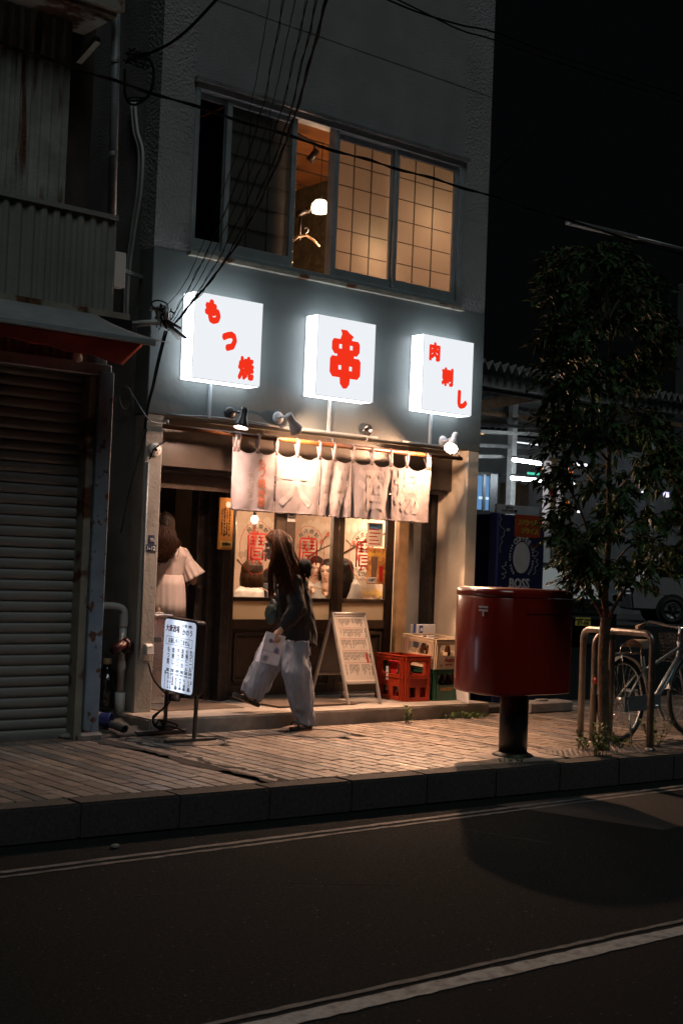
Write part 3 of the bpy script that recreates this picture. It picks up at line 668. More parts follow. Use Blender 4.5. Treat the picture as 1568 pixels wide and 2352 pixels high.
# ================================================================== wall lamps
glow('lamp_hot', (1, .66, .42), 30)
glow('lamp_pale', (1, .74, .62), 14)
mat('lamp_white', (.62, .62, .64), .35, var=.05, bump=0)
mat('lamp_black', (.03, .03, .033), .35, var=.1, bump=0)
def wall_lamp(base, neck, mouth, aim, m, bulb, label, power, cone, col=(1, .66, .40), r=.062, bare=90):
    t = thing('wall_lamp', label, 'lamp', base, group='clip-on lamps along the lintel')
    base, neck, mouth = V(base), V(neck), V(mouth); d = (mouth-neck).normalized(); L = (mouth-neck).length
    MB().lathe([(.055, 0), (.052, .012), (.035, .02), (0, .021)], base, 20, axis=(0, -1, 0)).build('wall_base', m, t)
    MB().tube([base+V((0,-.018,0)), base+V((0,-.06,.01)), neck+d*.04], .011, 8).build('arm', m, t)
    MB().lathe([(0, -.002), (.030, 0), (.033, .02), (.033, L*.45), (.038, L*.5), (r*.93, L*.86), (r, L), (r*.94, L-.002), (r*.85, L*.86), (.03, L*.55)], neck, 24, axis=d).build('lamp_shade', m, t)
    MB().lathe([(0, L*.50), (r*.40, L*.52), (r*.52, L*.58), (r*.54, L*.62), (0, L*.66)], neck, 20, axis=d).build('bulb', bulb, t)
    l = bpy.data.lights.new('lamp_beam', 'SPOT'); l.energy = power; l.color = col; l.spot_size = math.radians(cone); l.spot_blend = .9; l.shadow_soft_size = .05
    o = bpy.data.objects.new('lamp_beam', l); COL.objects.link(o); o.parent = t; o.matrix_parent_inverse = WM[t.name].inverted()
    o.matrix_basis = Matrix.Translation(mouth+d*.006) @ V(aim).to_track_quat('-Z', 'Y').to_matrix().to_4x4()
    l = bpy.data.lights.new('bulb_light', 'POINT'); l.energy = bare*1.25; l.color = col; l.shadow_soft_size = .03
    o = bpy.data.objects.new('bulb_light', l); COL.objects.link(o); o.parent = t; o.matrix_parent_inverse = WM[t.name].inverted(); o.location = mouth-d*.032
wall_lamp(at(527, 948, FY-.006), at(562, 938, 9.0), at(553, 983, 8.99), (-.04, .12, -1), 'lamp_black', 'lamp_pale', 'black wall lamp shining straight down at the left end of the noren curtain', 95, 86, (1, .62, .45), bare=52)
wall_lamp(at(638, 960, FY-.006), at(662, 952, 8.98), at(683, 990, 9.0), (.80, .10, -.62), 'lamp_white', 'lamp_hot', 'white wall lamp tilted over the curtain between the first two signs', 130, 110, (1, .58, .36), bare=120)
wall_lamp(at(1016, 1014, FY-.006), at(1046, 998, 9.07), at(1035, 1030, 8.99), (-1.42, -.95, -2.4), 'lamp_white', 'lamp_hot', 'white wall lamp shining toward the street at the right end of the curtain', 480, 62, (1, .54, .31), bare=250)
p = at(843, 988, FY-.006)
t = thing('lamp_socket', 'round black empty lamp socket on the teal wall under the middle sign', 'lamp socket', p)
MB().lathe([(.058, 0), (.055, .015), (.045, .02), (.04, .012), (.02, .014), (0, .016)], p, 24, axis=(0,-1,0)).build('socket_base', 'lamp_black', t)
MB().cyl(p+V((.01,-.015,0)), p+V((.012,-.035,-.005)), .014).build('socket_pin', 'steel', t)
MB().tube([p+V((0,-.01,-.05)), p+V((-.005,-.012,-.09)), p+V((-.03,-.012,-.10))], .006, 6).build('feed_cable', 'cable_grey', t)
# surface wiring along the lintel
b = MB()
b.box(6.9, FY-.022, 2.497, 8.0, FY-.007, 2.511); b.box(8.30, FY-.022, 2.49, 8.78, FY-.007, 2.504)
tag(b.build('cable_duct', 'alu'), 'thin grey cable duct running above the curtain rod', 'cable duct')
q = MB()
for k, (z, s_) in enumerate(((2.505, .01), (2.512, .018), (2.50, -.01))):
    q.tube([(5.77+i*.16, FY-.015-.003*k, z-.012*math.sin(i*.9+k)-s_*.2*i*.3) for i in range(8)], .0045, 5)
tag(q.build('loose_wiring', 'cable_grey'), 'loose thin wires sagging along the top left of the entrance', 'wires')

# ================================================================== noren curtain and rod
rodz = 2.388; RY = 9.20
t = thing('curtain_rod', 'brown bamboo-like curtain rod across the entrance', 'curtain rod', (7.4, RY, rodz))
MB().tube([(5.70, RY, rodz), (7.3, RY, rodz-.004), (8.99, RY, rodz)], .019, 14).build('rod', 'wood_orange', t)
for x in (5.74, 7.42, 8.96):
    MB().tube([(x, RY, rodz+.02), (x, RY, rodz+.045), (x, FY-.01, rodz+.05)], .006, 6).build('bracket', 'steel', t)
mat('noren', (.40, .36, .385), .85, var=.05, vs=9, bump=.12, bs=400, stain=.12, ss=3, scol=(.3, .26, .28), trans=.45)
mat('noren_print', (.50, .455, .475), .85, var=.06, vs=9, bump=.12, bs=400, trans=.45)
mat('noren_orange', (.48, .17, .10), .85, var=.08, vs=9, bump=.12, bs=400, stain=.4, ss=7, scol=(.35, .28, .27), trans=.45)
nt_ = thing('noren_curtain', 'greyish pink noren curtain with five split panels hanging over the door', 'curtain', (7.48, RY, 1.76))
NX0, NX1, NZ0, NZ1 = 6.365, 8.585, 1.757, 2.278
edges = [NX0, at(630, 1100, RY).x, at(733, 1100, RY).x, at(805, 1100, RY).x, at(896, 1100, RY).x, NX1]
tabs = [NX0+.06, at(592, 1020, RY).x, at(634, 1020, RY).x, at(682, 1020, RY).x, at(733, 1030, RY).x, at(767, 1030, RY).x, at(810, 1035, RY).x, at(853, 1040, RY).x, at(896, 1045, RY).x, at(934, 1050, RY).x, NX1-.05]
tabs = [NX0+.02]+tabs+[NX1-.02]
def sag(x):                                  # droop of the upper hem between tabs
    for a, c in zip(tabs, tabs[1:]):
        if a <= x <= c: u = (x-a)/(c-a); return 4*u*(1-u)*(.018+.30*(c-a)**1.6)
    return 0
def ncloth(x, z):
    u = (NZ1-z)/(NZ1-NZ0); k = next(i for i in range(5) if x <= edges[i+1]+1e-6); e0, e1 = edges[k], edges[k+1]; w = (x-e0)/(e1-e0)
    amp = (.011, .009, .015, .016, .013)[k]; ph = (.3, 1.4, 2.2, .5, 3.0)[k]; fr = (2.2, 1.7, 2.4, 2.3, 1.8)[k]
    fold = amp*math.sin(fr*2*math.pi*w*(.75+.25*u)+ph+1.2*u)*(.45+.55*u)*(.4+.6*math.sin(math.pi*min(1, max(0, w)))**.5)
    fold += .012*noise.noise((x*4, z*3, 7+k))+.004*noise.noise((x*14, z*11, k))+.0015*noise.noise((x*38, z*30, k))
    return RY-.012+fold-.02*u*math.sin(w*math.pi)*(1 if k % 2 else -.3)
for k in range(5):
    e0, e1 = edges[k]+.003, edges[k+1]-.003
    def fn(u, v):
        x = e0+(e1-e0)*u; zt_ = NZ1-sag(x); z = NZ0+(zt_-NZ0)*v
        xx = x+(.006*math.sin(v*5+k) if 0 < u < 1 else (.010*(1-v)*(1 if u else -1)*(-.5 if 0 < k < 4 else 0)))
        return (xx, ncloth(min(max(x, edges[k]), edges[k+1]), z), z+.004*math.sin(u*40)*(1 if v == 0 else 0))
    MB().grid(fn, 60, 50).grid(lambda u, v: tuple(V(fn(u, v))+V((0, .003, 0))), 60, 50).build('curtain_panel', 'noren', nt_, normals=False)
    q = MB()                                  # stitched hems
    q.tube([(e0+(e1-e0)*i/40, ncloth(e0+(e1-e0)*i/40, NZ0+.012)-.004, NZ0+.012) for i in range(41)], .0028, 5)
    for ex in (e0+.008, e1-.008): q.tube([(ex, ncloth(ex, NZ0+.012+(NZ1-NZ0-.06)*i/30)-.003, NZ0+.012+(NZ1-NZ0-.06)*i/30) for i in range(31)], .0022, 5)
    q.build('hem', 'noren', nt_)
for x in tabs[1:-1]+[NX0+.025, NX1-.02]:
    y = ncloth(min(max(x, NX0), NX1), NZ1); q = MB(); w = .014
    pr = [(y-.003, NZ1-.035), (y-.004, NZ1+.02), (RY-.021, rodz-.03), (RY-.0215, rodz), (RY, rodz+.0215), (RY+.0215, rodz), (RY+.018, rodz-.04), (y+.008, NZ1+.01), (y+.004, NZ1-.03)]
    q.add([(x-w, a, c) for a, c in pr]+[(x+w, a, c) for a, c in pr], [(i, i+1, len(pr)+i+1, len(pr)+i) for i in range(len(pr)-1)], True); q.build('loop', 'noren', nt_, solid=.002)
    q = MB(); bx = [(x-.012, NZ1-.03), (x+.012, NZ1-.03), (x+.012, NZ1), (x-.012, NZ1)]
    for (a, c), (d, e) in ((bx[0], bx[1]), (bx[1], bx[2]), (bx[2], bx[3]), (bx[3], bx[0]), (bx[0], bx[2]), (bx[1], bx[3])): q.bar((a, y-.0055, c), (d, y-.0055, e), .0016, .0016)
    q.build('loop_stitching', 'panel_brown', nt_)
def cloth_print(ch, px, py, w, h, m, bold=.008):
    c = at(px, py, RY-.012); tb = text(ch, .3, bold=bold, width=w, height=h, ext=0)
    me = tb.data('p', None, normals=False); bm = bmesh.new(); bm.from_mesh(me); bmesh.ops.triangulate(bm, faces=bm.faces)
    for _ in range(5):
        ed = [e for e in bm.edges if e.calc_length() > .022]
        if not ed: break
        bmesh.ops.subdivide_edges(bm, edges=ed, cuts=1); bmesh.ops.triangulate(bm, faces=[f for f in bm.faces if len(f.verts) > 3])
    for v in bm.verts:
        x, z = c.x+v.co.x, c.z+v.co.y; v.co = (x, ncloth(min(max(x, NX0), NX1), z)-.0045, z)
    bm.to_mesh(me); bm.free(); me.materials.append(MATS[m]); link('curtain_character', me, nt_)
for ch, px, py, w, h in (('大', 678, 1110, .34, .40), ('衆', 770, 1120, .30, .38), ('酒', 850, 1125, .30, .38), ('場', 934, 1130, .32, .40)): cloth_print(ch, px, py, w, h, 'noren_print', .010)
for ch, px, py in (('か', 579, 1090), ('の', 578, 1115), ('う', 577, 1138)): cloth_print(ch, px, py, .085, .085, 'noren_print', .006)
for ch, px, py in (('も', 603, 1065), ('つ', 602, 1085), ('焼', 601, 1110), ('き', 600, 1135), ('串', 599, 1155)): cloth_print(ch, px, py, .07, .085, 'noren_orange', .012)

# ================================================================== things on the left pillar and wall
p = at(356, 1033, FY)
t = thing('porcelain_disc', 'round off-white porcelain insulator disc on the left pillar', 'insulator', p)
MB().lathe([(.055, 0), (.055, .012), (.05, .018), (0, .019)], p, 28, axis=(0,-1,0)).build('disc', 'white_plastic', t)
q = MB()
for a in range(0, 360, 60): q.ball(p+V((.03*math.cos(math.radians(a)), -.018, .03*math.sin(math.radians(a)))), .005, nu=8, nv=5)
q.ball(p+V((0,-.018,0)), .012, nu=10, nv=6); q.build('screw', 'black_plastic', t)
MB().tube([p+V((-.05,-.01,-.08)), p+V((-.03,-.03,0)), p+V((.02,-.035,.04)), p+V((.07,-.02,.06)), p+V((.09,-.01,.085))], .006, 6).build('wire', 'cable', t)
mat('plate_blue', (.03, .05, .10), .5, var=.2, bump=.05)
p = at(349, 1258, FY)
t = thing('address_plate', 'small dark blue address plate reading 1-12 on the left pillar', 'address plate', p)
MB().box(p.x-.055, FY-.004, p.z-.03, p.x+.04, FY-.001, p.z+.025).build('number_plate', 'plate_blue', t)
MB().box(p.x-.035, FY-.004, p.z+.026, p.x+.02, FY-.001, p.z+.10).build('street_plate', 'plate_blue', t)
front(text('1-12', .05, bold=.001, width=.075), p.x-.007, FY-.005, p.z-.003).build('number', 'print_white', t)
front(text('鵠沼\n二丁目', .02, bold=.0004, width=.042), p.x-.007, FY-.005, p.z+.062).build('street_name', 'print_white', t)
p = at(337, 1500, FY)
t = thing('outlet_box', 'beige weatherproof power outlet box low on the left pillar', 'outlet', p)
q = MB(); q.prism([(0, -.06), (.012, -.06), (.012, -.01), (.055, -.01), (.05, .06), (.03, .075), (0, .075)], lambda y, z, d: (p.x-.03+d, FY-y, p.z+z), .065); q.build('outlet_cover', 'white_plastic', t, bevel=.005)
MB().ball(p+V((.0,-.05,.05)), .005, nu=8, nv=5).build('screw', 'black_plastic', t)
q = MB(); q.cyl((BX0+.03, FY-.008, .55), (BX0+.03, FY-.008, 2.1), .009, n=8); tag(q.build('conduit_pipe', 'alu'), 'thin conduit running up the edge of the left pillar', 'conduit')

# cable clump where the overhead wires meet the wall
cp = at(378, 730, 9.17)
cl = thing('cable_clump', 'tangled black cable joint with clamps on the teal wall corner', 'cables', cp)
r = random.Random(8)
q = MB()
for k in range(16):
    a = r.uniform(0, 6.28); pts = [cp+V((r.uniform(-.07, .07), r.uniform(-.05, .05), r.uniform(-.10, .10))) for _ in range(4)]; q.tube(pts, r.uniform(.0035, .007), 5)
q.tube([cp+V((-.09+.075*math.cos(a)+.03, -.02, .09+.035*math.sin(a))) for a in [i*.45 for i in range(14)]], .006, 6)
q.build('cable_loops', 'cable', cl)
q = MB(); q.bar(cp+V((-.14, 0, .05)), cp+V((.05, 0, .08)), .022, .022); q.cyl(cp+V((.0,-.03,.08)), cp+V((.0,-.03,-.02)), .022, n=10); q.box(cp.x-.07, cp.y-.015, cp.z-.07, cp.x-.045, cp.y+.015, cp.z+.08); q.build('clamp_iron', 'galv', cl)
for s_, e in ((.0, .10), (.05, .15)):
    q = MB(); q.bar(cp+V((s_,-.03,-.02-s_)), cp+V((e+.04,-.03,-.07-s_*1.4)), .032, .018); q.build('joint_sleeve', 'black_plastic', cl, bevel=.004)
c2 = atx(300, 742, BX0-.04)
q = MB(); q.tube([c2+V((0,.2,.0)), at(330, 742, 9.2), at(370, 740, 9.17), at(392, 750, 9.17), at(413, 777, 9.18)], .024, 12); tag(q.build('grey_conduit', 'pvc_grey'), 'bent grey plastic conduit poking past the cable joint', 'conduit')
def wire(name, pts, rad, label, m='cable', group=None, cat='wire', sub=0):
    q = MB(); q.tube(pts, rad, 6); return tag(q.build(name, m), label, cat, group)
def catm(ps, n=8):
    ps = [V(p) for p in ps]; o = []
    for i in range(len(ps)-1):
        a, b_, c_, d_ = ps[max(0, i-1)], ps[i], ps[i+1], ps[min(len(ps)-1, i+2)]
        for k in range(n):
            u = k/n; o.append(.5*((2*b_)+(c_-a)*u+(2*a-5*b_+4*c_-d_)*u*u+(3*b_-a-3*c_+d_)*u**3))
    return o+[ps[-1]]
# bundle going down the pillar
for k, (off, lab) in enumerate(((0, 'thick black cable dropping from the joint past the awning, left of its pair'), (.02, 'thick black cable dropping from the joint past the awning, right of its pair'))):
    wire('down_cable', catm([cp+V((.01+off,0,-.1)), at(372+k*4, 790, 9.2), at(362+k*4, 830, 9.22), at(352+k*3, 880, 9.25), at(340+k*2, 930, 9.26), at(332+k*2, 985, 9.27)]), .0085, lab, group='cables dropping from the joint')
wire('tie_cable', catm([atx(305, 905, BX0-.03), at(333, 952, 9.23), at(352, 970, 9.24), at(378, 973, 9.26), at(379, 966, 9.27)]), .006, 'grey looped wire tied across the pillar top', 'cable_grey')
wire('coil_cable', catm([atx(290+14*math.cos(a), 915+26*math.sin(a), BX0-.02) for a in [i*.6 for i in range(22)]], 3), .006, 'coiled grey cable hanging on the dark side wall', 'cable_grey')
wire('thin_drop_wire', catm([at(338, 985, 9.26), at(300, 1120, 9.27), at(278, 1225, 9.28)]), .006, 'thin dark pipe-like wire slanting down the side wall', 'cable')
# overhead service drops: from the clump up and out over the street
heads = [((620, 0), 6.6), ((652, 0), 6.4), ((678, 0), 6.3), ((706, 0), 6.2), ((728, 0), 6.0), ((750, 0), 5.8)]
mids = [((560, 300), 7.9), ((585, 310), 7.8), ((600, 330), 7.7), ((625, 320), 7.6), ((640, 340), 7.5), ((655, 330), 7.4)]
lows = [((440, 620), 8.9), ((470, 590), 8.85), ((480, 600), 8.8), ((505, 590), 8.75), ((515, 600), 8.7), ((545, 560), 8.6)]
ends = [(372, 712), (392, 735), (398, 738), (404, 742), (396, 748), (408, 735)]
names_ = ['first', 'second', 'third', 'fourth', 'fifth', 'sixth']
for k in range(6):
    pts = [at(*ends[k], 9.14), at(*lows[k][0], lows[k][1]), at(*mids[k][0], mids[k][1]), at(*heads[k][0], heads[k][1])]
    pts.append(pts[-1]+(pts[-1]-pts[-2])*.4)
    cc = catm(pts, 26); rr = random.Random(40+k); th = (.0028, .004, .003, .004, .0045, .008)[k]
    cc = [p+V((.006*noise.noise((i*.35, k, 0)), 0, .006*noise.noise((i*.35, k, 9)))) for i, p in enumerate(cc)]
    o = wire('service_wire', cc, th, 'overhead service wire crossing the window, %s from left of six' % names_[k], group='overhead service wires')
    if k in (1, 3, 4, 5): MB().tube([p+V((.012*math.sin(i*.55), 0, .009*math.cos(i*.55))) for i, p in enumerate(cc)], th*.6, 5).build('twisted_strand', 'cable', o)
# long cable crossing the facade
pts = [at(-60, 80, 7.6), at(0, 98, 7.7), at(150, 150, 7.8), at(330, 207, 7.9), at(560, 280, 7.9), at(784, 350, 7.9), at(950, 398, 7.9), at(1120, 448, 7.9), at(1300, 505, 7.9), at(1580, 590, 7.9)]
cc = catm(pts, 14); o = wire('cross_cable', cc, .008, 'long cable sagging across the first-floor window', cat='cable')
MB().tube([p+V((0, .012*math.sin(i*.5), .012*math.cos(i*.5))) for i, p in enumerate(cc)], .006, 5).build('twisted_strand', 'cable', o)
pts = [at(880, -5, 7.4), at(960, 28, 7.4), at(1060, 58, 7.4), at(1135, 74, 7.4), at(1300, 135, 7.4), at(1580, 225, 7.4)]
o = wire('upper_cable', catm(pts, 10), .008, 'upper of two parallel cables at the top right corner of the building', group='twin cables at top right')
pts = [at(905, -5, 7.5), at(980, 32, 7.5), at(1060, 70, 7.5), at(1135, 92, 7.5), at(1300, 150, 7.5), at(1580, 240, 7.5)]
o = wire('upper_cable', catm(pts, 10), .007, 'lower of two parallel cables at the top right corner of the building', group='twin cables at top right')
wire('thin_line', [at(1130, 400, 12), at(1300, 235, 12), at(1525, -20, 12)], .008, 'thin diagonal line crossing the black sky', 'cable')
# thick cable with loop at the left
wire('feeder_cable', catm([at(505, -10, 8.2), at(440, 60, 8.4), at(390, 100, 8.6), at(345, 122, 8.8), at(318, 135, 8.95)]), .013, 'thick feeder cable sagging from the top edge to the coil at left', cat='cable')
fc = at(318, 150, 8.97)
cw = thing('cable_coil', 'big black slack cable loop on the pole beside the downpipe', 'cable coil', fc)
for k in range(3):
    q = MB(); q.tube(catm([fc+V((-.10, 0, .0)), fc+V((-.02, -.02*k, .07-.02*k)), fc+V((.10, 0, .06)), fc+V((.15, .02, -.03)), fc+V((.11, .02*k, -.20)), fc+V((-.02, 0, -.31+.03*k)), fc+V((-.10, 0, -.26)), fc+V((-.12, -.01, -.06))], 8), .010-.002*k, 7); q.build('cable_loop', 'cable', cw)
r = random.Random(3); q = MB()
for k in range(12): q.tube([fc+V((r.uniform(-.12, .12), r.uniform(-.04, .04), r.uniform(-.02, .13))) for _ in range(3)], .006, 5)
q.build('cable_tangle', 'cable', cw)
# ================================================================== shuttered building at left
lb = thing('shuttered_building', 'dark old shop with a closed grey roller shutter and rusty upper storey', 'building', (4.0, 9.0, 0))
SY = 8.98
sh = MB().box(2.0, SY+.012, 0, 4.86, SY+.03, 2.66).build('roller_shutter', 'shutter', lb)
pitch = .0768; nsl = 35
def slatf(u, v):
    z = pitch*v; y = -.011*math.sin(math.pi*min(1, v*1.15))**.7 if v < .87 else .010
    return (2.0+2.86*u, SY+y, z)
sm = MB().grid(slatf, 2, 12).data('shutter_slat', 'shutter', normals=False)
for k in range(nsl):
    link('shutter_slat', sm, sh, M=Matrix.Translation((0, RND.uniform(-.0012, .0012), k*pitch+.005)))
b = MB(); b.box(2.0, SY-.02, 0, 4.86, SY+.011, .035); b.build('bottom_bar', 'galv', sh)
b = MB(); b.box(4.845, 8.86, 0, 4.905, SY+.03, 2.66); b.build('guide_rail', 'rust_beige', lb, bevel=.004)
b = MB(); b.box(4.908, 8.83, 0, 5.03, 8.98, 2.70); b.build('corner_post', 'rust_blue', lb, bevel=.005)
b = MB(); b.box(5.031, 8.90, .1, 5.04, 8.92, 2.7); b.build('corner_trim', 'alu', lb)
b = MB(); b.box(4.86, 8.80, -.02, 5.06, 9.02, .055); b.build('post_footing', 'concrete', lb, bevel=.02)
b = MB(); b.box(2.0, 8.84, 2.665, 5.01, SY+.05, 2.755); b.build('shutter_hood', 'galv', lb, bevel=.006)
def corr(x0, x1, y, z0, z1, pitch, dep, trap=.3):
    n = int((x1-x0)/pitch)*8+1
    def f(u, v):
        x = x0+(x1-x0)*u; ph = (x/pitch) % 1; w = max(0, min(1, (abs(ph-.5)*2-.5+trap/2)/trap)); return (x, y-dep*w, z0+(z1-z0)*v)
    return MB().grid(f, n, 2, smooth=False)
corr(2.0, 5.0, 8.90, 2.756, 3.08, .07, .018).build('corrugated_strip', 'sheet_grey', lb, solid=.002)
c = at(177, 822, 8.86); MB().ball(c, .045, .03, .05).build('lamp_globe', 'white_plastic', lb)
corr(2.0, 4.985, 8.86, 3.15, 3.83, .098, .02).build('balcony_sheet', 'sheet_grey', lb, solid=.003)
b = MB(); b.box(2.0, 8.82, 3.83, 5.0, 8.90, 3.865); b.build('balcony_cap', 'sheet_grey', lb)
b = MB(); b.box(2.0, 8.80, 3.10, 5.12, 9.0, 3.145); b.build('balcony_ledge', 'rust_beige', lb)
b = MB(); b.box(4.988, 8.85, 3.15, 5.002, 9.6, 3.828); b.build('balcony_end', 'sheet_grey', lb)
corr(2.0, 4.75, 9.22, 3.6, 5.36, .085, .014).build('rusty_sheet', 'rust_sheet', lb, solid=.002)
b = MB(); b.box(4.752, 9.4, 3.2, 5.05, 9.5, 5.6); b.box(2.0, 9.3, 2.6, 5.0, 9.36, 3.6); b.build('recess_wall', 'darkwall', lb)
b = MB(); b.box(2.0, 8.9, 5.37, 4.95, 9.6, 5.45); b.box(2.0, 8.84, 5.40, 4.98, 8.90, 5.50); b.build('eave', 'rust_beige', lb)
b = MB(); b.box(2.0, 9.0, 5.5, 4.9, 9.4, 6.6); b.build('top_wall', 'sheet_grey', lb)
b = MB(); b.bar(at(180, 140, 9.3), at(225, 90, 9.05), .05, .05); b.build('brace', 'rust_beige', lb)
b = MB(); b.box(4.0, 9.51, -.05, 5.03, 13.5, 5.4); b.build('rear_block', 'sidewall', lb)
# downpipe
t = thing('downpipe', 'grey blue rainwater downpipe between the two buildings', 'downpipe', (5.02, 9.05, 3.8))
pa, pb = at(268, -30, 9.0), at(257, 500, 9.0)
MB().tube([pa, at(264, 230, 9.0), pb], .033, 14).build('pipe', 'downpipe', t)
for py in (140, 355): c = at(266-py*.018, py, 9.0); MB().lathe([(.037, -.018), (.039, 0), (.037, .018)], c, 14).build('pipe_clip', 'galv', t)
t = thing('conduit_pair', 'two curved conduits on the side wall beside the downpipe', 'conduit', atx(310, 600, BX0-.02))
for k in range(2):
    MB().tube(catm([atx(302+k*8, 235, BX0-.02), atx(308+k*8, 300, BX0-.02), atx(320+k*8, 350, BX0-.02), atx(316+k*8, 440, BX0-.02), atx(303+k*7, 530, BX0-.02), atx(290+k*6, 640, BX0-.02), atx(286+k*6, 760, BX0-.02)]), .014, 8).build('pipe', 'pvc_grey', t)
a, c = at(262, 578, 9.2), at(283, 663, 9.2)
t = thing('meter_box', 'small pale box mounted past the end of the corrugated balcony', 'box', (a.x, 9.2, c.z))
MB().box(a.x-.05, 9.17, c.z, c.x, 9.25, a.z).build('box_body', 'white_plastic', t, bevel=.006)
MB().bar((a.x, 9.25, a.z-.1), (BX0, 9.45, a.z-.1), .03, .03).build('bracket', 'galv', t)
# awning
aw = thing('awning', 'faded awning with grey top and red underside folded over the shutter', 'awning', (3.8, 8.85, 2.85))
AYF, AZF = 8.30, 2.87
def afn(u, v):
    x = 2.0+(4.83-2.0)*u+.33*v*u**8*1.0; y = 8.82+(AYF-8.82)*v; z = 3.115+(AZF+.015-3.115)*(v**.8)-.012*math.sin(v*math.pi); return (x, y, z)
MB().grid(afn, 40, 12).build('canopy', 'awning_top', aw, solid=.003)
def ufn(u, v):
    x = 2.0+(4.80-2.0)*u+.22*v*u**8; y = 8.80+(AYF+.01-8.80)*v; z = 3.085+(AZF-.012-3.085)*(v**.8); return (x, y, z)
MB().grid(ufn, 40, 6).build('canopy_lining', 'awning_red', aw)
MB().box(1.9, AYF-.025, AZF-.022, 5.04, AYF+.02, AZF+.018).build('front_bar', 'alu', aw, bevel=.005)
def vfn(u, v):
    x = 2.0+(4.955-2.0)*u-.13*v*u**6; return (x, AYF+.012+.06*v+.018*math.sin(x*9)*v, AZF-.022-(.075+.085*u**5)*v+.006*math.sin(x*21)*v)
MB().grid(vfn, 70, 10).build('valance', 'awning_red', aw, solid=.002)
q = MB(); q.tube([(2.6, 8.84, 3.0), (3.2, 8.55, 2.9), (2.9, AYF, AZF)], .015, 8); q.tube([(4.5, 8.84, 2.98), (4.85, 8.6, 2.9), (4.6, AYF, AZF)], .015, 8); q.build('folding_arm', 'galv', aw)
q = MB(); q.box(4.7, 8.80, 3.02, 5.14, 8.84, 3.10); q.build('wall_bracket', 'black_plastic', aw)
# ------------------------------------------------------------------ gap between the buildings
q = MB()
def lump(u, v):
    x = 5.04+.56*u; y = 8.86+.72*v; return (x, y, -.01+.10*(v**.5)*(.7+.4*noise.noise((x*5, y*5, 1)))+.02*noise.noise((x*13, y*13, 2))+.03*math.sin(u*3.1))
q.grid(lump, 24, 24); tag(q.build('gap_concrete', 'kerb', solid=.04), 'rough concrete infill on the ground between the two buildings', 'concrete slab')
p = at(274, 1649, 9.40)
t = thing('drain_pipe', 'pale plastic drain pipe with an elbow in the gap beside the shutter', 'pipe', p)
q = MB(); q.cyl(p, p+V((0,0,.20)), .040); q.cyl(p+V((0,0,.20)), p+V((0,0,.78)), .029); q.tube(catm([p+V((0,0,.78)), p+V((0,0,.84)), p+V((-.03,.02,.87)), p+V((-.10,.05,.88)), p+V((-.3,.1,.88))], 5), .029, 14); q.build('pipe', 'pvc_grey', t)
q = MB(); q.lathe([(.034, -.03), (.036, 0), (.034, .03)], p+V((0,0,.42)), 16); q.lathe([(.035, -.05), (.037, 0), (.035, .05)], p+V((0,0,.77)), 16); q.build('pipe_socket', 'pvc_grey', t)
c = p+V((.0,-.02,.55)); q = MB(); q.box(c.x-.02, c.y-.06, c.z-.04, c.x+.09, c.y+.03, c.z+.05)
tag(q.build('valve_box', 'black_plastic', bevel=.015), 'black box clamped to the drain pipe in the gap', 'valve box')
mat('red_plastic', (.045, .007, .006), .4, var=.15, bump=.05)
q = MB(); q.cyl(c+V((-.14,-.06,-.02)), c+V((-.03,-.06,.04)), .028, .04); q.cyl(c+V((-.03,-.06,.04)), c+V((.0,-.06,.05)), .042)
tag(q.build('bicycle_torch', 'red_plastic'), 'red and black lamp-like object hanging beside the pipe', 'torch')
p = at(242, 1636, 9.62); t = thing('plastic_jug', 'large clear water jug standing in the dark gap', 'jug', p)
glass('jug_glass', (.5, .55, .55), .10, .1)
MB().lathe([(0, 0), (.11, 0), (.125, .03), (.125, .22), (.115, .27), (.06, .34), (.03, .36), (.03, .39)], p, 24).build('jug_body', 'jug_glass', t)
MB().lathe([(.034, .385), (.034, .43), (0, .432)], p, 16).build('cap', 'wood_light', t)
MB().tube(catm([p+V((-.10,-.05,.30)), p+V((-.17,-.06,.25)), p+V((-.16,-.06,.12))], 6), .012, 8).build('handle', 'jug_glass', t)
mat('can_blue', (.02, .035, .16), .35, .2, var=.2, bump=.05, stain=.3, ss=9, scol=(.3, .3, .3))
p0_, p1_ = at(214, 1650, 9.10), at(256, 1655, 8.98)
t = thing('blue_can', 'large blue can lying on its side behind the shutter post', 'can', p0_)
d = (p1_-p0_).normalized(); L_ = (p1_-p0_).length
MB().lathe([(0, 0), (.055, 0), (.057, .006), (.055, .012), (.055, L_-.012), (.057, L_-.006), (.055, L_), (.05, L_), (.05, L_-.03), (0, L_-.03)], p0_, 24, axis=d).build('can_body', 'can_blue', t)
q = MB(); q.lathe([(.0557, L_*.18), (.0557, L_*.45)], p0_, 24, axis=d); q.build('can_label', 'wood_light', t)
p = at(287, 1675, 8.80); q = MB(); q.tube([p, p+V((-.02, .16, .02))], .03, 16, cap=False); q.tube([p, p+V((-.02,.16,.02))], .024, 16, cap=False)
tag(q.build('drain_outlet', 'alu_dark'), 'short drain outlet poking from the rough concrete', 'drain pipe')
for k, (px, py, lab) in enumerate(((163, 1690, 'flat broken stone at the foot of the shutter'), (196, 1686, 'small broken stone beside the shutter post'))):
    c = atz(px, py, .02); q = MB(); q.ball((0,0,0), .10-.03*k, .05, .025, nu=10, nv=6); q.v = [(x+.012*noise.noise((x*30, y*30, k)), y+.01*noise.noise((y*30, z*40, k)), z) for x, y, z in q.v]; q.xf(Matrix.Translation(c)); tag(q.build('broken_stone', 'concrete'), lab, 'stone', 'stones by the shutter')
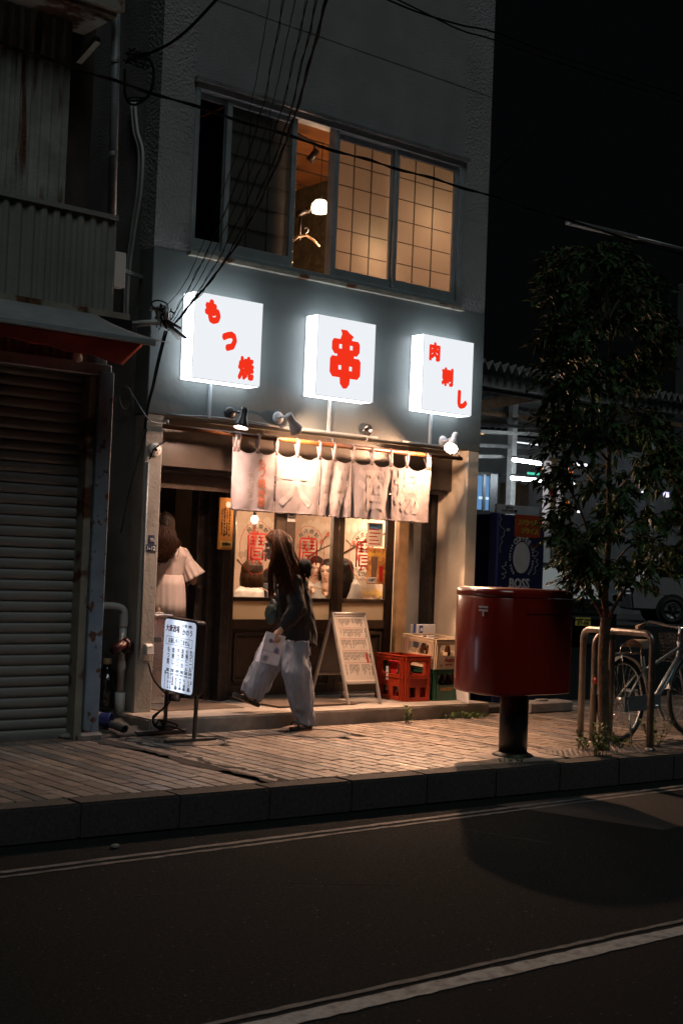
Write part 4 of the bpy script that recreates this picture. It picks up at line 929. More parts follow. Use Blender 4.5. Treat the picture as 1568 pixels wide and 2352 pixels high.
# ================================================================== orange notice, doormats, things in the entrance
p = at(514, 1200, 9.79)
mat('notice_gold', (.46, .20, .03), .5, var=.12, vs=5, bump=.05)
mat('notice_yellow', (.62, .45, .12), .5, var=.1, bump=.05)
t = thing('hanging_notice', 'tall orange hanging notice board on the dark door post', 'notice', p)
a, c = at(503, 1142, 9.79), at(531, 1263, 9.79)
MB().box(a.x, 9.775, c.z, c.x, 9.79, a.z).build('board', 'notice_gold', t, bevel=.003)
MB().box(a.x+.02, 9.772, c.z+.02, c.x-.005, 9.7745, c.z+.075).build('open_strip', 'notice_yellow', t)
front(text('営業中', .04, bold=.001, width=.085), (a.x+c.x)/2+.01, 9.770, c.z+.047).build('open_text', 'print_ink', t)
for k, s_ in enumerate(('クリーンなグラス', '樽生達人のいる店', 'うまいビールを注ぐ店', 'お客様においしい一杯')):
    front(text(vert(s_), .02, bold=.0005, height=.22+.03*(k % 2), width=.014), a.x+.035+k*.026, 9.7735, c.z+.24).build('notice_column', 'print_ink', t)
MB().lathe([(.026, 0), (.026, .002), (0, .002)], ((a.x+c.x)/2+.015, 9.7745, a.z-.06), 20, False, axis=(0, -1, 0)).build('notice_logo', 'print_white', t)
for k, (x0, x1, y0, y1, lab) in enumerate(((5.85, 6.66, 9.30, 10.05, 'brown doormat in the open entrance behind the lit menu sign'), (6.92, 7.78, 9.16, 9.93, 'brown doormat before the sliding doors under the woman'))):
    q = MB(); q.grid(lambda u, v: (x0+(x1-x0)*u+.006*math.sin(v*9), y0+(y1-y0)*v+.006*math.sin(u*11), .127+.003*noise.noise((u*9, v*9, k))), 24, 24); tag(q.build('doormat', 'mat_floor', solid=.012), lab, 'doormat', 'doormats on the step')
cb = at(366, 1500, 9.95)
t = thing('steel_cabinet', 'brushed steel cabinet just inside the entrance behind the pillar', 'cabinet', (5.9, 9.6, .12))
MB().box(5.78, 9.47, .16, 6.03, 9.80, .86).build('cabinet_body', 'steel', t, bevel=.008)
MB().box(5.775, 9.46, .862, 6.035, 9.80, .885).build('cabinet_top', 'steel', t, bevel=.005)
MB().box(5.83, 9.460, .66, 5.93, 9.47, .70).build('handle', 'alu_dark', t)
MB().box(5.79, 9.48, .12, 6.02, 9.78, .16).build('plinth', 'white_plastic', t)

# ================================================================== lit menu sign
mat('frame_black', (.02, .02, .022), .35, var=.15, bump=.03)
mat('leg_metal', (.10, .10, .105), .45, .6, var=.2, bump=.05)
def board_light():
    m = bpy.data.materials.new('menu_panel'); m.use_nodes = True; nt = m.node_tree; nt.nodes.remove(nt.nodes['Principled BSDF'])
    e = _n(nt, 'ShaderNodeEmission'); tc = _n(nt, 'ShaderNodeTexCoord'); sp = _n(nt, 'ShaderNodeSeparateXYZ'); nt.links.new(tc.outputs['Object'], sp.inputs[0])
    # glow painted brighter along the panel's vertical middle, no tube is modelled
    ma = _n(nt, 'ShaderNodeMath', operation='MULTIPLY'); ma.inputs[1].default_value = 1; nt.links.new(sp.outputs[0], ma.inputs[0])
    ab = _n(nt, 'ShaderNodeMath', operation='ABSOLUTE'); nt.links.new(ma.outputs[0], ab.inputs[0])
    mr = _n(nt, 'ShaderNodeMapRange', interpolation_type='SMOOTHSTEP'); mr.inputs[1].default_value = .012; mr.inputs[2].default_value = .14; mr.inputs[3].default_value = 1.75; mr.inputs[4].default_value = .62; nt.links.new(ab.outputs[0], mr.inputs[0])
    e.inputs[0].default_value = (.72, .80, 1, 1); nt.links.new(mr.outputs[0], e.inputs[1]); nt.links.new(e.outputs[0], nt.nodes['Material Output'].inputs[0]); MATS['menu_panel'] = m
board_light()
ms = thing('menu_sign', 'lit handwritten menu sign board on black legs before the entrance', 'sign', M=Matrix.Translation((5.615, 8.672, 0)) @ Matrix.Rotation(math.radians(-90), 4, 'Z') @ Matrix.Rotation(.035, 4, 'Y'))
mw_, mz0, mz1 = .2275, .335, .895
o = MB().prism(rrect(-mw_, mz0, mw_, mz1, .04), lambda x, z, d: (x, d-.035, z), .085).build('sign_case', 'frame_black', ms, local=True, bevel=.006)
MB().prism(rrect(-mw_+.014, mz0+.014, mw_-.014, mz1-.014, .032), lambda x, z, d: (x, -.038+d, z), .004).build('lit_panel', 'menu_panel', ms, local=True)
MB().prism(rrect(-mw_+.014, mz0+.014, mw_-.014, mz1-.014, .032), lambda x, z, d: (x, .0505+d, z), .003).build('lit_panel', 'menu_panel', ms, local=True)
mat('menu_ink', (.012, .012, .03), .6, var=.1, bump=0); mat('menu_red', (.42, .02, .03), .6, var=.1, bump=0)
def mtxt(s_, x, z, w, h, m='menu_ink', bold=.0014, vertical=True):
    tb = text(vert(s_) if vertical else s_, .05, bold=bold*.55, width=w, height=h, line=.95, ext=.0004); front(tb, x, -.0395, z).build('menu_line', m, ms, local=True)
mtxt('大衆酒場', -.095, .815, .19, .055, 'menu_red', .002, False); mtxt('かのう', .105, .80, .135, .045, vertical=False, bold=.0016); mtxt('もつ焼・肉刺し', .105, .848, .14, .024, vertical=False, bold=.0006)
mtxt('お通しやってません', 0, .722, .29, .04, vertical=False, bold=.0012)
q = MB()
for (x0, z0, x1, z1) in ((-.18, .692, .18, .692), (-.18, .752, .18, .752), (-.18, .692, -.18, .752), (.18, .692, .18, .752)): q.bar((x0, -.0393, z0), (x1, -.0393, z1), .003, .001, up=(0, 1, 0))
q.build('text_frame', 'menu_ink', ms, local=True)
cols = [(.175, '生ビール', '540', .16), (.118, '大瓶ビール', '580', .16), (.058, '清酒一合', '390', .14), (.0, 'ホッピー', '499', .13), (-.07, '肉刺し', '390', .13), (-.135, 'もつ煮', '380', .13)]
for x, s_, pr, h in cols:
    mtxt(s_, x, .675-h/2, .034, h); mtxt(pr, x, .50, .045, .026, bold=.0012, vertical=False); mtxt('(%d)' % int(int(pr)*1.1), x, .473, .04, .014, bold=.0004, vertical=False)
for x, s_, pr, h in ((.165, 'レバ刺', '580', .08), (.105, 'もつ焼串', '130~', .085), (.05, 'やきとり', '180~', .085), (-.01, '本日のお刺身', '500', .095)):
    mtxt(s_, x, .455-h/2, .03, h); mtxt(pr, x, .376, .042, .018, bold=.001, vertical=False)
mtxt('営業時間', -.055, .425, .02, .07, 'menu_red', .001)
mtxt('月~金16時~23時', -.085, .415, .016, .11, bold=.0008); mtxt('土日祝12時~23時', -.118, .415, .016, .11, bold=.0008); mtxt('電話0466537969', -.165, .42, .018, .14, bold=.0008)
mtxt('プレミアムモルツ', .203, .60, .012, .13, bold=.0005); mtxt('名物', .198, .44, .014, .03, bold=.0005)
for s_ in (-1, 1):
    MB().box(s_*.205-.012, .0, .03, s_*.205+.012, .024, mz0+.06).build('leg', 'leg_metal', ms, local=True, bevel=.002)
    MB().box(s_*.205-.02, -.24, 0, s_*.205+.02, .20, .03).build('foot_bar', 'leg_metal', ms, local=True, bevel=.004)
    MB().cyl((s_*.205+.014, .01, .37), (s_*.205+.03, .01, .37), .012, n=10).build('knob', 'black_plastic', ms, local=True)
oc = at(337, 1505, 9.24)
wire('power_cable', catm([oc+V((.0,-.03,-.06)), at(352, 1558, 9.05), at(366, 1578, 8.85), at(383, 1598, 8.78), at(380, 1620, 8.78), at(362, 1640, 8.79), at(352, 1652, 8.8), at(356, 1668, 8.8), at(372, 1672, 8.8), at(378, 1660, 8.8), at(366, 1654, 8.8), at(360, 1668, 8.8), at(385, 1668, 8.82), at(405, 1672, 8.8), at(424, 1680, 8.78)], 7), .0065, 'black power cable looping from the outlet to the menu sign', cat='cable')
wire('power_cable', catm([at(392, 1595, 8.75), at(388, 1615, 8.76), at(366, 1634, 8.78), at(351, 1648, 8.79), at(362, 1672, 8.8), at(377, 1675, 8.8), at(371, 1655, 8.82), at(395, 1660, 8.84), at(409, 1668, 8.84), at(392, 1676, 8.82), at(366, 1677, 8.8)], 7), .0055, 'black cable coil piled at the foot of the menu sign', cat='cable')

# ================================================================== A-board
mat('aboard_alu', (.50, .46, .42), .4, .6, var=.08, bump=.03)
mat('menu_paper', (.62, .55, .48), .35, var=.06, vs=5, bump=.02)
ab_ = thing('a_board', 'aluminium A-board with a printed menu standing on the step', 'A-board', (7.865, 9.40, .12))
x0, x1, ya, yb, zt_ = 7.68, 8.05, 9.155, 9.70, .905; ym = 9.43
def lean(x, s_, y0, dz=0):                       # point on the leaning front (s from foot to top)
    return V((x, y0+(ym-y0)*s_, .12+(zt_-.12)*s_))
nrm = V((0, -(zt_-.12), (ym-ya))).normalized()
for side, y0, nm in ((0, ya, 'front_leg'), (1, yb, 'rear_leg')):
    for x in (x0, x1): MB().bar(lean(x, 0, y0), lean(x, 1, y0), .03, .022, up=(1, 0, 0)).build(nm, 'aboard_alu', ab_, bevel=.003)
    for s_ in ((.24, .985) if side == 0 else (.30, .985)): MB().bar(lean(x0+.016, s_, y0), lean(x1-.016, s_, y0), .028, .02, up=nrm).build('cross_bar', 'aboard_alu', ab_, bevel=.003)
MB().cyl((x0-.012, ym, zt_), (x1+.012, ym, zt_), .016, n=12).build('top_hinge', 'aboard_alu', ab_)
q = MB(); q.add([lean(x0+.016, .255, ya)+nrm*.002, lean(x1-.016, .255, ya)+nrm*.002, lean(x1-.016, .97, ya)+nrm*.002, lean(x0+.016, .97, ya)+nrm*.002], [(0,1,2,3)]); q.build('menu_sheet', 'menu_paper', ab_, solid=.004)
q = MB(); q.add([lean(x0+.02, .30, yb), lean(x1-.02, .30, yb), lean(x1-.02, .97, yb), lean(x0+.02, .97, yb)], [(0,1,2,3)]); q.build('rear_sheet', 'panel_brown', ab_, solid=.004)
ax = V((1, 0, 0)); az = (lean(0, 1, ya)-lean(0, 0, ya)).normalized(); L_ = (lean(0, 1, ya)-lean(0, 0, ya)).length
AM = Matrix(((ax.x, az.x, nrm.x, 0), (ax.y, az.y, nrm.y, 0), (ax.z, az.z, nrm.z, 0), (0, 0, 0, 1)))
r = random.Random(2)
def onboard(tb, x, s_, off=.0065): return tb.xf(Matrix.Translation(lean(x, s_, ya)+nrm*off) @ AM)
q = MB()
for blk, (s0, s1) in enumerate(((.31, .44), (.47, .575), (.60, .71), (.73, .83), (.85, .94))):
    for c_ in range(20):
        x = x0+.045+c_*.0145
        if r.random() < .12: continue
        l = (s1-s0)*r.uniform(.45, .95)
        for seg in range(3): q.add(*(lambda bb: (bb.v, bb.f))(onboard(MB().box(-.0025, -l*L_*.14, -.0004, .0025, l*L_*.14, .0004), x, s1-l*(seg+.5)/3)))
tag(q.build('menu_columns', 'print_ink', ab_), kind='stuff')
for s_ in (.455, .588, .72, .84): onboard(MB().box(-.15, -.0012, -.0004, .15, .0012, .0004), (x0+x1)/2, s_).build('menu_rule', 'print_red', ab_)
for txt_, s_, m in (('ドリンク', .78, 'print_ink'), ('宴会コース', .50, 'print_ink'), ('ハッピーアワー', .365, 'print_ink')): onboard(text(vert(txt_), .02, bold=.0008, width=.014, height=.085), x1-.028, s_, .0072).build('menu_heading', m, ab_)
onboard(MB().box(-.012, -.045, -.0004, .012, .045, .0004), x1-.06, .505).build('menu_band', 'print_red', ab_)
glass('film', (.9, .9, .9), .10, .12); q = MB(); q.grid(lambda u, v: lean(x0+.02+(x1-x0-.04)*u, .262+.70*v, ya)+nrm*(.011+.0025*noise.noise((u*7, v*9, 2))), 30, 40); q.build('clear_film', 'film', ab_)

# ================================================================== crates
mat('crate_red', (.30, .032, .010), .42, var=.14, bump=.06, bs=60, stain=.25, ss=5, scol=(.10, .02, .01))
mat('crate_white', (.66, .52, .36), .42, var=.08, bump=.05, stain=.25, ss=4, scol=(.35, .25, .16))
mat('crate_green', (.02, .085, .045), .42, var=.14, bump=.05, stain=.25, ss=5, scol=(.01, .03, .02))
mat('bottle', (.045, .018, .006), .12, var=.1, bump=0, spec=.8)
mat('print_crate_red', (.30, .02, .015), .5, var=.1, bump=0)
def crate(name, label, loc, rz, w, d, h, m, hole, tilt=0, mid=True):
    M = Matrix.Translation(loc) @ Matrix.Rotation(rz, 4, 'Z') @ Matrix.Rotation(tilt, 4, 'X'); t = thing(name, label, 'crate', M=M, group='beer crates on the step')
    th = .014
    def wall(nm, A, B, ox, oy):       # wall from A to B in plan with a rounded window; (ox,oy) outward
        A = V(A); B = V(B); L = (B-A).length; u = (B-A)/L; q = MB()
        hz0, hz1 = h*hole[0], h*hole[1]; hx0, hx1 = L*.16, L*.84
        def P_(s_, z, o_): return (A.x+u.x*s_+ox*o_, A.y+u.y*s_+oy*o_, z)
        def slab(s0, z0, s1, z1, a=0, c_=th): q.add([P_(s0,z0,a),P_(s1,z0,a),P_(s1,z0,c_),P_(s0,z0,c_),P_(s0,z1,a),P_(s1,z1,a),P_(s1,z1,c_),P_(s0,z1,c_)], [(0,3,2,1),(4,5,6,7),(0,1,5,4),(1,2,6,5),(2,3,7,6),(3,0,4,7)])
        if mid:
            slab(0, 0, L, h*.09); slab(0, h*.31, L, hz0)
            for s0, s1 in ((0, .16), (.42, .60), (.84, 1)): slab(L*s0, h*.09, L*s1, h*.31)
        else: slab(0, 0, L, hz0)
        slab(0, hz1, L, h); slab(0, hz0, hx0, hz1); slab(hx1, hz0, L, hz1)
        rr = .03
        for cx_, cz_, sx_, sz_ in ((hx0, hz0, 1, 1), (hx1, hz0, -1, 1), (hx0, hz1, 1, -1), (hx1, hz1, -1, -1)):
            pl = [(cx_, cz_), (cx_+sx_*rr, cz_), (cx_+sx_*rr*.3, cz_+sz_*rr*.3), (cx_, cz_+sz_*rr)]; q.prism(pl, lambda s_, z, dd: P_(s_, z, dd), th)
        slab(-.004, h-.03, L+.004, h-.018, th, th+.012); slab(-.004, h-.002, L+.004, h+.004, -.002, th+.012)
        if mid: slab(0, h*.50, L, h*.515, th, th+.010)
        slab(0, 0, L, .014, th, th+.008)
        for s_ in (.02, L-.02, L*.16-.012, L*.84+.012): slab(s_-.005, .014, s_+.005, h-.03, th, th+.010)
        q.build(nm, m, t, local=True)
    wall('front_wall', (0, th), (w, th), 0, -1); wall('rear_wall', (w, d-th), (0, d-th), 0, 1)
    wall('side_wall', (th, d-2*th), (th, 2*th), -1, 0); wall('side_wall', (w-th, 2*th), (w-th, d-2*th), 1, 0)
    q = MB(); q.box(th, th, .0, w-th, d-th, .012); q.build('base', m, t, local=True)
    q = MB()
    for i in range(1, 4): q.box(w*i/4-.003, 2*th, .012, w*i/4+.003, d-2*th, h*.55)
    for j in range(1, 5): q.box(2*th, d*j/5-.003, .013, w-2*th, d*j/5+.003, h*.549)
    q.build('divider', m, t, local=True)
    return t
def bottle(M, label):
    t = thing('beer_bottle', label, 'bottle', M=M, group='brown bottles in the crates')
    MB().lathe([(0, 0), (.028, 0), (.031, .01), (.031, .14), (.024, .18), (.013, .21), (.012, .25), (.014, .253), (.014, .262), (0, .262)], (0,0,0), 14).build('glass_body', 'bottle', t, local=True)
rc = crate('red_crate', 'tall red beer crate at the left of the stack, beside the A-board', (8.385, 9.20, .121), math.radians(-4), .285, .46, .41, 'crate_red', (.58, .88))
gc = crate('green_crate', 'green beer crate at the bottom under the cream crate', (8.70, 9.175, .121), 0, .37, .45, .285, 'crate_green', (.50, .86), mid=False)
wc = crate('cream_crate', 'cream beer crate stacked on top of the green one', (8.70, 9.165, .412), math.radians(1), .37, .45, .275, 'crate_white', (.44, .82), tilt=math.radians(3.5), mid=False)
def on_crate(t, txt_, x, z, w, h, m, bold=.001, side=None):
    tb = text(txt_, .05, bold=bold, width=w, height=h, ext=.0008)
    if side is None: front(tb, x, -.0016, z)
    else: tb.xf(Matrix.Translation((-.0016, x, z)) @ Matrix.Rotation(math.radians(-90), 4, 'Z') @ FRONT)
    tb.build('crate_lettering', m, t, local=True)
on_crate(wc, 'Asahi', .19, .085, .13, .045, 'print_crate_red', .0022); on_crate(wc, 'ASAHI BEER', .185, .042, .10, .018, 'print_crate_red', .0006); on_crate(wc, '大', .09, .035, .032, .034, 'print_crate_red', .0008); on_crate(wc, '20', .275, .040, .045, .032, 'print_crate_red', .0014)
on_crate(gc, 'SUNTORY', .18, .105, .17, .03, 'notice_gold', .0008)
on_crate(rc, vert('高酒'), .28, .24, .04, .13, 'print_white', .0008, side=1)
def bottles(base, spots, dx, dy, z, where):
    ms_ = [base @ Matrix.Translation((.02+dx*fx, .03+dy*fy, z)) for fx, fy in spots]; ms_.sort(key=lambda m_: proj(m_.translation)[0])
    for k, m_ in enumerate(ms_): bottle(m_, '%s brown beer bottle from the left %s' % (('first', 'second', 'third', 'fourth', 'fifth')[k], where))
bottles(Matrix.Translation((8.70, 9.165, .412)) @ Matrix.Rotation(math.radians(1), 4, 'Z') @ Matrix.Rotation(math.radians(3.5), 4, 'X'), ((.12, .3), (.37, .3), (.62, .1), (.12, .5), (.37, .7)), .33, .39, .013, 'standing in the cream crate')
bottles(Matrix.Translation((8.385, 9.20, .121)) @ Matrix.Rotation(math.radians(-4), 4, 'Z'), ((.15, .35), (.4, .15), (.15, .75)), .22, .40, .07, 'standing in the red crate')
bottles(Matrix.Translation((8.70, 9.175, .121)), ((.3, .15), (.55, .15), (.78, .15)), .33, .40, .013, 'inside the green crate')
mat('card_white', (.70, .68, .68), .7, var=.06, bump=.08, bs=20); mat('card_blue', (.03, .08, .33), .6, var=.1, bump=.05)
t = thing('carton', 'white carton with blue print leaning behind the cream crate', 'carton', (8.95, 9.66, .12))
MB().box(8.86, 9.635, .12, 9.15, 9.685, .80).build('carton_body', 'card_white', t, bevel=.004)
q = MB(); q.box(8.855, 9.63, .70, 8.885, 9.636, .803); q.box(8.93, 9.63, .715, 8.975, 9.6345, .79); q.build('carton_print', 'card_blue', t)
front(text('角', .05, bold=.001, height=.035), 8.953, 9.629, .75).build('carton_letter', 'print_white', t)
t = thing('drink_box', 'white box with blue lettering standing inside the cream crate', 'carton', (8.98, 9.50, .49))
MB().box(8.86, 9.52, .49, 9.04, 9.56, .70).build('box_body', 'card_white', t, bevel=.003)
front(text(vert('翔サワー'), .05, bold=.001, width=.03, height=.13), 8.985, 9.517, .61).build('box_lettering', 'card_blue', t)
MB().box(8.865, 9.516, .52, 8.895, 9.519, .69).build('box_stripe', 'card_blue', t)
t = thing('folded_carton', 'flattened white and blue carton at the right end of the crates', 'carton', (9.1, 9.1, .12))
MB().box(9.085, 9.10, .122, 9.11, 9.34, .50).build('carton_panel', 'card_white', t, bevel=.003)
MB().box(9.0825, 9.15, .2, 9.0845, 9.30, .42).build('carton_print', 'card_blue', t)
fl = [atz(1049, 1607, .125), atz(1076, 1616, .125)]; q = MB(); u_ = (fl[1]-fl[0]); q.add([fl[0], fl[1], fl[1]+V((0.02, .03, .115)), fl[0]+u_*.62+V((.01, .03, .105)), fl[0]+u_*.35+V((.01, .03, .13)), fl[0]+V((.01, .03, .13))], [(0,1,2,3,4,5)]); q.build('torn_flap', 'card_white', t, solid=.004)
t = thing('red_drink_pack', 'red and white drinks pack sitting inside the red crate', 'carton', (8.56, 9.5, .3))
MB().box(8.47, 9.42, .33, 8.64, 9.56, .47).build('pack_body', 'print_red', t, bevel=.003); MB().box(8.468, 9.416, .35, 8.60, 9.419, .39).build('pack_stripe', 'print_white', t)
front(text('20本', .04, bold=.001, width=.08), 8.55, 9.415, .43).build('pack_lettering', 'print_white', t)

# ================================================================== mailbox
mat('post_red', (.26, .014, .007), .30, var=.06, vs=3, bump=.0, bs=30, coat=.7, crough=.12)
mat('post_black', (.014, .015, .017), .38, var=.15, bump=.05)
mb = thing('mailbox', 'large red rounded street mailbox on a black pole at the kerb', 'mailbox', (7.37, 6.90, 0))
A_, B_, Cm = V((7.062, 6.655, 0)), V((7.09, 7.14, 0)), V((6.80, 6.93, 0))
pw_ = math.log(.5)/math.log(.35); arc = [V((7.062+.028*t-.13*(4*t**pw_*(1-t**pw_))**.75, 6.655+.60*t, 0)) for t in [k/14 for k in range(15)]]
foot = [(p.x, p.y) for p in arc]+[(7.09, 7.255), (7.68, 7.255), (7.705, 7.245), (7.72, 7.215), (7.72, 6.695), (7.705, 6.665), (7.68, 6.655), (7.062, 6.655)]
def grow(poly, e):
    cx_ = sum(p[0] for p in poly)/len(poly); cy_ = sum(p[1] for p in poly)/len(poly); return [(cx_+(x-cx_)*(1+e), cy_+(y-cy_)*(1+e)) for x, y in poly]
def stack(levels, m, nm):
    q = MB(); n = len(foot)
    for z, e in levels: q.v += [(x, y, z) for x, y in grow(foot, e)]
    for j in range(len(levels)-1):
        for k in range(n):
            if k in (14, n-1): continue
            q.f.append((j*n+k, j*n+(k+1) % n, (j+1)*n+(k+1) % n, (j+1)*n+k)); q.sm.append(k < 14)
    q.f += [tuple(range(n))[::-1], tuple(range((len(levels)-1)*n, len(levels)*n))]; q.sm += [False, False]
    return q.build(nm, m, mb)
stack([(.465, -.06), (.47, -.012), (.485, 0), (.8, .002), (1.155, 0), (1.158, -.008)], 'post_red', 'body')
stack([(1.163, -.008), (1.166, .006), (1.195, .006), (1.212, -.015), (1.222, -.08), (1.226, -.25)], 'post_red', 'lid')
MB().cyl((7.37, 6.90, -.01), (7.37, 6.90, .47), .105, n=32).build('pole', 'post_black', mb)
MB().lathe([(.15, .004), (.15, .012), (.112, .03)], (7.37, 6.90, 0), 32).build('pole_collar', 'post_black', mb)
best = min(range(15), key=lambda k: abs(proj((arc[k].x, arc[k].y, 1.07))[0]-1108)); pm = arc[best]; tn = (arc[min(14, best+1)]-arc[best-1]).normalized()
nn = V((-tn.y, tn.x, 0)); nn = nn if nn.x < 0 else -nn; tn = -tn if tn.y > 0 else tn
q = MB(); mk = lambda x, z, d: tuple(V((pm.x, pm.y, 1.065+z))+tn*x+nn*(.001+d))
for (x0_, z0_, x1_, z1_) in ((-.042, .016, .042, .030), (-.042, -.008, .042, .006), (-.007, -.042, .007, -.008)): q.prism([(x0_, z0_), (x1_, z0_), (x1_, z1_), (x0_, z1_)], mk, .004)
q.build('postal_mark', 'print_white', mb)
b = MB(); b.box(7.2, 6.648, 1.05, 7.6, 6.655, 1.10); b.build('rear_plate', 'post_red', mb, bevel=.002)

# ================================================================== tree guards
def hoop(label, pts, r=.027):
    t = thing('tree_guard', label, 'rail', (pts[0][0], pts[0][1], 0), group='steel tree guards')
    P_ = [V(p) for p in pts]; out = [P_[0]]
    for a, b_, c_ in zip(P_, P_[1:], P_[2:]):
        d0, d1 = (a-b_).normalized(), (c_-b_).normalized(); R_ = .085
        for k in range(7): u = k/6; out.append((b_+d0*R_)*(1-u)**2+b_*2*u*(1-u)+(b_+d1*R_)*u*u)
    out.append(P_[-1]); MB().tube(out, r, 16).build('bent_pipe', 'rail_steel', t)
    for p in (P_[0], P_[-1]): MB().lathe([(r+.02, .0), (r+.02, .008), (r, .02)], (p.x, p.y, 0), 16).build('foot_flange', 'rail_steel', t)
g1, g3 = atz(1490, 1722, 0), atz(1397, 1708, 0)
gy = 7.36; hoop('bare steel tree guard hoop with long top bar, right of the trunk', [(g1.x, g1.y, 0), (g1.x, g1.y, .90), (g1.x-.02, gy, .90), (g1.x-.02, gy, 0)])
hoop('short steel tree guard hoop in front of the trunk at left', [(8.52, 7.12, 0), (8.52, 7.12, .865), (g3.x, g3.y, .865), (g3.x, g3.y, 0)])

# ================================================================== street tree
mat('bark', (.115, .085, .058), .9, var=.4, vs=14, bump=1, bs=60)
mat('leaf', (.028, .068, .020), .55, var=.35, vs=5, bump=.05, island=.45, spec=.2)
mat('weed', (.075, .13, .03), .6, var=.35, vs=8, bump=.05, island=.35)
TY = 6.80
tr = thing('street_tree', 'slim leafy street tree growing between the steel guards', 'tree', atz(1385, 1722, 0))
def pp(l, y0=TY): return [at(x, y, y0+dy) for x, y, dy in l]
q = MB()
q.tube(catm(pp([(1386, 1730, 0), (1386, 1650, 0), (1384, 1560, 0), (1385, 1490, 0), (1391, 1420, 0)]), 5), [.046]*4+[.043]*6+[.041]*6+[.042]*5, 12)
q.build('trunk', 'bark', tr)
limbs = [([(1390, 1430, 0), (1372, 1395, .05), (1350, 1362, .1), (1318, 1325, .15), (1285, 1290, .2)], .022), ([(1391, 1425, 0), (1388, 1370, 0), (1392, 1300, -.03), (1398, 1200, -.03), (1396, 1080, 0), (1400, 980, .03), (1402, 880, .02), (1398, 760, 0), (1385, 650, .02), (1372, 560, .0)], .030),
         ([(1393, 1430, 0), (1412, 1390, -.1), (1440, 1345, -.15), (1480, 1300, -.2)], .018), ([(1389, 1400, 0), (1374, 1340, -.1), (1362, 1270, -.15), (1335, 1180, -.2), (1300, 1110, -.2)], .018), ([(1396, 1180, 0), (1425, 1120, .1), (1470, 1060, .2), (1520, 1020, .25)], .014), ([(1400, 970, 0), (1430, 930, -.1), (1462, 890, -.1), (1490, 850, -.1)], .013), ([(1400, 900, 0), (1370, 840, .1), (1330, 790, .15), (1290, 770, .2)], .012), ([(1397, 1060, 0), (1350, 1010, -.2), (1300, 980, -.25), (1255, 985, -.3)], .012), ([(1394, 740, 0), (1420, 690, .1), (1455, 660, .15)], .010), ([(1395, 1250, 0), (1450, 1200, .25), (1510, 1180, .35)], .014), ([(1394, 1150, 0), (1340, 1080, .3), (1290, 1060, .35)], .012), ([(1390, 1330, 0), (1430, 1270, -.25), (1480, 1230, -.4)], .012)]
q = MB()
for l, r0 in limbs: c_ = catm(pp(l), 5); q.tube(c_, [r0*(1-.75*i/len(c_)) for i in range(len(c_))], 7)
q.build('branches', 'bark', tr)
outline = [(560, 1340, 1400), (600, 1305, 1435), (640, 1287, 1480), (700, 1295, 1505), (760, 1288, 1505), (820, 1285, 1495), (870, 1280, 1480), (930, 1284, 1480), (990, 1285, 1535), (1060, 1288, 1580), (1150, 1296, 1590), (1230, 1306, 1580), (1290, 1325, 1540), (1330, 1340, 1470), (1350, 1350, 1440)]
def span(y):
    for a, b_ in zip(outline, outline[1:]):
        if a[0] <= y <= b_[0]: u = (y-a[0])/(b_[0]-a[0]); return a[1]+(b_[1]-a[1])*u, a[2]+(b_[2]-a[2])*u
    return 1340, 1400
r = random.Random(21)
lv = MB(); tw = MB()
def leaf(b_, base, d, L, wd, nrm_):
    s_ = d.cross(nrm_).normalized()*wd; up_ = s_.cross(d).normalized(); m_ = base+d*L*.45
    b_.add([base, m_-s_+up_*wd*.35, m_+d*L*.02, m_+s_+up_*wd*.35, base+d*L+V((0,0,-L*.12))], [(0,2,1),(0,3,2),(1,2,4),(2,3,4)])
ntw = 0
while ntw < 900:
    y = r.uniform(560, 1350); a0, a1 = span(y)
    x = r.uniform(a0, a1); mid_ = (a0+a1)/2; e_ = abs(x-mid_)/((a1-a0)/2)
    if r.random() > .35+.75*e_: continue
    if noise.noise((x*.013, y*.016, 3)) < -.10 and e_ < .93: continue       # gaps in the crown
    if 885 < y < 965 and x > 1405 and r.random() < .85: continue
    dep = r.uniform(-1, 1)*.62*math.sqrt(max(.1, 1-e_*e_)); p = at(x, y, TY+dep); c_ = at(mid_, y-20, TY)
    d = (p-c_); d.z *= .3; d = (d.normalized() if d.length > .01 else V((1,0,0)))+V((r.uniform(-.7, .7), r.uniform(-.7, .7), r.uniform(-.5, .35))); d.normalize()
    L = r.uniform(.14, .30); n = r.randint(11, 18); pts = [p+d*L*(i/4)+V((0, 0, -.10*L*(i/4)**2*4*.6)) for i in range(5)]; tw.tube(pts, [.0035-.0006*i for i in range(5)], 4)
    for k in range(n):
        u = k/(n-1); b0 = pts[min(3, int(u*4))].lerp(pts[min(4, int(u*4)+1)], u*4-min(3, int(u*4))) if u < 1 else pts[4]
        ld = d*.7+V((r.uniform(-1, 1), r.uniform(-1, 1), r.uniform(-.95, .25))); ld.normalize(); leaf(lv, b0, ld, r.uniform(.055, .11), r.uniform(.014, .024), V((r.uniform(-.5, .5), r.uniform(-.5, .5), 1)).normalized())
    ntw += 1
tag(tw.build('twigs', 'bark', tr), kind='stuff'); lv.build('crown', 'leaf', tr, normals=False)

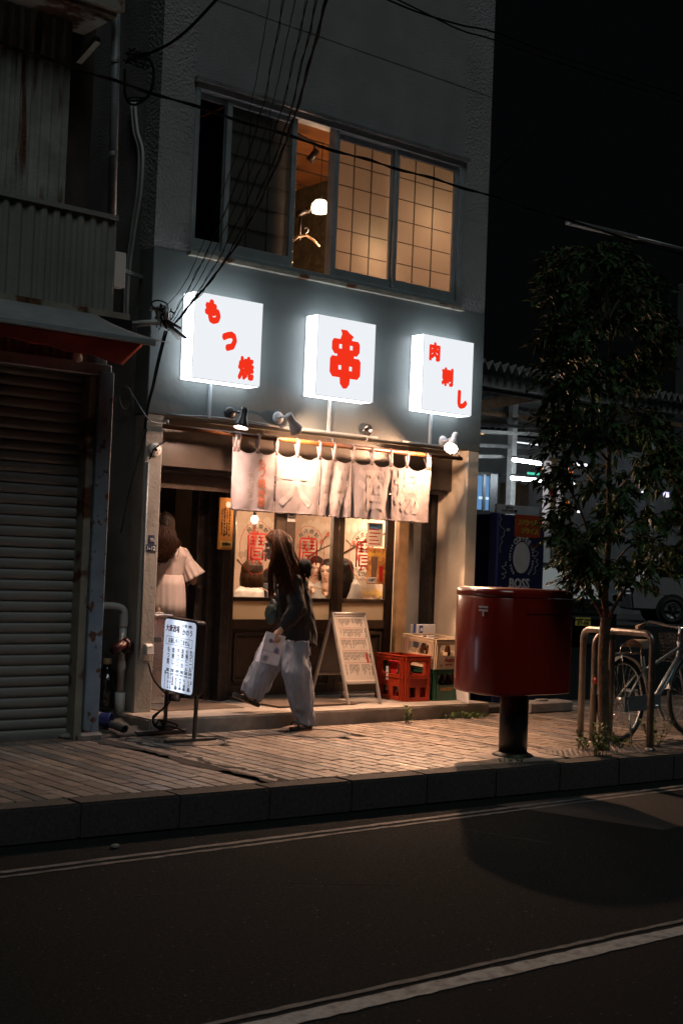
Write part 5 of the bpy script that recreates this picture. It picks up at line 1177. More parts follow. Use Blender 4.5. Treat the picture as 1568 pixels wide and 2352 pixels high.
# ================================================================== weeds
def weed(px, py, n, h, spread, label, Y=None, seed=0, wide=.012):
    c_ = atz(px, py, 0.0) if Y is None else at(px, py, Y); r = random.Random(seed); q = MB(); st = MB()
    t = thing('weed', label, 'weed', c_, group='weeds along the pavement')
    for i in range(n):
        b0 = c_+V((r.uniform(-spread, spread), r.uniform(-spread, spread)*.6, 0)); tip = b0+V((r.uniform(-.4, .4)*h, r.uniform(-.4, .4)*h, h*r.uniform(.5, 1)))
        st.tube([b0, (b0+tip)/2+V((r.uniform(-.02, .02), 0, .01)), tip], [.003, .0025, .0015], 4)
        for k in range(9): u = r.uniform(.15, 1); leaf(q, b0.lerp(tip, u), V((r.uniform(-1, 1), r.uniform(-1, 1), r.uniform(-.1, .7))).normalized(), h*r.uniform(.18, .38), wide*r.uniform(.6, 1.2), V((0,0,1)))
    tag(st.build('stems', 'weed', t), kind='stuff'); tag(q.build('leaves', 'weed', t, normals=False), kind='stuff')
weed(936, 1660, 6, .15, .03, 'small leafy weed at the foot of the step below the red crate', seed=1)
weed(1040, 1650, 30, .06, .16, 'low strip of weeds along the step below the crates', seed=2, wide=.008)
weed(1090, 1648, 26, .055, .15, 'low tuft of weeds at the right end of the step', seed=3, wide=.008)
weed(1375, 1735, 12, .26, .06, 'tall weed at the foot of the tree between the guards', seed=4)
weed(1340, 1722, 10, .13, .06, 'low weed left of the tree base', seed=5)
weed(1497, 1715, 12, .24, .05, 'bushy weed at the foot of the right guard post', seed=6)
weed(1425, 1715, 10, .10, .10, 'low weed under the bicycle wheel', seed=7)
weed(1180, 1752, 18, .05, .12, 'short grass tuft at the mailbox pole', seed=8, wide=.005)
weed(1266, 1632, 5, .09, .03, 'tiny weed by the low concrete block', seed=9)
c0 = atz(1216, 1640, 0)
t = thing('concrete_block', 'low concrete block behind the mailbox pole', 'concrete block', (c0.x+.3, c0.y+.1, 0)); MB().box(c0.x, c0.y, 0, c0.x+.62, c0.y+.22, .105).build('block', 'step', t, bevel=.015)
MB().box(c0.x+.2, c0.y+.06, .106, c0.x+.33, c0.y+.13, .125).build('rubble', 'concrete', t, bevel=.008)
t = thing('concrete_plinth', 'dark concrete plinth between the step and the low block', 'concrete block', (9.5, 9.2, 0)); MB().box(9.2, 9.0, 0, c0.x-.06, 9.45, .07).build('block', 'kerb', t, bevel=.012)

# ================================================================== bicycle
mat('bike_paint', (.26, .30, .32), .35, .5, var=.06, bump=0); mat('saddle', (.42, .33, .25), .5, var=.1, bump=.1)
glass('reflector_glass', (.6, .05, .03), .2, .15); mat('reflector_red', (.14, .008, .006), .2, var=.1, bump=0)
wc0 = at(1426, 1608, 7.12); R_ = .325
bk = thing('bicycle', 'parked city bicycle with a front basket behind the tree guards', 'bicycle', (wc0.x, wc0.y, 0), rz=math.radians(6))
def bw(x, ang=0):
    w = thing('t', None, None); bpy.data.objects.remove(w)
    c_ = V((x, 0, R_+.01)); e = MB().tube([c_+V((R_*math.cos(a), 0, R_*math.sin(a))) for a in [2*math.pi*k/48 for k in range(48)]], .019, 8, closed=True).build('wheel', 'rubber', bk, local=True)
    def sub(b_, nm, m): o_ = b_.build(nm, m); o_.parent = e; return o_
    sub(MB().tube([c_+V(((R_-.024)*math.cos(a), 0, (R_-.024)*math.sin(a))) for a in [2*math.pi*k/48 for k in range(48)]], .011, 6, closed=True), 'rim', 'steel')
    q = MB()
    for k in range(28): a = 2*math.pi*k/28; s_ = (-1)**k*.03; q.tube([c_+V((.025*math.cos(a+.9*(1 if k % 4 < 2 else -1)), s_, .025*math.sin(a+.9*(1 if k % 4 < 2 else -1)))), c_+V(((R_-.03)*math.cos(a), 0, (R_-.03)*math.sin(a)))], .0016, 4)
    sub(q, 'spokes', 'steel'); sub(MB().cyl(c_+V((0,-.045,0)), c_+V((0,.045,0)), .022, n=12), 'hub', 'steel')
    sub(MB().grid(lambda u, v: c_+V(((R_+.035)*math.cos(math.radians(20+150*u)), (v-.5)*.06, (R_+.035)*math.sin(math.radians(20+150*u))+(-.006 if v in (0, 1) else 0))), 24, 4), 'mudguard', 'bike_paint')
bw(0); bw(1.06)
def bp(b_, nm, m): return b_.build(nm, m, bk, local=True)
bb = V((.43, 0, .27)); st = V((.30, 0, .68)); hd = V((.86, 0, .80)); hb = V((.90, 0, .66)); wz = R_+.01
q = MB()
for a, c_, r0 in ((bb, st, .014), (bb, V((.895, 0, .70)), .018), (st+V((.02, 0, -.12)), V((.88, 0, .75)), .014), (hd, hb, .018)): q.cyl(a, c_, r0, n=10)
for s_ in (-.05, .05): q.cyl(V((0, s_, wz)), bb+V((0, s_*.4, 0)), .009, n=8); q.cyl(V((0, s_, wz)), st+V((0, s_*.3, -.10)), .008, n=8); q.cyl(V((1.06, s_, wz)), hb+V((.03, s_, .04)), .010, n=8)
q.tube(catm([V((.42,0,.30)), V((.60,0,.38)), V((.78,0,.55)), V((.88,0,.74))], 6), .014, 8); bp(q, 'frame', 'bike_paint')
q = MB(); q.loft([(V((.17, 0, .765)), .015, .05, 0), (V((.17, 0, .80)), .03, .085, 0), (V((.20, 0, .82)), .05, .09, 0)], 18); q = MB()
q.grid(lambda u, v: V((.14+.27*u, (.10-.075*u**1.3)*math.cos(math.pi*(1-v)), .80+.028*math.sin(math.pi*v)*(1-.2*u)-.045*abs(math.cos(math.pi*v))**2)), 12, 14); bp(q, 'saddle', 'saddle')
bp(MB().cyl(st+V((0,0,-.1)), V((.27, 0, .79)), .012, n=10), 'seat_post', 'steel')
q = MB()
for s_ in (-.05, 0, .05): q.tube([V((-.20, s_, .715)), V((.20, s_, .715))], .005, 6)
for x in (-.18, 0, .18): q.tube([V((x, -.06, .715)), V((x, .06, .715))], .004, 6)
for s_ in (-.055, .055): q.tube([V((-.10, s_, .71)), V((-.02, s_, wz+.02))], .006, 6)
q.tube(catm([V((-.12,-.05,.72)), V((-.1,-.05,.78)), V((.0,-.04,.80)), V((.06,-.04,.73))], 5), .0035, 5); bp(q, 'rear_rack', 'steel')
q = MB(); q.box(-.05, -.062, .245, .50, -.05, .37); bp(q, 'chain_case', 'bike_paint')
q = MB(); q.cyl(bb+V((0,-.09,0)), bb+V((0,.09,0)), .014); q.bar(bb+V((0,-.08,0)), bb+V((.10,-.08,-.12)), .014, .02); q.bar(bb+V((0,.08,0)), bb+V((-.10,.08,.12)), .014, .02); q.box(.49, -.16, .13, .57, -.08, .15); q.box(.29, .08, .38, .37, .16, .40); bp(q, 'crank', 'steel')
q = MB(); q.tube(catm([V((.72,-.26,.93)), V((.80,-.24,.955)), V((.875,-.06,.92)), V((.875,.06,.92)), V((.80,.24,.955)), V((.72,.26,.93))], 6), .012, 8); q.cyl(hd, V((.875,0,.92)), .012, n=8); bp(q, 'handlebar', 'steel')
for s_ in (-1, 1): bp(MB().cyl((.72, s_*.26, .93), (.62, s_*.27, .905), .017, n=10), 'grip', 'saddle')
q = MB()
for k in range(9):
    z = .62+k*.03; e = .13+.02*k/8; q.tube([V((1.0-.0*k+e*sx_, sy_*(e+.04), z)) for sx_, sy_ in ((-1, -1), (1, -1), (1, 1), (-1, 1), (-1, -1))], .0025, 4)
for k in range(11):
    for s_ in (-1, 1): u = -1+2*k/10; q.tube([V((1.0+.13*u, s_*.17, .62)), V((1.0+.15*u, s_*.19, .86))], .0022, 4); q.tube([V((1.0+.13*s_, .17*u, .62)), V((1.0+.15*s_, .19*u, .86))], .0022, 4)
    q.tube([V((.87+.26*k/10, -.17, .62)), V((.87+.26*k/10, .17, .62))], .0022, 4)
bp(q, 'basket', 'black_plastic')
bp(MB().lathe([(0, 0), (.035, .01), (.04, .05), (.03, .06), (0, .062)], (1.03, -.06, .60), 14, axis=(1, 0, 0)), 'headlamp', 'steel')
bp(MB().lathe([(.0, 0), (.028, .0), (.028, .02), (0, .022)], (-.36, 0, .50), 14, axis=(-1, 0, 0)), 'rear_reflector', 'reflector_red')
bp(MB().tube([V((.0, -.06, wz)), V((-.02, -.10, .15)), V((-.08, -.16, .012))], .008, 6), 'kickstand', 'steel')
# ================================================================== people
mat('skin', (.58, .36, .26), .5, var=.06, vs=9, bump=.03, sub=.08)
mat('hair_brown', (.050, .019, .007), .45, var=.5, vs=30, bump=.3, bs=90, spec=.12)
mat('hair_dark', (.016, .010, .007), .45, var=.4, vs=30, bump=.3, bs=90, spec=.25)
mat('jacket', (.013, .012, .013), .85, var=.25, vs=10, bump=.3, bs=200)
mat('denim', (.25, .29, .35), .85, var=.16, vs=7, bump=.3, bs=300, stain=.35, ss=6, scol=(.17, .20, .26))
mat('sandal', (.018, .017, .017), .6, var=.2, bump=.2)
mat('blouse', (.62, .50, .44), .85, var=.05, vs=6, bump=.15, bs=200)
mat('shirt_white', (.62, .57, .53), .85, var=.05, bump=.1)
mat('shirt_dark', (.022, .022, .026), .85, var=.2, bump=.1)
mat('bag_green', (.010, .022, .018), .55, var=.3, vs=8, bump=.3, bs=60)
def mpx(xl, xr, y, Y, dep=1.0, tilt=0):           # loft section spanning two picture columns at depth Y
    a, c = at(xl, y, Y), at(xr, y, Y); m = (a+c)/2; return (m, (c-a).length/2, (c-a).length/2*dep, math.atan2(c.y-a.y, c.x-a.x))
def secs(rows, dep=1.0):
    o = []
    for q in rows:
        xl, xr, y, Y = q[:4]; dd = q[4] if len(q) > 4 else dep; tl = q[5] if len(q) > 5 else 0
        sl = (O0-at((xl+xr)/2, y, Y)); a = at(xl, y, Y); fd = sl.length; w = (xr-xl)/2*(at(784, 1176, 1)-O0).length/FOC*1.0
        pxm = (V((0,0,0))-0*sl) if False else None
        t = (at((xl+xr)/2, y, Y)-O0).dot(fwv)/FOC                  # metres per picture pixel here
        o.append((at((xl+xr)/2, y, Y), (xr-xl)/2*t, (xr-xl)/2*t*dd, math.atan2(rtv.y, rtv.x), tl*rtv.x, tl*rtv.y))
    return o
def wrinkle(me, amp, sc, seed=0, zs=.45, ridge=0):
    me.update(); ns = [v.normal.copy() for v in me.vertices]
    for v, n_ in zip(me.vertices, ns):
        p = v.co; k = noise.noise((p.x*sc, p.y*sc, p.z*sc*zs+seed))+.5*noise.noise((p.x*sc*2.3, p.y*sc*2.3, p.z*sc*zs*2+seed))
        if ridge: k = k*.5+ridge*(.35-abs(noise.noise((p.x*sc*1.1+p.z*3, p.y*sc*1.1, p.z*sc*zs+seed+7)))-.5*abs(noise.noise((p.x*sc*2.1-p.z*5, p.y*sc*2.1, p.z*sc*zs*1.6+seed+3))))
        v.co = p+n_*amp*k
    return me
def fabric(mb, vox, m, name, parent, amp=.006, sc=14, seed=0, sm=5, zs=.45, ridge=1.0):
    me = wrinkle(remeshed(mb, vox, sm), amp, sc, seed, zs, ridge); me.materials.append(MATS[m]); return link(name, me, parent)
def skin(mb, vox, name, parent, sm=3):
    me = remeshed(mb, vox, sm); me.materials.append(MATS['skin']); return link(name, me, parent)
def finger(b, p, d, side, n, L, curl, r=.0078):
    pts = [p]; dd = V(d).normalized(); ax = V(side).normalized()
    for k in range(3): pts.append(pts[-1]+dd*L*(.45, .32, .23)[k]); dd = Matrix.Rotation(curl, 3, ax) @ dd
    b.limb(pts, [r, r*.95, r*.88, r*.75], 8)
def head(b, c, fd, s=1.0, tilt=0):                  # head with brow, nose, lips, chin, ears; fd = facing direction (horizontal)
    fd = V(fd).normalized(); sd = V((-fd.y, fd.x, 0)); upz = V((0, 0, 1)); M = Matrix((( fd.x, sd.x, 0), (fd.y, sd.y, 0), (0, 0, 1))) @ Matrix.Rotation(tilt, 3, 'Y')
    P_ = lambda x, y, z: V(c)+M @ V((x, y, z))*s
    b.ball(P_(-.012, 0, .025), .094*s, .076*s, .098*s, M=M, nu=18, nv=12); b.ball(P_(.026, 0, -.035), .058*s, .056*s, .072*s, M=M, nu=16, nv=10)
    b.ball(P_(.060, 0, -.088), .026*s, .030*s, .020*s, M=M); b.limb([P_(.078, 0, .018), P_(.100, 0, -.030)], [.009*s, .0135*s], 8); b.ball(P_(.074, 0, .03), .018*s, .05*s, .012*s, M=M)
    b.ball(P_(.082, 0, -.058), .012*s, .022*s, .007*s, M=M); b.ball(P_(.080, 0, -.070), .012*s, .018*s, .007*s, M=M)
    for q in (-1, 1): b.ball(P_(.055, q*.034, -.022), .024*s, .02*s, .02*s, M=M); b.ball(P_(-.005, q*.078, -.005), .016*s, .007*s, .028*s, M=M)
    return P_
def haircap(b, P_, s=1.0, n=28):                      # scalp hair: hairline high at the brow, low at the nape
    def fn(u, v):
        a = 2*math.pi*u; f_ = (1+math.cos(a))/2; zl = -.075+.145*f_**1.3                # lower rim height, front f_=1
        k = 1.0 if v < .5 else .86; w = v*2 if v < .5 else (1-v)*2; w = min(1, w*1.02); e0 = math.asin(max(-.95, min(.95, (zl-.028)/.108))); e = e0+(math.pi/2-e0)*w*.998
        return P_((-.014+.104*math.cos(a)*math.cos(e)*k), .088*math.sin(a)*math.cos(e)*k, .028+.108*math.sin(e)*k)
    b.grid(fn, n, 26, wu=True, wv=True)
def eyes(P_, parent):
    for q in (-1, 1):
        MB().limb([P_(.0785, q*.024, .006), P_(.0765, q*.044, .004)], [.0045, .003], 6).build('eye', 'hair_dark', parent); MB().limb([P_(.083, q*.02, .03), P_(.076, q*.05, .032)], [.003, .0025], 6).build('eyebrow', 'hair_dark', parent)
    MB().limb([P_(.0925, -.016, -.064), P_(.0945, 0, -.064), P_(.0925, .016, -.064)], [.003, .004, .003], 6).build('lips', 'print_crate_red', parent)
def strands(paths, n, r, jit, seed, m, name, parent, wave=0):
    rr = random.Random(seed); q = MB()
    for k in range(n):
        a, b_ = rr.sample(range(len(paths)), 2) if len(paths) > 1 else (0, 0); u = rr.random(); pa, pb = paths[a], paths[b_]; ph = rr.uniform(0, 6)
        j = V((rr.uniform(-jit, jit), rr.uniform(-jit, jit), rr.uniform(-jit, jit))); e = rr.uniform(.75, 1); pts = [x.lerp(y, u)+j*(.3+.7*i/len(pa)) for i, (x, y) in enumerate(zip(pa, pb))]
        cc = catm(pts, 4); cc = cc[:max(4, int(len(cc)*e))]
        if wave: cc = [p+V((wave*math.sin(i*.8+ph), wave*math.cos(i*.7+ph), 0)) for i, p in enumerate(cc)]
        q.tube(cc, [r*(1-.6*i/len(cc)) for i in range(len(cc))], 4)
    return q.build(name, m, parent, normals=False)

# ---------------------------------------------------------------- walking woman
ww = thing('person', 'long-haired woman in black jacket and wide jeans walking with a paper bag', 'person', atz(690, 1682, 0))
fdir = V((-.76, .65, 0))
hc = at(634, 1254, 8.84)
b = MB(); Pw = head(b, hc, fdir, 1.0, .12)
b.limb([hc+V((.02, -.01, -.06)), at(650, 1312, 8.82)], [.048, .05], 12)
b.loft(secs([(648, 690, 1316, 8.82), (645, 700, 1340, 8.82), (654, 700, 1400, 8.8), (658, 698, 1450, 8.8), (660, 696, 1490, 8.8)], .6), 20)
LS, LE, LW = at(672, 1332, 8.70), at(680, 1398, 8.64), at(645, 1447, 8.60); RS, RE, RW = at(652, 1330, 8.95), at(646, 1392, 9.0), at(629, 1369, 8.98)
b.limb([LS, LE, LW], [.042, .036, .024], 12); b.limb([RS, RE, RW], [.042, .034, .023], 12)
# left hand gripping the bag
pc = at(635, 1457, 8.595); b.limb([LW, pc+V((.012, 0, .012)), pc], [.024, .027, .026], 10)
for k in range(4): finger(b, pc+V((-.02+.014*k, -.012, -.010)), (-.25+.1*k, -.35, -1), (1, .2, 0), 3, .066-.004*abs(k-1.5), .55)
finger(b, pc+V((-.03, .015, .0)), (-.6, .1, -.8), (0, 1, 0), 3, .05, .3, .009)
# right hand raised, forefinger pointing
rc_ = at(621, 1366, 8.97); b.limb([RW, rc_], [.023, .024], 10); dl = (at(600, 1350, 8.97)-at(615, 1357, 8.97)).normalized()
finger(b, at(613, 1357, 8.97), dl, (0, 1, 0), 3, .074, -.10)
for k in range(3): finger(b, rc_+V((-.012, -.008, .012-.016*k)), dl+V((0, -.25, -.1*k)), (.3, -.2, 1), 3, .066-.004*k, 1.0)
finger(b, rc_+V((.0, -.022, .012)), dl+V((0, -.3, .5)), (0, 1, 0), 3, .05, .4, .0085)
# legs and feet
hipL, kneeL, ankL = at(682, 1480, 8.74), at(684, 1575, 8.70), at(703, 1664, 8.68); hipR, kneeR, ankR = at(640, 1480, 8.88), at(603, 1545, 8.95), at(583, 1604, 9.0)
b.limb([hipL, kneeL, ankL], [.075, .05, .033], 14); b.limb([hipR, kneeR, ankR], [.075, .05, .033], 14)
toeL = at(652, 1676, 8.66); toeR = at(551, 1600, 9.02)
for an, to in ((ankL, toeL), (ankR, toeR)):
    dd = (to-an).normalized(); mid = an.lerp(to, .55)+V((0, 0, -.012)); b.limb([an+dd*.0, an+V((.03, 0, -.035)), mid, to], [.033, .034, .032, .022], 12)
    sd = V((-dd.y, dd.x, 0)).normalized()
    for k in range(5): b.limb([to+sd*(-.026+.013*k), to+dd*(.028-.004*abs(k-1))+sd*(-.028+.014*k)], [.010, .008], 6)
skin(b, .0065, 'body', ww, 2); eyes(Pw, ww)
b = MB()
b.loft(secs([(650, 705, 1462, 8.80), (640, 712, 1480, 8.80), (640, 712, 1505, 8.80)], .85), 24)
b.loft(secs([(652, 712, 1470, 8.74), (647, 710, 1505, 8.73), (648, 715, 1545, 8.71), (656, 719, 1590, 8.70), (668, 721, 1630, 8.69), (680, 723, 1650, 8.685), (683, 723.5, 1664, 8.68, 1, -.20)], .9), 28)
b.loft(secs([(600, 668, 1478, 8.88), (584, 655, 1505, 8.91), (575, 646, 1530, 8.94), (566, 632, 1556, 8.97), (558, 614, 1580, 8.99, .9, -.3), (554, 598, 1599, 9.0, .9, -.58)], .9), 28)
fabric(b, .008, 'denim', 'trousers', ww, .030, 12, 2, 3, .20, 1.2)
b = MB()
b.loft(secs([(652, 684, 1306, 8.82), (642, 698, 1318, 8.81), (637, 706, 1335, 8.80), (635, 714, 1370, 8.79), (637, 722, 1410, 8.79), (641, 727, 1445, 8.79), (643, 728, 1472, 8.79), (642, 729, 1482, 8.79)], .86), 30)
b.limb([LS, LE+V((.01,0,0)), LE.lerp(LW, .55)+V((.0,0,-.01)), LW.lerp(LE, .12)], [.072, .078, .064, .040], 16); b.limb([RS, RE, RE.lerp(RW, .75)], [.070, .066, .042], 16)
fabric(b, .009, 'jacket', 'jacket', ww, .020, 11, 5, 3, .6, 1.2)
MB().tube([at(637, 1340, 8.70), at(640, 1380, 8.66), at(650, 1420, 8.66)], .003, 5).build('zip', 'alu_dark', ww)
for an, to, nm in ((ankL, toeL, 1), (ankR, toeR, 2)):
    dd = (to-an); dd.z = 0; dd.normalize(); rise = .0 if nm == 1 else .42
    fw_ = (dd+V((0, 0, rise))).normalized(); sd = V((-dd.y, dd.x, 0)); heel = an-dd*.045+V((0, 0, -.075)) if nm == 1 else an-dd*.03+V((.012, 0, -.075)); un = fw_.cross(sd); un = un if un.z > 0 else -un
    L = .265; q = MB(); pl = [(0, -.032), (.03, -.042), (.12, -.040), (.2, -.05), (.245, -.035), (.262, 0), (.245, .035), (.2, .048), (.12, .034), (.03, .038), (0, .03)]
    if nm == 1: heel.z = .002
    q.prism(pl, lambda x, y, d_: tuple(heel+fw_*x+sd*y+un*d_), .036); o = q.build('sandal', 'sandal', ww, bevel=.008, seg=2)
    for x in (.07, .165): MB().tube(catm([heel+fw_*x+sd*-.045+un*.03, heel+fw_*(x+.005)+sd*-.034+un*.062, heel+fw_*(x+.008)+un*(.082 if x < .1 else .070), heel+fw_*(x+.005)+sd*.034+un*.062, heel+fw_*x+sd*.045+un*.03], 4), .011, 8, flat=.4).build('sandal_strap', 'sandal', o)
# hair
b = MB()
haircap(b, Pw); b.ball(hc+V((.046, -.040, .010)), .080, .080, .10)
b.loft(secs([(625, 664, 1236, 8.79), (623, 674, 1262, 8.77), (627, 683, 1290, 8.75), (630, 691, 1318, 8.74), (640, 697, 1345, 8.73), (652, 699, 1366, 8.73), (668, 694, 1378, 8.73)], .8), 24)
b.loft(secs([(623, 634, 1268, 8.73), (617, 629, 1290, 8.71), (614, 626, 1315, 8.70), (614, 623, 1345, 8.70), (616, 620, 1376, 8.70)], .7), 12)
me = wrinkle(remeshed(b, .008, 4), .007, 34, 3, .12); me.materials.append(MATS['hair_brown']); hr = link('hair', me, ww)
top = at(636, 1217, 8.79)
def hp(l): return [at(x, y, Y) for x, y, Y in l]
paths = [hp([(636, 1219, 8.78), (628, 1236, 8.74), (627, 1270, 8.70), (618, 1316, 8.68), (617, 1378, 8.67)]), hp([(638, 1218, 8.76), (631, 1240, 8.70), (633, 1275, 8.66), (640, 1320, 8.65), (652, 1370, 8.66)]),
         hp([(638, 1218, 8.75), (640, 1242, 8.68), (650, 1280, 8.63), (664, 1325, 8.63), (676, 1380, 8.64)]), hp([(642, 1219, 8.76), (654, 1242, 8.69), (666, 1278, 8.66), (682, 1322, 8.66), (695, 1374, 8.66)]), hp([(646, 1221, 8.80), (664, 1244, 8.75), (679, 1278, 8.73), (694, 1312, 8.72), (708, 1362, 8.70)])]
q = MB(); rr = random.Random(6)
for k in range(420):
    i = rr.random()*(len(paths)-1); a = int(i); u = i-a; j = V((rr.gauss(0, .006), rr.gauss(0, .007), rr.gauss(0, .006))); pts = [x.lerp(y, u)+j*(.4+.3*n_) for n_, (x, y) in enumerate(zip(paths[a], paths[a+1]))]
    if a == 0 and .25 < u < .8 and rr.random() < .8: pts[3] = pts[3].lerp(paths[0][3], .6); pts[4] = pts[4].lerp(paths[0][4], .6)
    cc = catm(pts, 5); cc = cc[:int(len(cc)*rr.uniform(.78, 1))]; q.tube(cc, [rr.uniform(.0022, .0038)*(1-.5*n_/len(cc)) for n_ in range(len(cc))], 4)
q.build('hair_strands', 'hair_brown', hr, normals=False)
# things she carries
bu = [at(612, 1450, 8.60), at(656, 1462, 8.57), at(638, 1530, 8.58), at(595, 1520, 8.61)]
bn = (bu[1]-bu[0]).cross(bu[3]-bu[0]).normalized(); bn = bn if bn.y > 0 else -bn
mat('paper_bag', (.78, .78, .84), .65, var=.05, vs=5, bump=.15, bs=25); mat('print_blue', (.05, .09, .26), .6, var=.15, bump=0)
pb_ = thing('paper_bag', 'white paper bag with blue flower print held by the walking woman', 'bag', bu[3].lerp(bu[2], .5))
def bagf(u, v, s_):
    p = bu[0].lerp(bu[1], u).lerp(bu[3].lerp(bu[2], u), v); th = .004+.065*min(1, v*1.25); g = -.012*math.exp(-((u-.5)**2)*14)*max(0, 1-v*3)
    return p+bn*(s_*th/2+th/2+g)+bn*.006*noise.noise((u*5, v*5, s_))
q = MB(); q.grid(lambda u, v: bagf(u, v, -1), 16, 20); q.grid(lambda u, v: bagf(u, v, 1), 16, 20)
for e in (0, 1): q.grid(lambda u, v: bagf(e, v, u*2-1), 5, 20)
q.grid(lambda u, v: bagf(u, 1, v*2-1), 16, 5); q.build('bag_body', 'paper_bag', pb_)
q = MB(); q.tube([bagf(u/12, .60, -1)-bn*.0015 for u in range(13)], .0012, 4); q.build('bag_crease', 'print_blue', pb_)
ux_ = (bu[1]-bu[0]).normalized(); vx_ = (bu[0]-bu[3]).normalized()
for u, v, s_ in ((.33, .25, .020), (.72, .52, .027), (.25, .84, .028)):
    c = bagf(u, v, -1)-bn*.003; q = MB()
    for k in range(14):
        a = 2*math.pi*k/14; pts = []
        for e in range(12): g = 2*math.pi*e/12; rr_ = s_*(.62+.38*math.cos(g)); w_ = s_*.19*math.sin(g); pts.append(c+ux_*(rr_*math.cos(a)-w_*math.sin(a))+vx_*(rr_*math.sin(a)+w_*math.cos(a)))
        q.tube(pts, .0007, 4, closed=True)
    q.ball(c, s_*.1, .002, s_*.1, nu=8, nv=5); q.build('flower_print', 'print_blue', pb_)
gb = at(620, 1408, 8.72); q = MB(); q.ball(gb+V((.015,0,-.01)), .042, .075, .085, nu=20, nv=14); q.ball(gb+V((.03, .0, .05)), .03, .06, .06)
t = thing('shoulder_bag', 'dark green shoulder bag hanging in front of the walking woman', 'bag', gb); fabric(q, .008, 'bag_green', 'bag_body', t, .008, 12, 1, 4, 1)
MB().tube(catm([gb+V((.0, .0, .10)), at(628, 1362, 8.74), at(640, 1335, 8.72), at(655, 1312, 8.74), at(668, 1308, 8.84)], 5), .008, 8, flat=.4).build('strap', 'bag_green', t)
cpx = at(699, 1301, 8.72); t = thing('cap', 'round black cap hanging behind the walking woman shoulder', 'cap', cpx)
mat('cap_black', (.006, .006, .007), .9, var=.2, bump=.1)
MB().ball(cpx, .066, .06, .066, nu=22, nv=14).build('cap_crown', 'cap_black', t)
MB().grid(lambda u, v: cpx+V((.045-.02*v+.03*(u-.5), -.05+.10*u, -.05-.055*v+.02*math.sin(u*math.pi))), 10, 6).build('peak', 'cap_black', t, solid=.004)

# ---------------------------------------------------------------- woman standing in the entrance
sw = thing('person', 'woman in pale pink blouse seen from behind in the open entrance', 'person', atz(385, 1606, .12)); SWY = 9.93
h2 = at(377, 1210, SWY); b = MB(); head(b, h2, (.54, .84, 0), 1.0)
b.limb([h2+V((0, 0, -.06)), at(383, 1262, SWY)], [.05, .055], 12)
b.loft(secs([(362, 404, 1262, SWY), (350, 416, 1300, SWY), (356, 412, 1360, SWY), (352, 415, 1410, SWY)], .6), 20)
sh, el, wr = at(418, 1272, SWY), at(443, 1318, SWY-.05), at(446, 1340, SWY+.1); b.limb([sh, el, wr], [.042, .036, .026], 12)
sh2, el2 = at(345, 1272, SWY), at(335, 1330, SWY+.05); b.limb([sh2, el2, el2+V((-.08, .10, .10))], [.042, .036, .026], 12)
for k in range(4): finger(b, wr+V((-.02+.012*k, .03, .0)), (0, 1, -.3), (1, 0, 0), 3, .06, -.4)
finger(b, wr+V((-.03, .02, .02)), (-.4, 1, .2), (1, 0, 0), 3, .05, -.2)
for s_ in (-14, 14): b.limb([at(383+s_, 1400, SWY), at(383+s_, 1500, SWY), at(384+s_, 1596, SWY)], [.045, .04, .03], 12); b.limb([at(384+s_, 1600, SWY), at(384+s_, 1601, SWY)+V((0, .12, 0))], [.035, .025], 10)
skin(b, .008, 'body', sw)
b = MB(); b.loft(secs([(366, 402, 1246, SWY), (350, 420, 1256, SWY), (344, 428, 1275, SWY), (348, 424, 1300, SWY), (352, 420, 1322, SWY)], .62), 30)
b.limb([sh, sh.lerp(el, .5)], [.062, .066], 16)
fabric(b, .009, 'blouse', 'blouse', sw, .012, 12, 4, 3, .5, 1.0)
b = MB(); b.loft(secs([(351, 421, 1320, SWY), (348, 425, 1345, SWY), (346, 426, 1385, SWY), (344, 425, 1416, SWY)], .62), 96, fold=lambda u, v: .028*v*math.sin(u*2*math.pi*13+3*math.sin(u*9))+.022*v*math.sin(u*2*math.pi*5+1), cap=False); b.build('peplum', 'blouse', sw, solid=.003)
b = MB(); ax = (el-sh).normalized(); u1 = ax.orthogonal().normalized(); u2 = ax.cross(u1)
b.grid(lambda u, v: sh.lerp(el, .42+.75*v)+(u1*math.cos(2*math.pi*u)+u2*math.sin(2*math.pi*u))*(.063+.036*v)*(1+.08*v*math.sin(2*math.pi*u*11)), 72, 10, wu=True); b.build('flared_sleeve', 'blouse', sw, solid=.003)
b = MB()
for s_ in (-14, 14): b.loft(secs([(366+s_, 400+s_, 1405, SWY), (368+s_, 398+s_, 1500, SWY), (369+s_, 400+s_, 1594, SWY)], .9), 18)
fabric(b, .011, 'shirt_white', 'trousers', sw, .005, 10, 4, 3, .3)
for s_ in (-14, 14): p = at(384+s_, 1606, SWY); MB().loft([(p+V((0, .03, -.02)), .045, .12, 0), (p+V((0, .03, .01)), .045, .12, 0), (p+V((0, .0, .045)), .036, .07, 0)], 18).build('shoe', 'sandal', sw)
b = MB(); b.ball(h2+V((-.012, -.018, .02)), .092, .098, .110); b.loft(secs([(356, 398, 1205, SWY-.04), (354, 404, 1228, SWY-.05), (352, 412, 1246, SWY-.06), (350, 396, 1270, SWY-.07), (350, 384, 1292, SWY-.07)], .6), 22)
me = wrinkle(remeshed(b, .009, 3), .010, 26, 7, .25); me.materials.append(MATS['hair_dark']); hr = link('hair', me, sw)
q = MB(); rr = random.Random(9)
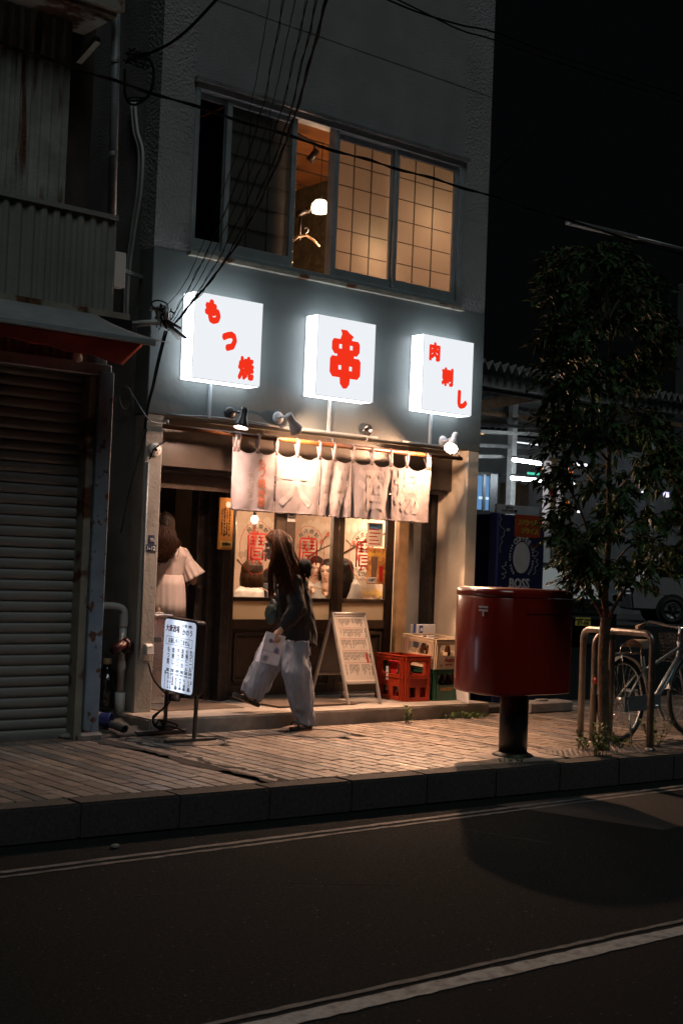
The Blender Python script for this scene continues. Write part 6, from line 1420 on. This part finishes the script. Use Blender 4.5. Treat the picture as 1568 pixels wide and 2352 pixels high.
for k in range(260):
    u = rr.uniform(-1, 1); e_ = .094+.018*math.cos(u*1.4); bv = V((-.54, -.84, 0)); rv = V((.84, -.54, 0))
    w4 = (.085 if u > 0 else .11)*u; pts = [h2+rv*.05*u+bv*.07+V((0,0,.095)), h2+rv*.088*u+bv*e_, h2+rv*(.105*u+.004)+bv*(e_+.035)+V((0,0,-.075)), h2+rv*(.128*u+.008+rr.gauss(0, .012))+bv*(e_+.05)+V((0,0,-.145)), h2+rv*(w4+rr.gauss(0, .018))+bv*(e_+.055)+V((0,0,-.27-.05*(-u)+rr.uniform(-.05, .05)))]
    cc = catm(pts, 5); ph = rr.uniform(0, 6); cc = [p+V((.011*math.sin(i*.75+ph)*i/len(cc), 0, 0)) for i, p in enumerate(cc)]; q.tube(cc, [.004*(1-.5*i/len(cc)) for i in range(len(cc))], 4)
mat('hair_mid', (.030, .012, .005), .5, var=.4, vs=30, bump=.2, bs=90, spec=.12); q.build('hair_strands', 'hair_mid', hr, normals=False)

# ---------------------------------------------------------------- diners behind the glass
def diner(label, hx, hy, Y, fd, hairm, shirt, rows, hair_len, arms=None, s=1.0):
    t = thing('person', label, 'person', (at(hx, hy, Y).x, Y, .5), group='diners behind the glass doors'); c = at(hx, hy, Y); b = MB(); P_ = head(b, c, fd, s, .1)
    b.limb([c+V((0, 0, -.06)), c+V((0, 0, -.17))], [.05, .055], 10); b.loft(secs(rows, .6), 20)
    if arms:
        for ar in arms:
            pts = [at(*q) for q in ar]; b.limb(pts, [.045, .038, .026][:len(pts)], 10); w_ = pts[-1]
            b.ball(w_, .03)
            for k in range(4): finger(b, w_+V((-.015+.011*k, -.02, -.005)), (-.2, -.6, -.5), (1, 0, 0), 3, .055, .5)
            finger(b, w_+V((-.02, -.01, .015)), (-.5, -.5, .2), (1, 0, 0), 3, .045, .3)
    skin(b, .010, 'body', t, 2)
    if V(fd).y < .3: eyes(P_, t)
    b = MB(); b.loft(secs([(q[0]-2, q[1]+2)+tuple(q[2:]) for q in rows], .66), 24)
    if arms:
        for ar in arms: pts = [at(*q) for q in ar]; b.limb([pts[0], pts[1]], [.058, .052], 12)
    fabric(b, .012, shirt, 'shirt', t, .007, 9, hx, 3, .6)
    f_ = V(fd).normalized(); b = MB(); bk_ = c-f_*.018*s+V((0, 0, .03)); b.ball(bk_, .108*s, .104*s, .105*s, nu=18, nv=12)
    if hair_len: b.loft([(c-f_*.02+V((0, 0, .03-hair_len*k/5)), (.10, .112, .118, .118, .112, .085)[k]*s, (.09, .10, .105, .10, .095, .07)[k]*s, math.atan2(f_.y, f_.x)+math.pi/2) for k in range(6)], 20)
    if V(fd).y < .3:                                      # keep the face free
        b = MB(); haircap(b, P_, s); b.ball(c-f_*.055*s+V((0, 0, -.02)), .075*s, .075*s, .10*s)
        for q in (-1, 1): b.ball(c-f_*.005*s+V((-f_.y, f_.x, 0))*.082*q*s+V((0, 0, -.035)), .026*s, .026*s, .075*s)
    me = wrinkle(remeshed(b, .010, 3), .006, 40, hx, .15); me.materials.append(MATS[hairm]); link('hair', me, t)
    return t, c
diner('diner with brown bob hair and pale shirt, back to the left door pane', 580, 1316, 10.62, (.75, .6, 0), 'hair_mid', 'shirt_white', [(556, 600, 1345, 10.6), (540, 605, 1358, 10.6), (532, 606, 1380, 10.6), (530, 606, 1440, 10.6)], .20)
diner('diner in dark clothes seated beside the bob-haired diner, mostly hidden', 622, 1330, 10.95, (.3, .95, 0), 'hair_dark', 'shirt_dark', [(606, 650, 1340, 10.7), (585, 668, 1352, 10.7), (572, 672, 1372, 10.7), (566, 672, 1440, 10.7)], .1, s=.9)
dn, c = diner('smiling diner with dark cap-like hair facing out and holding chopsticks', 726, 1306, 11.25, (-.55, -.75, 0), 'hair_dark', 'shirt_white', [(712, 748, 1335, 11.25), (702, 762, 1348, 11.25), (700, 766, 1375, 11.25), (700, 766, 1440, 11.25)], 0, [[(704, 1350, 11.2), (698, 1378, 11.1), (716, 1352, 10.95)], [(762, 1352, 11.2), (764, 1378, 11.1), (744, 1360, 10.95)]])
cs = thing('chopsticks', 'pair of wooden chopsticks held by the smiling diner', 'chopsticks', at(735, 1352, 10.93))
for k in range(2): MB().tube([at(712, 1344+3*k, 10.92), at(748, 1356+2*k, 10.92)], [.003, .0045], 6).build('chopstick', 'wood_light', cs)
diner('diner with a dark fringe beside the chopstick holder, cut by the door stile', 752, 1312, 11.05, (-.75, -.5, 0), 'hair_dark', 'shirt_white', [(744, 776, 1340, 11.1), (736, 784, 1352, 11.1), (734, 786, 1378, 11.1), (734, 786, 1440, 11.1)], .14)
diner('long dark-haired diner in white shirt with back to the right door pane', 786, 1312, 10.55, (.25, .9, 0), 'hair_dark', 'shirt_white', [(786, 815, 1330, 10.5), (776, 826, 1342, 10.5), (772, 832, 1362, 10.5), (770, 836, 1440, 10.5)], .32)
# dining-room bulbs
def bulb(p, label, power, drop):
    t = thing('hanging_bulb', label, 'bulb', p, group='bare bulbs in the dining room')
    MB().ball(p, .034, .034, .04, nu=14, nv=10).build('bulb_glass', 'bulb_warm', t); MB().cyl(p+V((0,0,.035)), p+V((0,0,.075)), .016, n=10).build('bulb_socket', 'black_plastic', t); MB().cyl(p+V((0,0,.07)), V((p.x, p.y, 2.61)), .004, n=6).build('bulb_cord', 'cable', t)
    l = bpy.data.lights.new('bulb_light', 'POINT'); l.energy = power; l.color = (1, .70, .48); l.shadow_soft_size = .05; o = bpy.data.objects.new('bulb_light', l); COL.objects.link(o); o.parent = t; o.matrix_parent_inverse = WM[t.name].inverted(); o.location = p+V((0, 0, -.06))
bulb(at(585, 1193, 10.42), 'bare glowing bulb seen at the top of the left door pane', 42, 0)
bulb(V((7.95, 10.42, 2.02)), 'added unseen bare bulb behind the curtain over the middle door', 46, 0)  # out of view, added to light the room and diners
bulb(V((8.70, 10.45, 2.02)), 'added unseen bare bulb behind the curtain over the right door', 38, 0)  # another unseen bulb added to light the right side of the room
# ================================================================== vending machine
mat('vend_blue', (.012, .017, .06), .35, var=.12, bump=.03); mat('vend_edge', (.05, .06, .20), .35, var=.1, bump=.03); mat('vend_white', (.42, .44, .47), .5, var=.08, bump=0)
mat('poster_orange', (.28, .045, .015), .5, var=.15, bump=.03); mat('ink_green', (.05, .16, .04), .5, var=.1, bump=0); mat('graffiti', (.30, .31, .33), .6, var=.2, bump=0)
vx0, vx1, vy = at(1140, 1250, 9.6).x, at(1246, 1250, 9.6).x, 9.6; vz = at(1190, 1184, 9.6).z
vm = thing('vending_machine', 'dark blue drinks vending machine behind the building corner', 'vending machine', ((vx0+vx1)/2, 9.9, 0))
MB().box(vx0, vy, .02, vx1, vy+.85, vz).build('cabinet', 'vend_blue', vm, bevel=.012)
MB().box(vx0-.012, vy-.012, .03, vx0+.02, vy+.10, vz+.012).build('corner_edge', 'vend_edge', vm, bevel=.006)
MB().box(vx1-.02, vy-.010, .03, vx1+.008, vy+.05, vz+.008).build('corner_edge', 'vend_blue', vm, bevel=.006)
MB().box(vx0+.03, vy+.05, vz+.012, vx1-.02, vy+.07, vz+.105).build('top_sign', 'vend_white', vm)
tb = text('いつでも\n国ちすかっちゃう', .03, bold=.0005, width=.22, height=.06); tb.v = [(-x, y, z) for x, y, z in tb.v]; front(tb, vx0+.22, vy+.048, vz+.06).build('top_sign_text', 'print_ink', vm)
for f_ in (0, .15): MB().box(vx0+.02+f_*4, vy+.05, 0, vx0+.08+f_*4, vy+.15, .02).build('foot', 'black_plastic', vm)
vt = lambda px, py: at(px, py, vy-.003)
c = vt(1197, 1281); q = MB(); q.lathe([(.135, 0), (.135, .002), (0, .002)], (0, 0, 0), 48, False); q.v = [(x*.92, y*1.18, z) for x, y, z in q.v]; front(q, c.x, vy-.001, c.z).build('oval_emblem', 'vend_white', vm)
def ring(word, a0, step, rad, size, bold):
    q = MB()
    for k, ch in enumerate(word):
        a = math.radians(a0-k*step); tb = text(ch, size, bold=bold); tb.xf(Matrix.Rotation(a-math.pi/2, 4, 'Z')); front(tb, c.x+rad*.93*math.cos(a), vy-.003, c.z+rad*1.15*math.sin(a)); q.add(tb.v, tb.f)
    return q
ring('COFFEE', 128, 15.5, .175, .075, .003).build('ring_lettering', 'vend_white', vm)
ring('BOSS COFFEE', 228, 8.2, .185, .034, .001).build('ring_lettering', 'vend_white', vm)
ring('BOSS COFFEE', 32, 8.2, .185, .034, .001).build('ring_lettering', 'vend_white', vm)
b_ = vt(1192, 1340); front(text('BOSS', .12, bold=.004, width=.30, height=.105), b_.x, vy-.003, b_.z).build('brand_lettering', 'vend_white', vm)
p_ = vt(1163, 1215); front(text('SU', .04, bold=.001, width=.045), p_.x+.02, vy-.003, p_.z-.005).build('brand_lettering', 'vend_white', vm)
a, c2 = vt(1182, 1181), vt(1239, 1236); MB().box(a.x, vy-.006, c2.z, c2.x, vy-.002, a.z).build('offer_poster', 'poster_orange', vm)
for s_, px, py, w, m, dz in (('スペシャル', 1212, 1201, .30, 'poster_yellow', 0), ('プライス', 1216, 1220, .27, 'poster_yellow', 0), ('スペシャル', 1212, 1201, .30, 'ink_green', 1), ('プライス', 1216, 1220, .27, 'ink_green', 1)):
    q_ = vt(px, py); front(text(s_, .07, bold=.0045 if not dz else .0012, width=w, height=.07), q_.x, vy-.007-.002*dz, q_.z).build('offer_lettering', m, vm)
r = random.Random(4)
for k, (px, y0, y1) in enumerate(((1152, 1178, 1270), (1156, 1290, 1330), (1228, 1260, 1320))):
    pts = [vt(px+r.uniform(-7, 7), y0+(y1-y0)*i/14)+V((0, -.003, 0)) for i in range(15)]; MB().tube(catm(pts, 4), .0035, 5).build('graffiti_scrawl', 'graffiti', vm)

# ================================================================== car and van in the lot behind
mat('car_black', (.012, .013, .016), .18, .2, var=.1, bump=0, coat=.6); mat('van_grey', (.34, .35, .35), .35, .1, var=.06, vs=2, bump=.02); mat('car_glass', (.02, .022, .025), .06, var=.1, bump=0, spec=.9)
mat('chrome', (.6, .62, .64), .15, 1, var=.05, bump=0); mat('plate_yellow', (.85, .68, .12), .5, var=.06, bump=0); mat('tail_red', (.22, .008, .006), .2, var=.1, bump=0); mat('lens', (.35, .38, .42), .12, .3, var=.2, bump=0)
lot = struct(MB().box(18, 16, -.35, 60, 60, -.196).build('parking_lot', 'asphalt'))
def vehicle(name, label, cat, loc, rz, Lc, Wc, Hc, prof, glassprof, m, wheels, wr):
    t = thing(name, label, cat, loc, rz)         # local: +x forward, y across, z up
    def side(poly, w0, w1, mm, nm, bev=.03):
        q = MB(); q.prism(poly, lambda x, z, d: (x, w0+(w1-w0)*d, z), 1); return q.build(nm, mm, t, local=True, bevel=bev, seg=2)
    side(prof, -Wc/2, Wc/2, m, 'body', .06); side(glassprof, -Wc/2+.10, Wc/2-.10, 'car_glass', 'windscreen_glass', .02)
    for s_ in (-1, 1):
        side([(x*.93, z) for x, z in glassprof], s_*(Wc/2+.004)-.004, s_*(Wc/2+.004)+.004, 'car_glass', 'side_window', .002)
        for wx in wheels:
            arch = MB().lathe([(wr*1.22, -.03), (wr*1.22, .035), (0, .035)], (wx, s_*Wc/2, wr), 28, False, axis=(0, s_, 0)); arch.build('wheel_arch', 'rubber', t, local=True)
            w = MB().lathe([(wr*.62, .0), (wr*.66, .06), (wr*.95, .07), (wr, .03), (wr, -.1), (0, -.1)], (wx, s_*Wc/2, wr), 28, axis=(0, s_, 0)).build('wheel', 'rubber', t, local=True)
            q = MB(); q.lathe([(wr*.62, .045), (wr*.60, .055), (wr*.56, .04), (wr*.2, .03), (0, .05)], (wx, s_*Wc/2, wr), 24, axis=(0, s_, 0)); o = q.build('rim', 'galv', t, local=True)
            q = MB()
            for k in range(6): a_ = k*math.pi/3; q.bar((wx, s_*(Wc/2+.052), wr), (wx+wr*.58*math.cos(a_), s_*(Wc/2+.06), wr+wr*.58*math.sin(a_)), .06, .02)
            q.build('rim_spokes', 'steel', t, local=True)
    return t
cpos = atd(1335, 1380, 28.5); cz_ = -.195
face = math.atan2(-cpos.y, -cpos.x)+math.radians(18)
cprof = [(-1.65, .28), (1.62, .28), (1.68, .55), (1.62, .92), (1.10, 1.02), (.72, 1.66), (.4, 1.74), (-1.5, 1.70), (-1.68, 1.0)]
cg = [(1.08, 1.05), (.74, 1.62), (-1.4, 1.62), (-1.5, 1.08)]
plt = atd(1338, 1428, 28.0); car = vehicle('parked_car', 'small black car with yellow number plate parked behind the tree', 'car', (plt.x-1.69*math.cos(face), plt.y-1.69*math.sin(face), cz_), face, 3.4, 1.48, 1.75, cprof, cg, 'car_black', (-1.1, 1.1), .28)
def cp_(b, nm, m, **k): return b.build(nm, m, car, local=True, **k)
cp_(MB().box(1.665, -.165, plt.z-cz_-.083, 1.69, .165, plt.z-cz_+.083), 'number_plate', 'plate_yellow', bevel=.004)
PL = Matrix(((0, 0, 1, 1.693), (1, 0, 0, 0), (0, 1, 0, 0), (0, 0, 0, 1)))
tb = text('37-06', .09, bold=.004, width=.25, height=.075).xf(Matrix.Translation((0, 0, .0)) @ PL); tb.v = [(x, y, z+plt.z-cz_-.025) for x, y, z in tb.v]; cp_(tb, 'plate_number', 'print_ink')
tb = text('相模 581', .04, bold=.001, width=.15, height=.035).xf(PL); tb.v = [(x, y, z+plt.z-cz_+.052) for x, y, z in tb.v]; cp_(tb, 'plate_region', 'print_ink')
for s_ in (-1, 1):
    cp_(MB().prism([(.40, .70), (.70, .72), (.72, .90), (.42, .84)], lambda y, z, d: (1.60+d, s_*y, z), .075), 'headlight', 'lens', bevel=.01)
    cp_(MB().tube([(1.675, s_*.72, .70), (1.685, s_*.5, .60), (1.69, s_*.05, .585)], .014, 6), 'chrome_strip', 'chrome'); cp_(MB().box(1.3, s_*.74, .98, 1.45, s_*.92, 1.12), 'mirror', 'car_black', bevel=.02)
cp_(MB().box(1.655, -.45, .72, 1.67, .45, .80), 'grille', 'chrome'); cp_(MB().box(1.67, -.62, .62, 1.68, .62, .66), 'grille_bar', 'alu_dark')
vp_ = atd(1505, 1410, 33.5)
vprof = [(-2.2, .30), (2.3, .30), (2.35, .75), (2.05, 1.05), (1.55, 1.75), (1.2, 1.95), (-2.15, 1.98), (-2.25, 1.2)]
vg = [(1.75, 1.15), (1.42, 1.72), (-2.0, 1.78), (-2.05, 1.15)]
van = vehicle('parked_van', 'pale grey van parked at the right edge behind the bicycle', 'van', (vp_.x+1.15*.78+.95, vp_.y-1.15*.62+.3, .18), math.radians(-39+180), 4.6, 1.7, 1.98, vprof, vg, 'van_grey', (-1.3, 1.30), .33)
c0, c1 = atz(1400, 1452, .0), atz(1640, 1462, .0)
d_ = (c1-c0).normalized(); n_ = V((-d_.y, d_.x, 0)); q = MB(); q.add([c0+V((0,0,-.3)), c1+V((0,0,-.3)), c1+n_*9+V((0,0,-.3)), c0+n_*9+V((0,0,-.3)), c0+V((0,0,.18)), c1+V((0,0,.18)), c1+n_*9+V((0,0,.18)), c0+n_*9+V((0,0,.18))], [(0,3,2,1),(4,5,6,7),(0,1,5,4),(1,2,6,5),(2,3,7,6),(3,0,4,7)]); struct(q.build('raised_lot', 'asphalt_patch'))

# ================================================================== market hall with corrugated roof
HY = 26.0
mh = thing('market_hall', 'open-sided market hall with corrugated roof, steel beams and tube lights', 'building', (at(1250, 1400, HY).x, HY, -.2))
mat('roof_sheet', (.42, .43, .42), .7, .2, var=.15, bump=.1, stain=.4, ss=.6); mat('beam_brown', (.22, .14, .085), .7, var=.3, bump=.1); mat('beam_white', (.55, .57, .56), .6, var=.15, bump=.05, stain=.3, ss=2); mat('hall_wall', (.22, .23, .24), .8, var=.3, vs=1, bump=.1)
x0, x1 = at(1085, 840, HY).x, at(1590, 900, HY).x; rz0 = at(1112, 828, HY).z
n = int((x1-x0)/.30)
vs_ = []; fs_ = []
for i in range(2*n+1):
    x = x0+(x1-x0)*i/(2*n); dz = .26 if i % 2 else 0
    vs_ += [(x, HY, rz0-.20+dz), (x+1.6, HY+6, rz0-.9+dz)]
fs_ = [(2*i, 2*i+2, 2*i+3, 2*i+1) for i in range(2*n)]
MB().add(vs_, fs_).build('roof_sheets', 'roof_sheet', mh, solid=.02)
def hbeam(pxl, pyl, pxr, pyr, Y, h, m, nm, d=.18):
    a, c = at(pxl, pyl, Y), at(pxr, pyr, Y); MB().bar(a, c, d, h).build(nm, m, mh)
hbeam(1085, 870, 1580, 945, HY+.4, .28, 'beam_white', 'fascia_beam'); hbeam(1085, 890, 1580, 970, HY+1.2, .10, 'alu_dark', 'gutter')
hbeam(1085, 935, 1250, 905, HY+2.2, .30, 'beam_brown', 'rafter'); hbeam(1250, 905, 1560, 975, HY+2.3, .22, 'beam_brown', 'rafter'); hbeam(1085, 943, 1300, 975, HY+3, .14, 'beam_brown', 'purlin')
for k, (yl, yr, Y) in enumerate(((975, 985, 27.5), (990, 1003, 28), (1022, 1034, 28.5), (1048, 1052, 29), (1088, 1094, 29.5))): hbeam(1085, yl, 1330, yr, Y, .10, 'beam_white' if k % 2 else 'galv', 'pipe_run', .10)
for px in (1165, 1255, 1485): a = at(px, 1330, HY+2.5); MB().box(a.x-.10, a.y-.1, -.2, a.x+.10, a.y+.1, rz0-.4).build('column', 'beam_white', mh)
for px in (1180, 1177): a = at(px, 960, HY+3); c = at(px-3, 1075, HY+3); MB().cyl(a, c, .04, n=8).build('hanger_pipe', 'galv', mh)
a, c = at(1085, 990, 34), at(1620, 1350, 34); MB().box(a.x, 34, -.2, c.x, 34.2, a.z).build('back_wall', 'hall_wall', mh)
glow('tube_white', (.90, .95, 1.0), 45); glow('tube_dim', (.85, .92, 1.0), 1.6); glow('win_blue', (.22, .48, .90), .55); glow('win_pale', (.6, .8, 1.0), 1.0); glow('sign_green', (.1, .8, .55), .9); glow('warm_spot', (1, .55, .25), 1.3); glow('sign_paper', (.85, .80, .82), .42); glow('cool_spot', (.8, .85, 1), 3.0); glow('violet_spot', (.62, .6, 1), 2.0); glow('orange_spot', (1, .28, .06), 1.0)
def tube_light(pxl, pyl, pxr, pyr, Y, r_, m, label):
    a, c = at(pxl, pyl, Y), at(pxr, pyr, Y); t = thing('tube_light', label, 'tube light', (a+c)/2, group='fluorescent tubes in the market hall'); MB().tube([a, c], r_, 8).build('tube', m, t); up_ = V((0, 0, r_*1.9)); MB().bar(a+up_, c+up_, r_*2.4, r_*1.4).build('fixture', 'beam_white', t)
tube_light(1178, 1056, 1240, 1065, 27, .045, 'tube_white', 'bright tube light in the market hall, upper of the two thick ones')
tube_light(1174, 1098, 1240, 1104, 27, .045, 'tube_white', 'bright tube light in the market hall, just above the vending machine')
tube_light(1181, 1015, 1236, 1022, 30, .018, 'tube_dim', 'thin dim tube light high in the market hall')
def panel(nm, pxl, pyt, pxr, pyb, Y, m, par=None, th=.04):
    a, c = at(pxl, pyt, Y), at(pxr, pyb, Y); return MB().box(min(a.x, c.x), Y, c.z, c.x, Y+th, a.z).build(nm, m, par or mh)
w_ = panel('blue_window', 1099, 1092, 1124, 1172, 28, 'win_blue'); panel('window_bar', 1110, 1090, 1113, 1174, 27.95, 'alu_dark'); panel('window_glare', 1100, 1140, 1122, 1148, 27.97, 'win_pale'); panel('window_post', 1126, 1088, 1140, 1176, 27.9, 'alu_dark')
panel('shop_front', 1150, 1108, 1212, 1175, 32, 'plaster_in'); panel('shop_frame', 1150, 1118, 1206, 1124, 31.9, 'wood_light'); panel('shop_frame', 1186, 1108, 1192, 1176, 31.85, 'wood_light')
for k, (px, py) in enumerate(((1108, 995), (1180, 1027), (1244, 1030), (1248, 1075))): panel('warm_lamp', px-2.5, py-3, px+2.5, py+3, 31, 'warm_spot')
t = thing('green_exit_sign', 'small green lit sign under the market hall beam', 'sign', at(1224, 1088, 27.5)); panel('sign_face', 1212, 1084, 1238, 1092, 27.5, 'sign_green', t)
ps = thing('striped_sign_post', 'pale lit sign post with ochre and red striped panel beside the tree', 'sign', (at(1272, 1300, 24).x, 24, -.2))
panel('pale_board', 1252, 1058, 1262, 1192, 24.0, 'sign_paper', ps, .06); panel('ochre_board', 1264, 1050, 1277, 1190, 24.0, 'wood_light', ps, .06); panel('pale_board', 1279, 1065, 1292, 1192, 24.0, 'sign_paper', ps, .06); panel('red_band', 1263, 1120, 1279, 1138, 23.95, 'print_red', ps, .04); panel('yellow_band', 1283, 1162, 1291, 1172, 23.95, 'poster_yellow', ps, .04)
a = at(1272, 1190, 24.03); MB().box(a.x-.08, 24.0, -.2, a.x+.08, 24.06, a.z).build('post', 'galv', ps)
sp = thing('shop_lights', 'row of small bright shop lights glimpsed through the tree leaves', 'lights', (at(1400, 1300, 33).x, 33, 2))
for px, py, s_, m in ((1318, 1063, 4, 'cool_spot'), (1328, 1066, 5, 'cool_spot'), (1345, 1068, 4, 'cool_spot'), (1302, 1108, 5, 'cool_spot'), (1318, 1110, 4, 'cool_spot'), (1286, 1083, 7, 'orange_spot'), (1312, 1085, 4, 'orange_spot'), (1302, 1155, 6, 'orange_spot'), (1285, 1152, 3, 'orange_spot'), (1462, 1086, 4, 'violet_spot'), (1488, 1088, 6, 'violet_spot'), (1500, 1066, 5, 'cool_spot'), (1476, 1128, 5, 'cool_spot'), (1530, 1136, 10, 'violet_spot'), (1542, 1078, 3, 'cool_spot'), (1330, 1175, 4, 'cool_spot')):
    a = at(px, py, 33); e = s_*.012*1.05; MB().prism(rrect(-e*1.2, -e*.8, e*1.2, e*.8, e*.4, 3), lambda x, z, d: (a.x+x, 33+d, a.z+z), .05).build('lamp_panel', m, sp)
# tall grey building at the right edge
gx = at(1553, 746, 42).x; rz_ = 16
gb_ = thing('grey_building', 'plain dark grey building edge at the far right', 'building', (gx+4, 38, -.2)); MB().box(gx, 36, -.2, gx+9, 42, rz_).build('wall', 'wall_smooth', gb_, bevel=.03)
for k in range(4): MB().box(gx-.003, 35.99, 3+k*3.1, gx+9, 35.999, 3.06+k*3.1).build('floor_joint', 'sidewall', gb_)
# unlit street-light fixture above the tree
a, c = at(1302, 508, 9.0), at(1458, 545, 9.0)
t = thing('street_light_fixture', 'unlit slim street-light fixture above the tree top', 'street light', (a+c)/2)
MB().bar(a, c, .07, .035).build('housing', 'galv', t, bevel=.008); MB().bar(a+V((0,0,-.025)), c+V((0,0,-.025)), .05, .015).build('diffuser', 'white_plastic', t)
MB().tube([c, at(1568, 572, 9.0), at(1640, 590, 9.0)], .018, 8).build('arm', 'galv', t)
q0 = at(1640, 590, 9.0); MB().cyl((q0.x, q0.y, -.2), (q0.x, q0.y, q0.z+.6), .08, n=16).build('pole', 'galv', t)
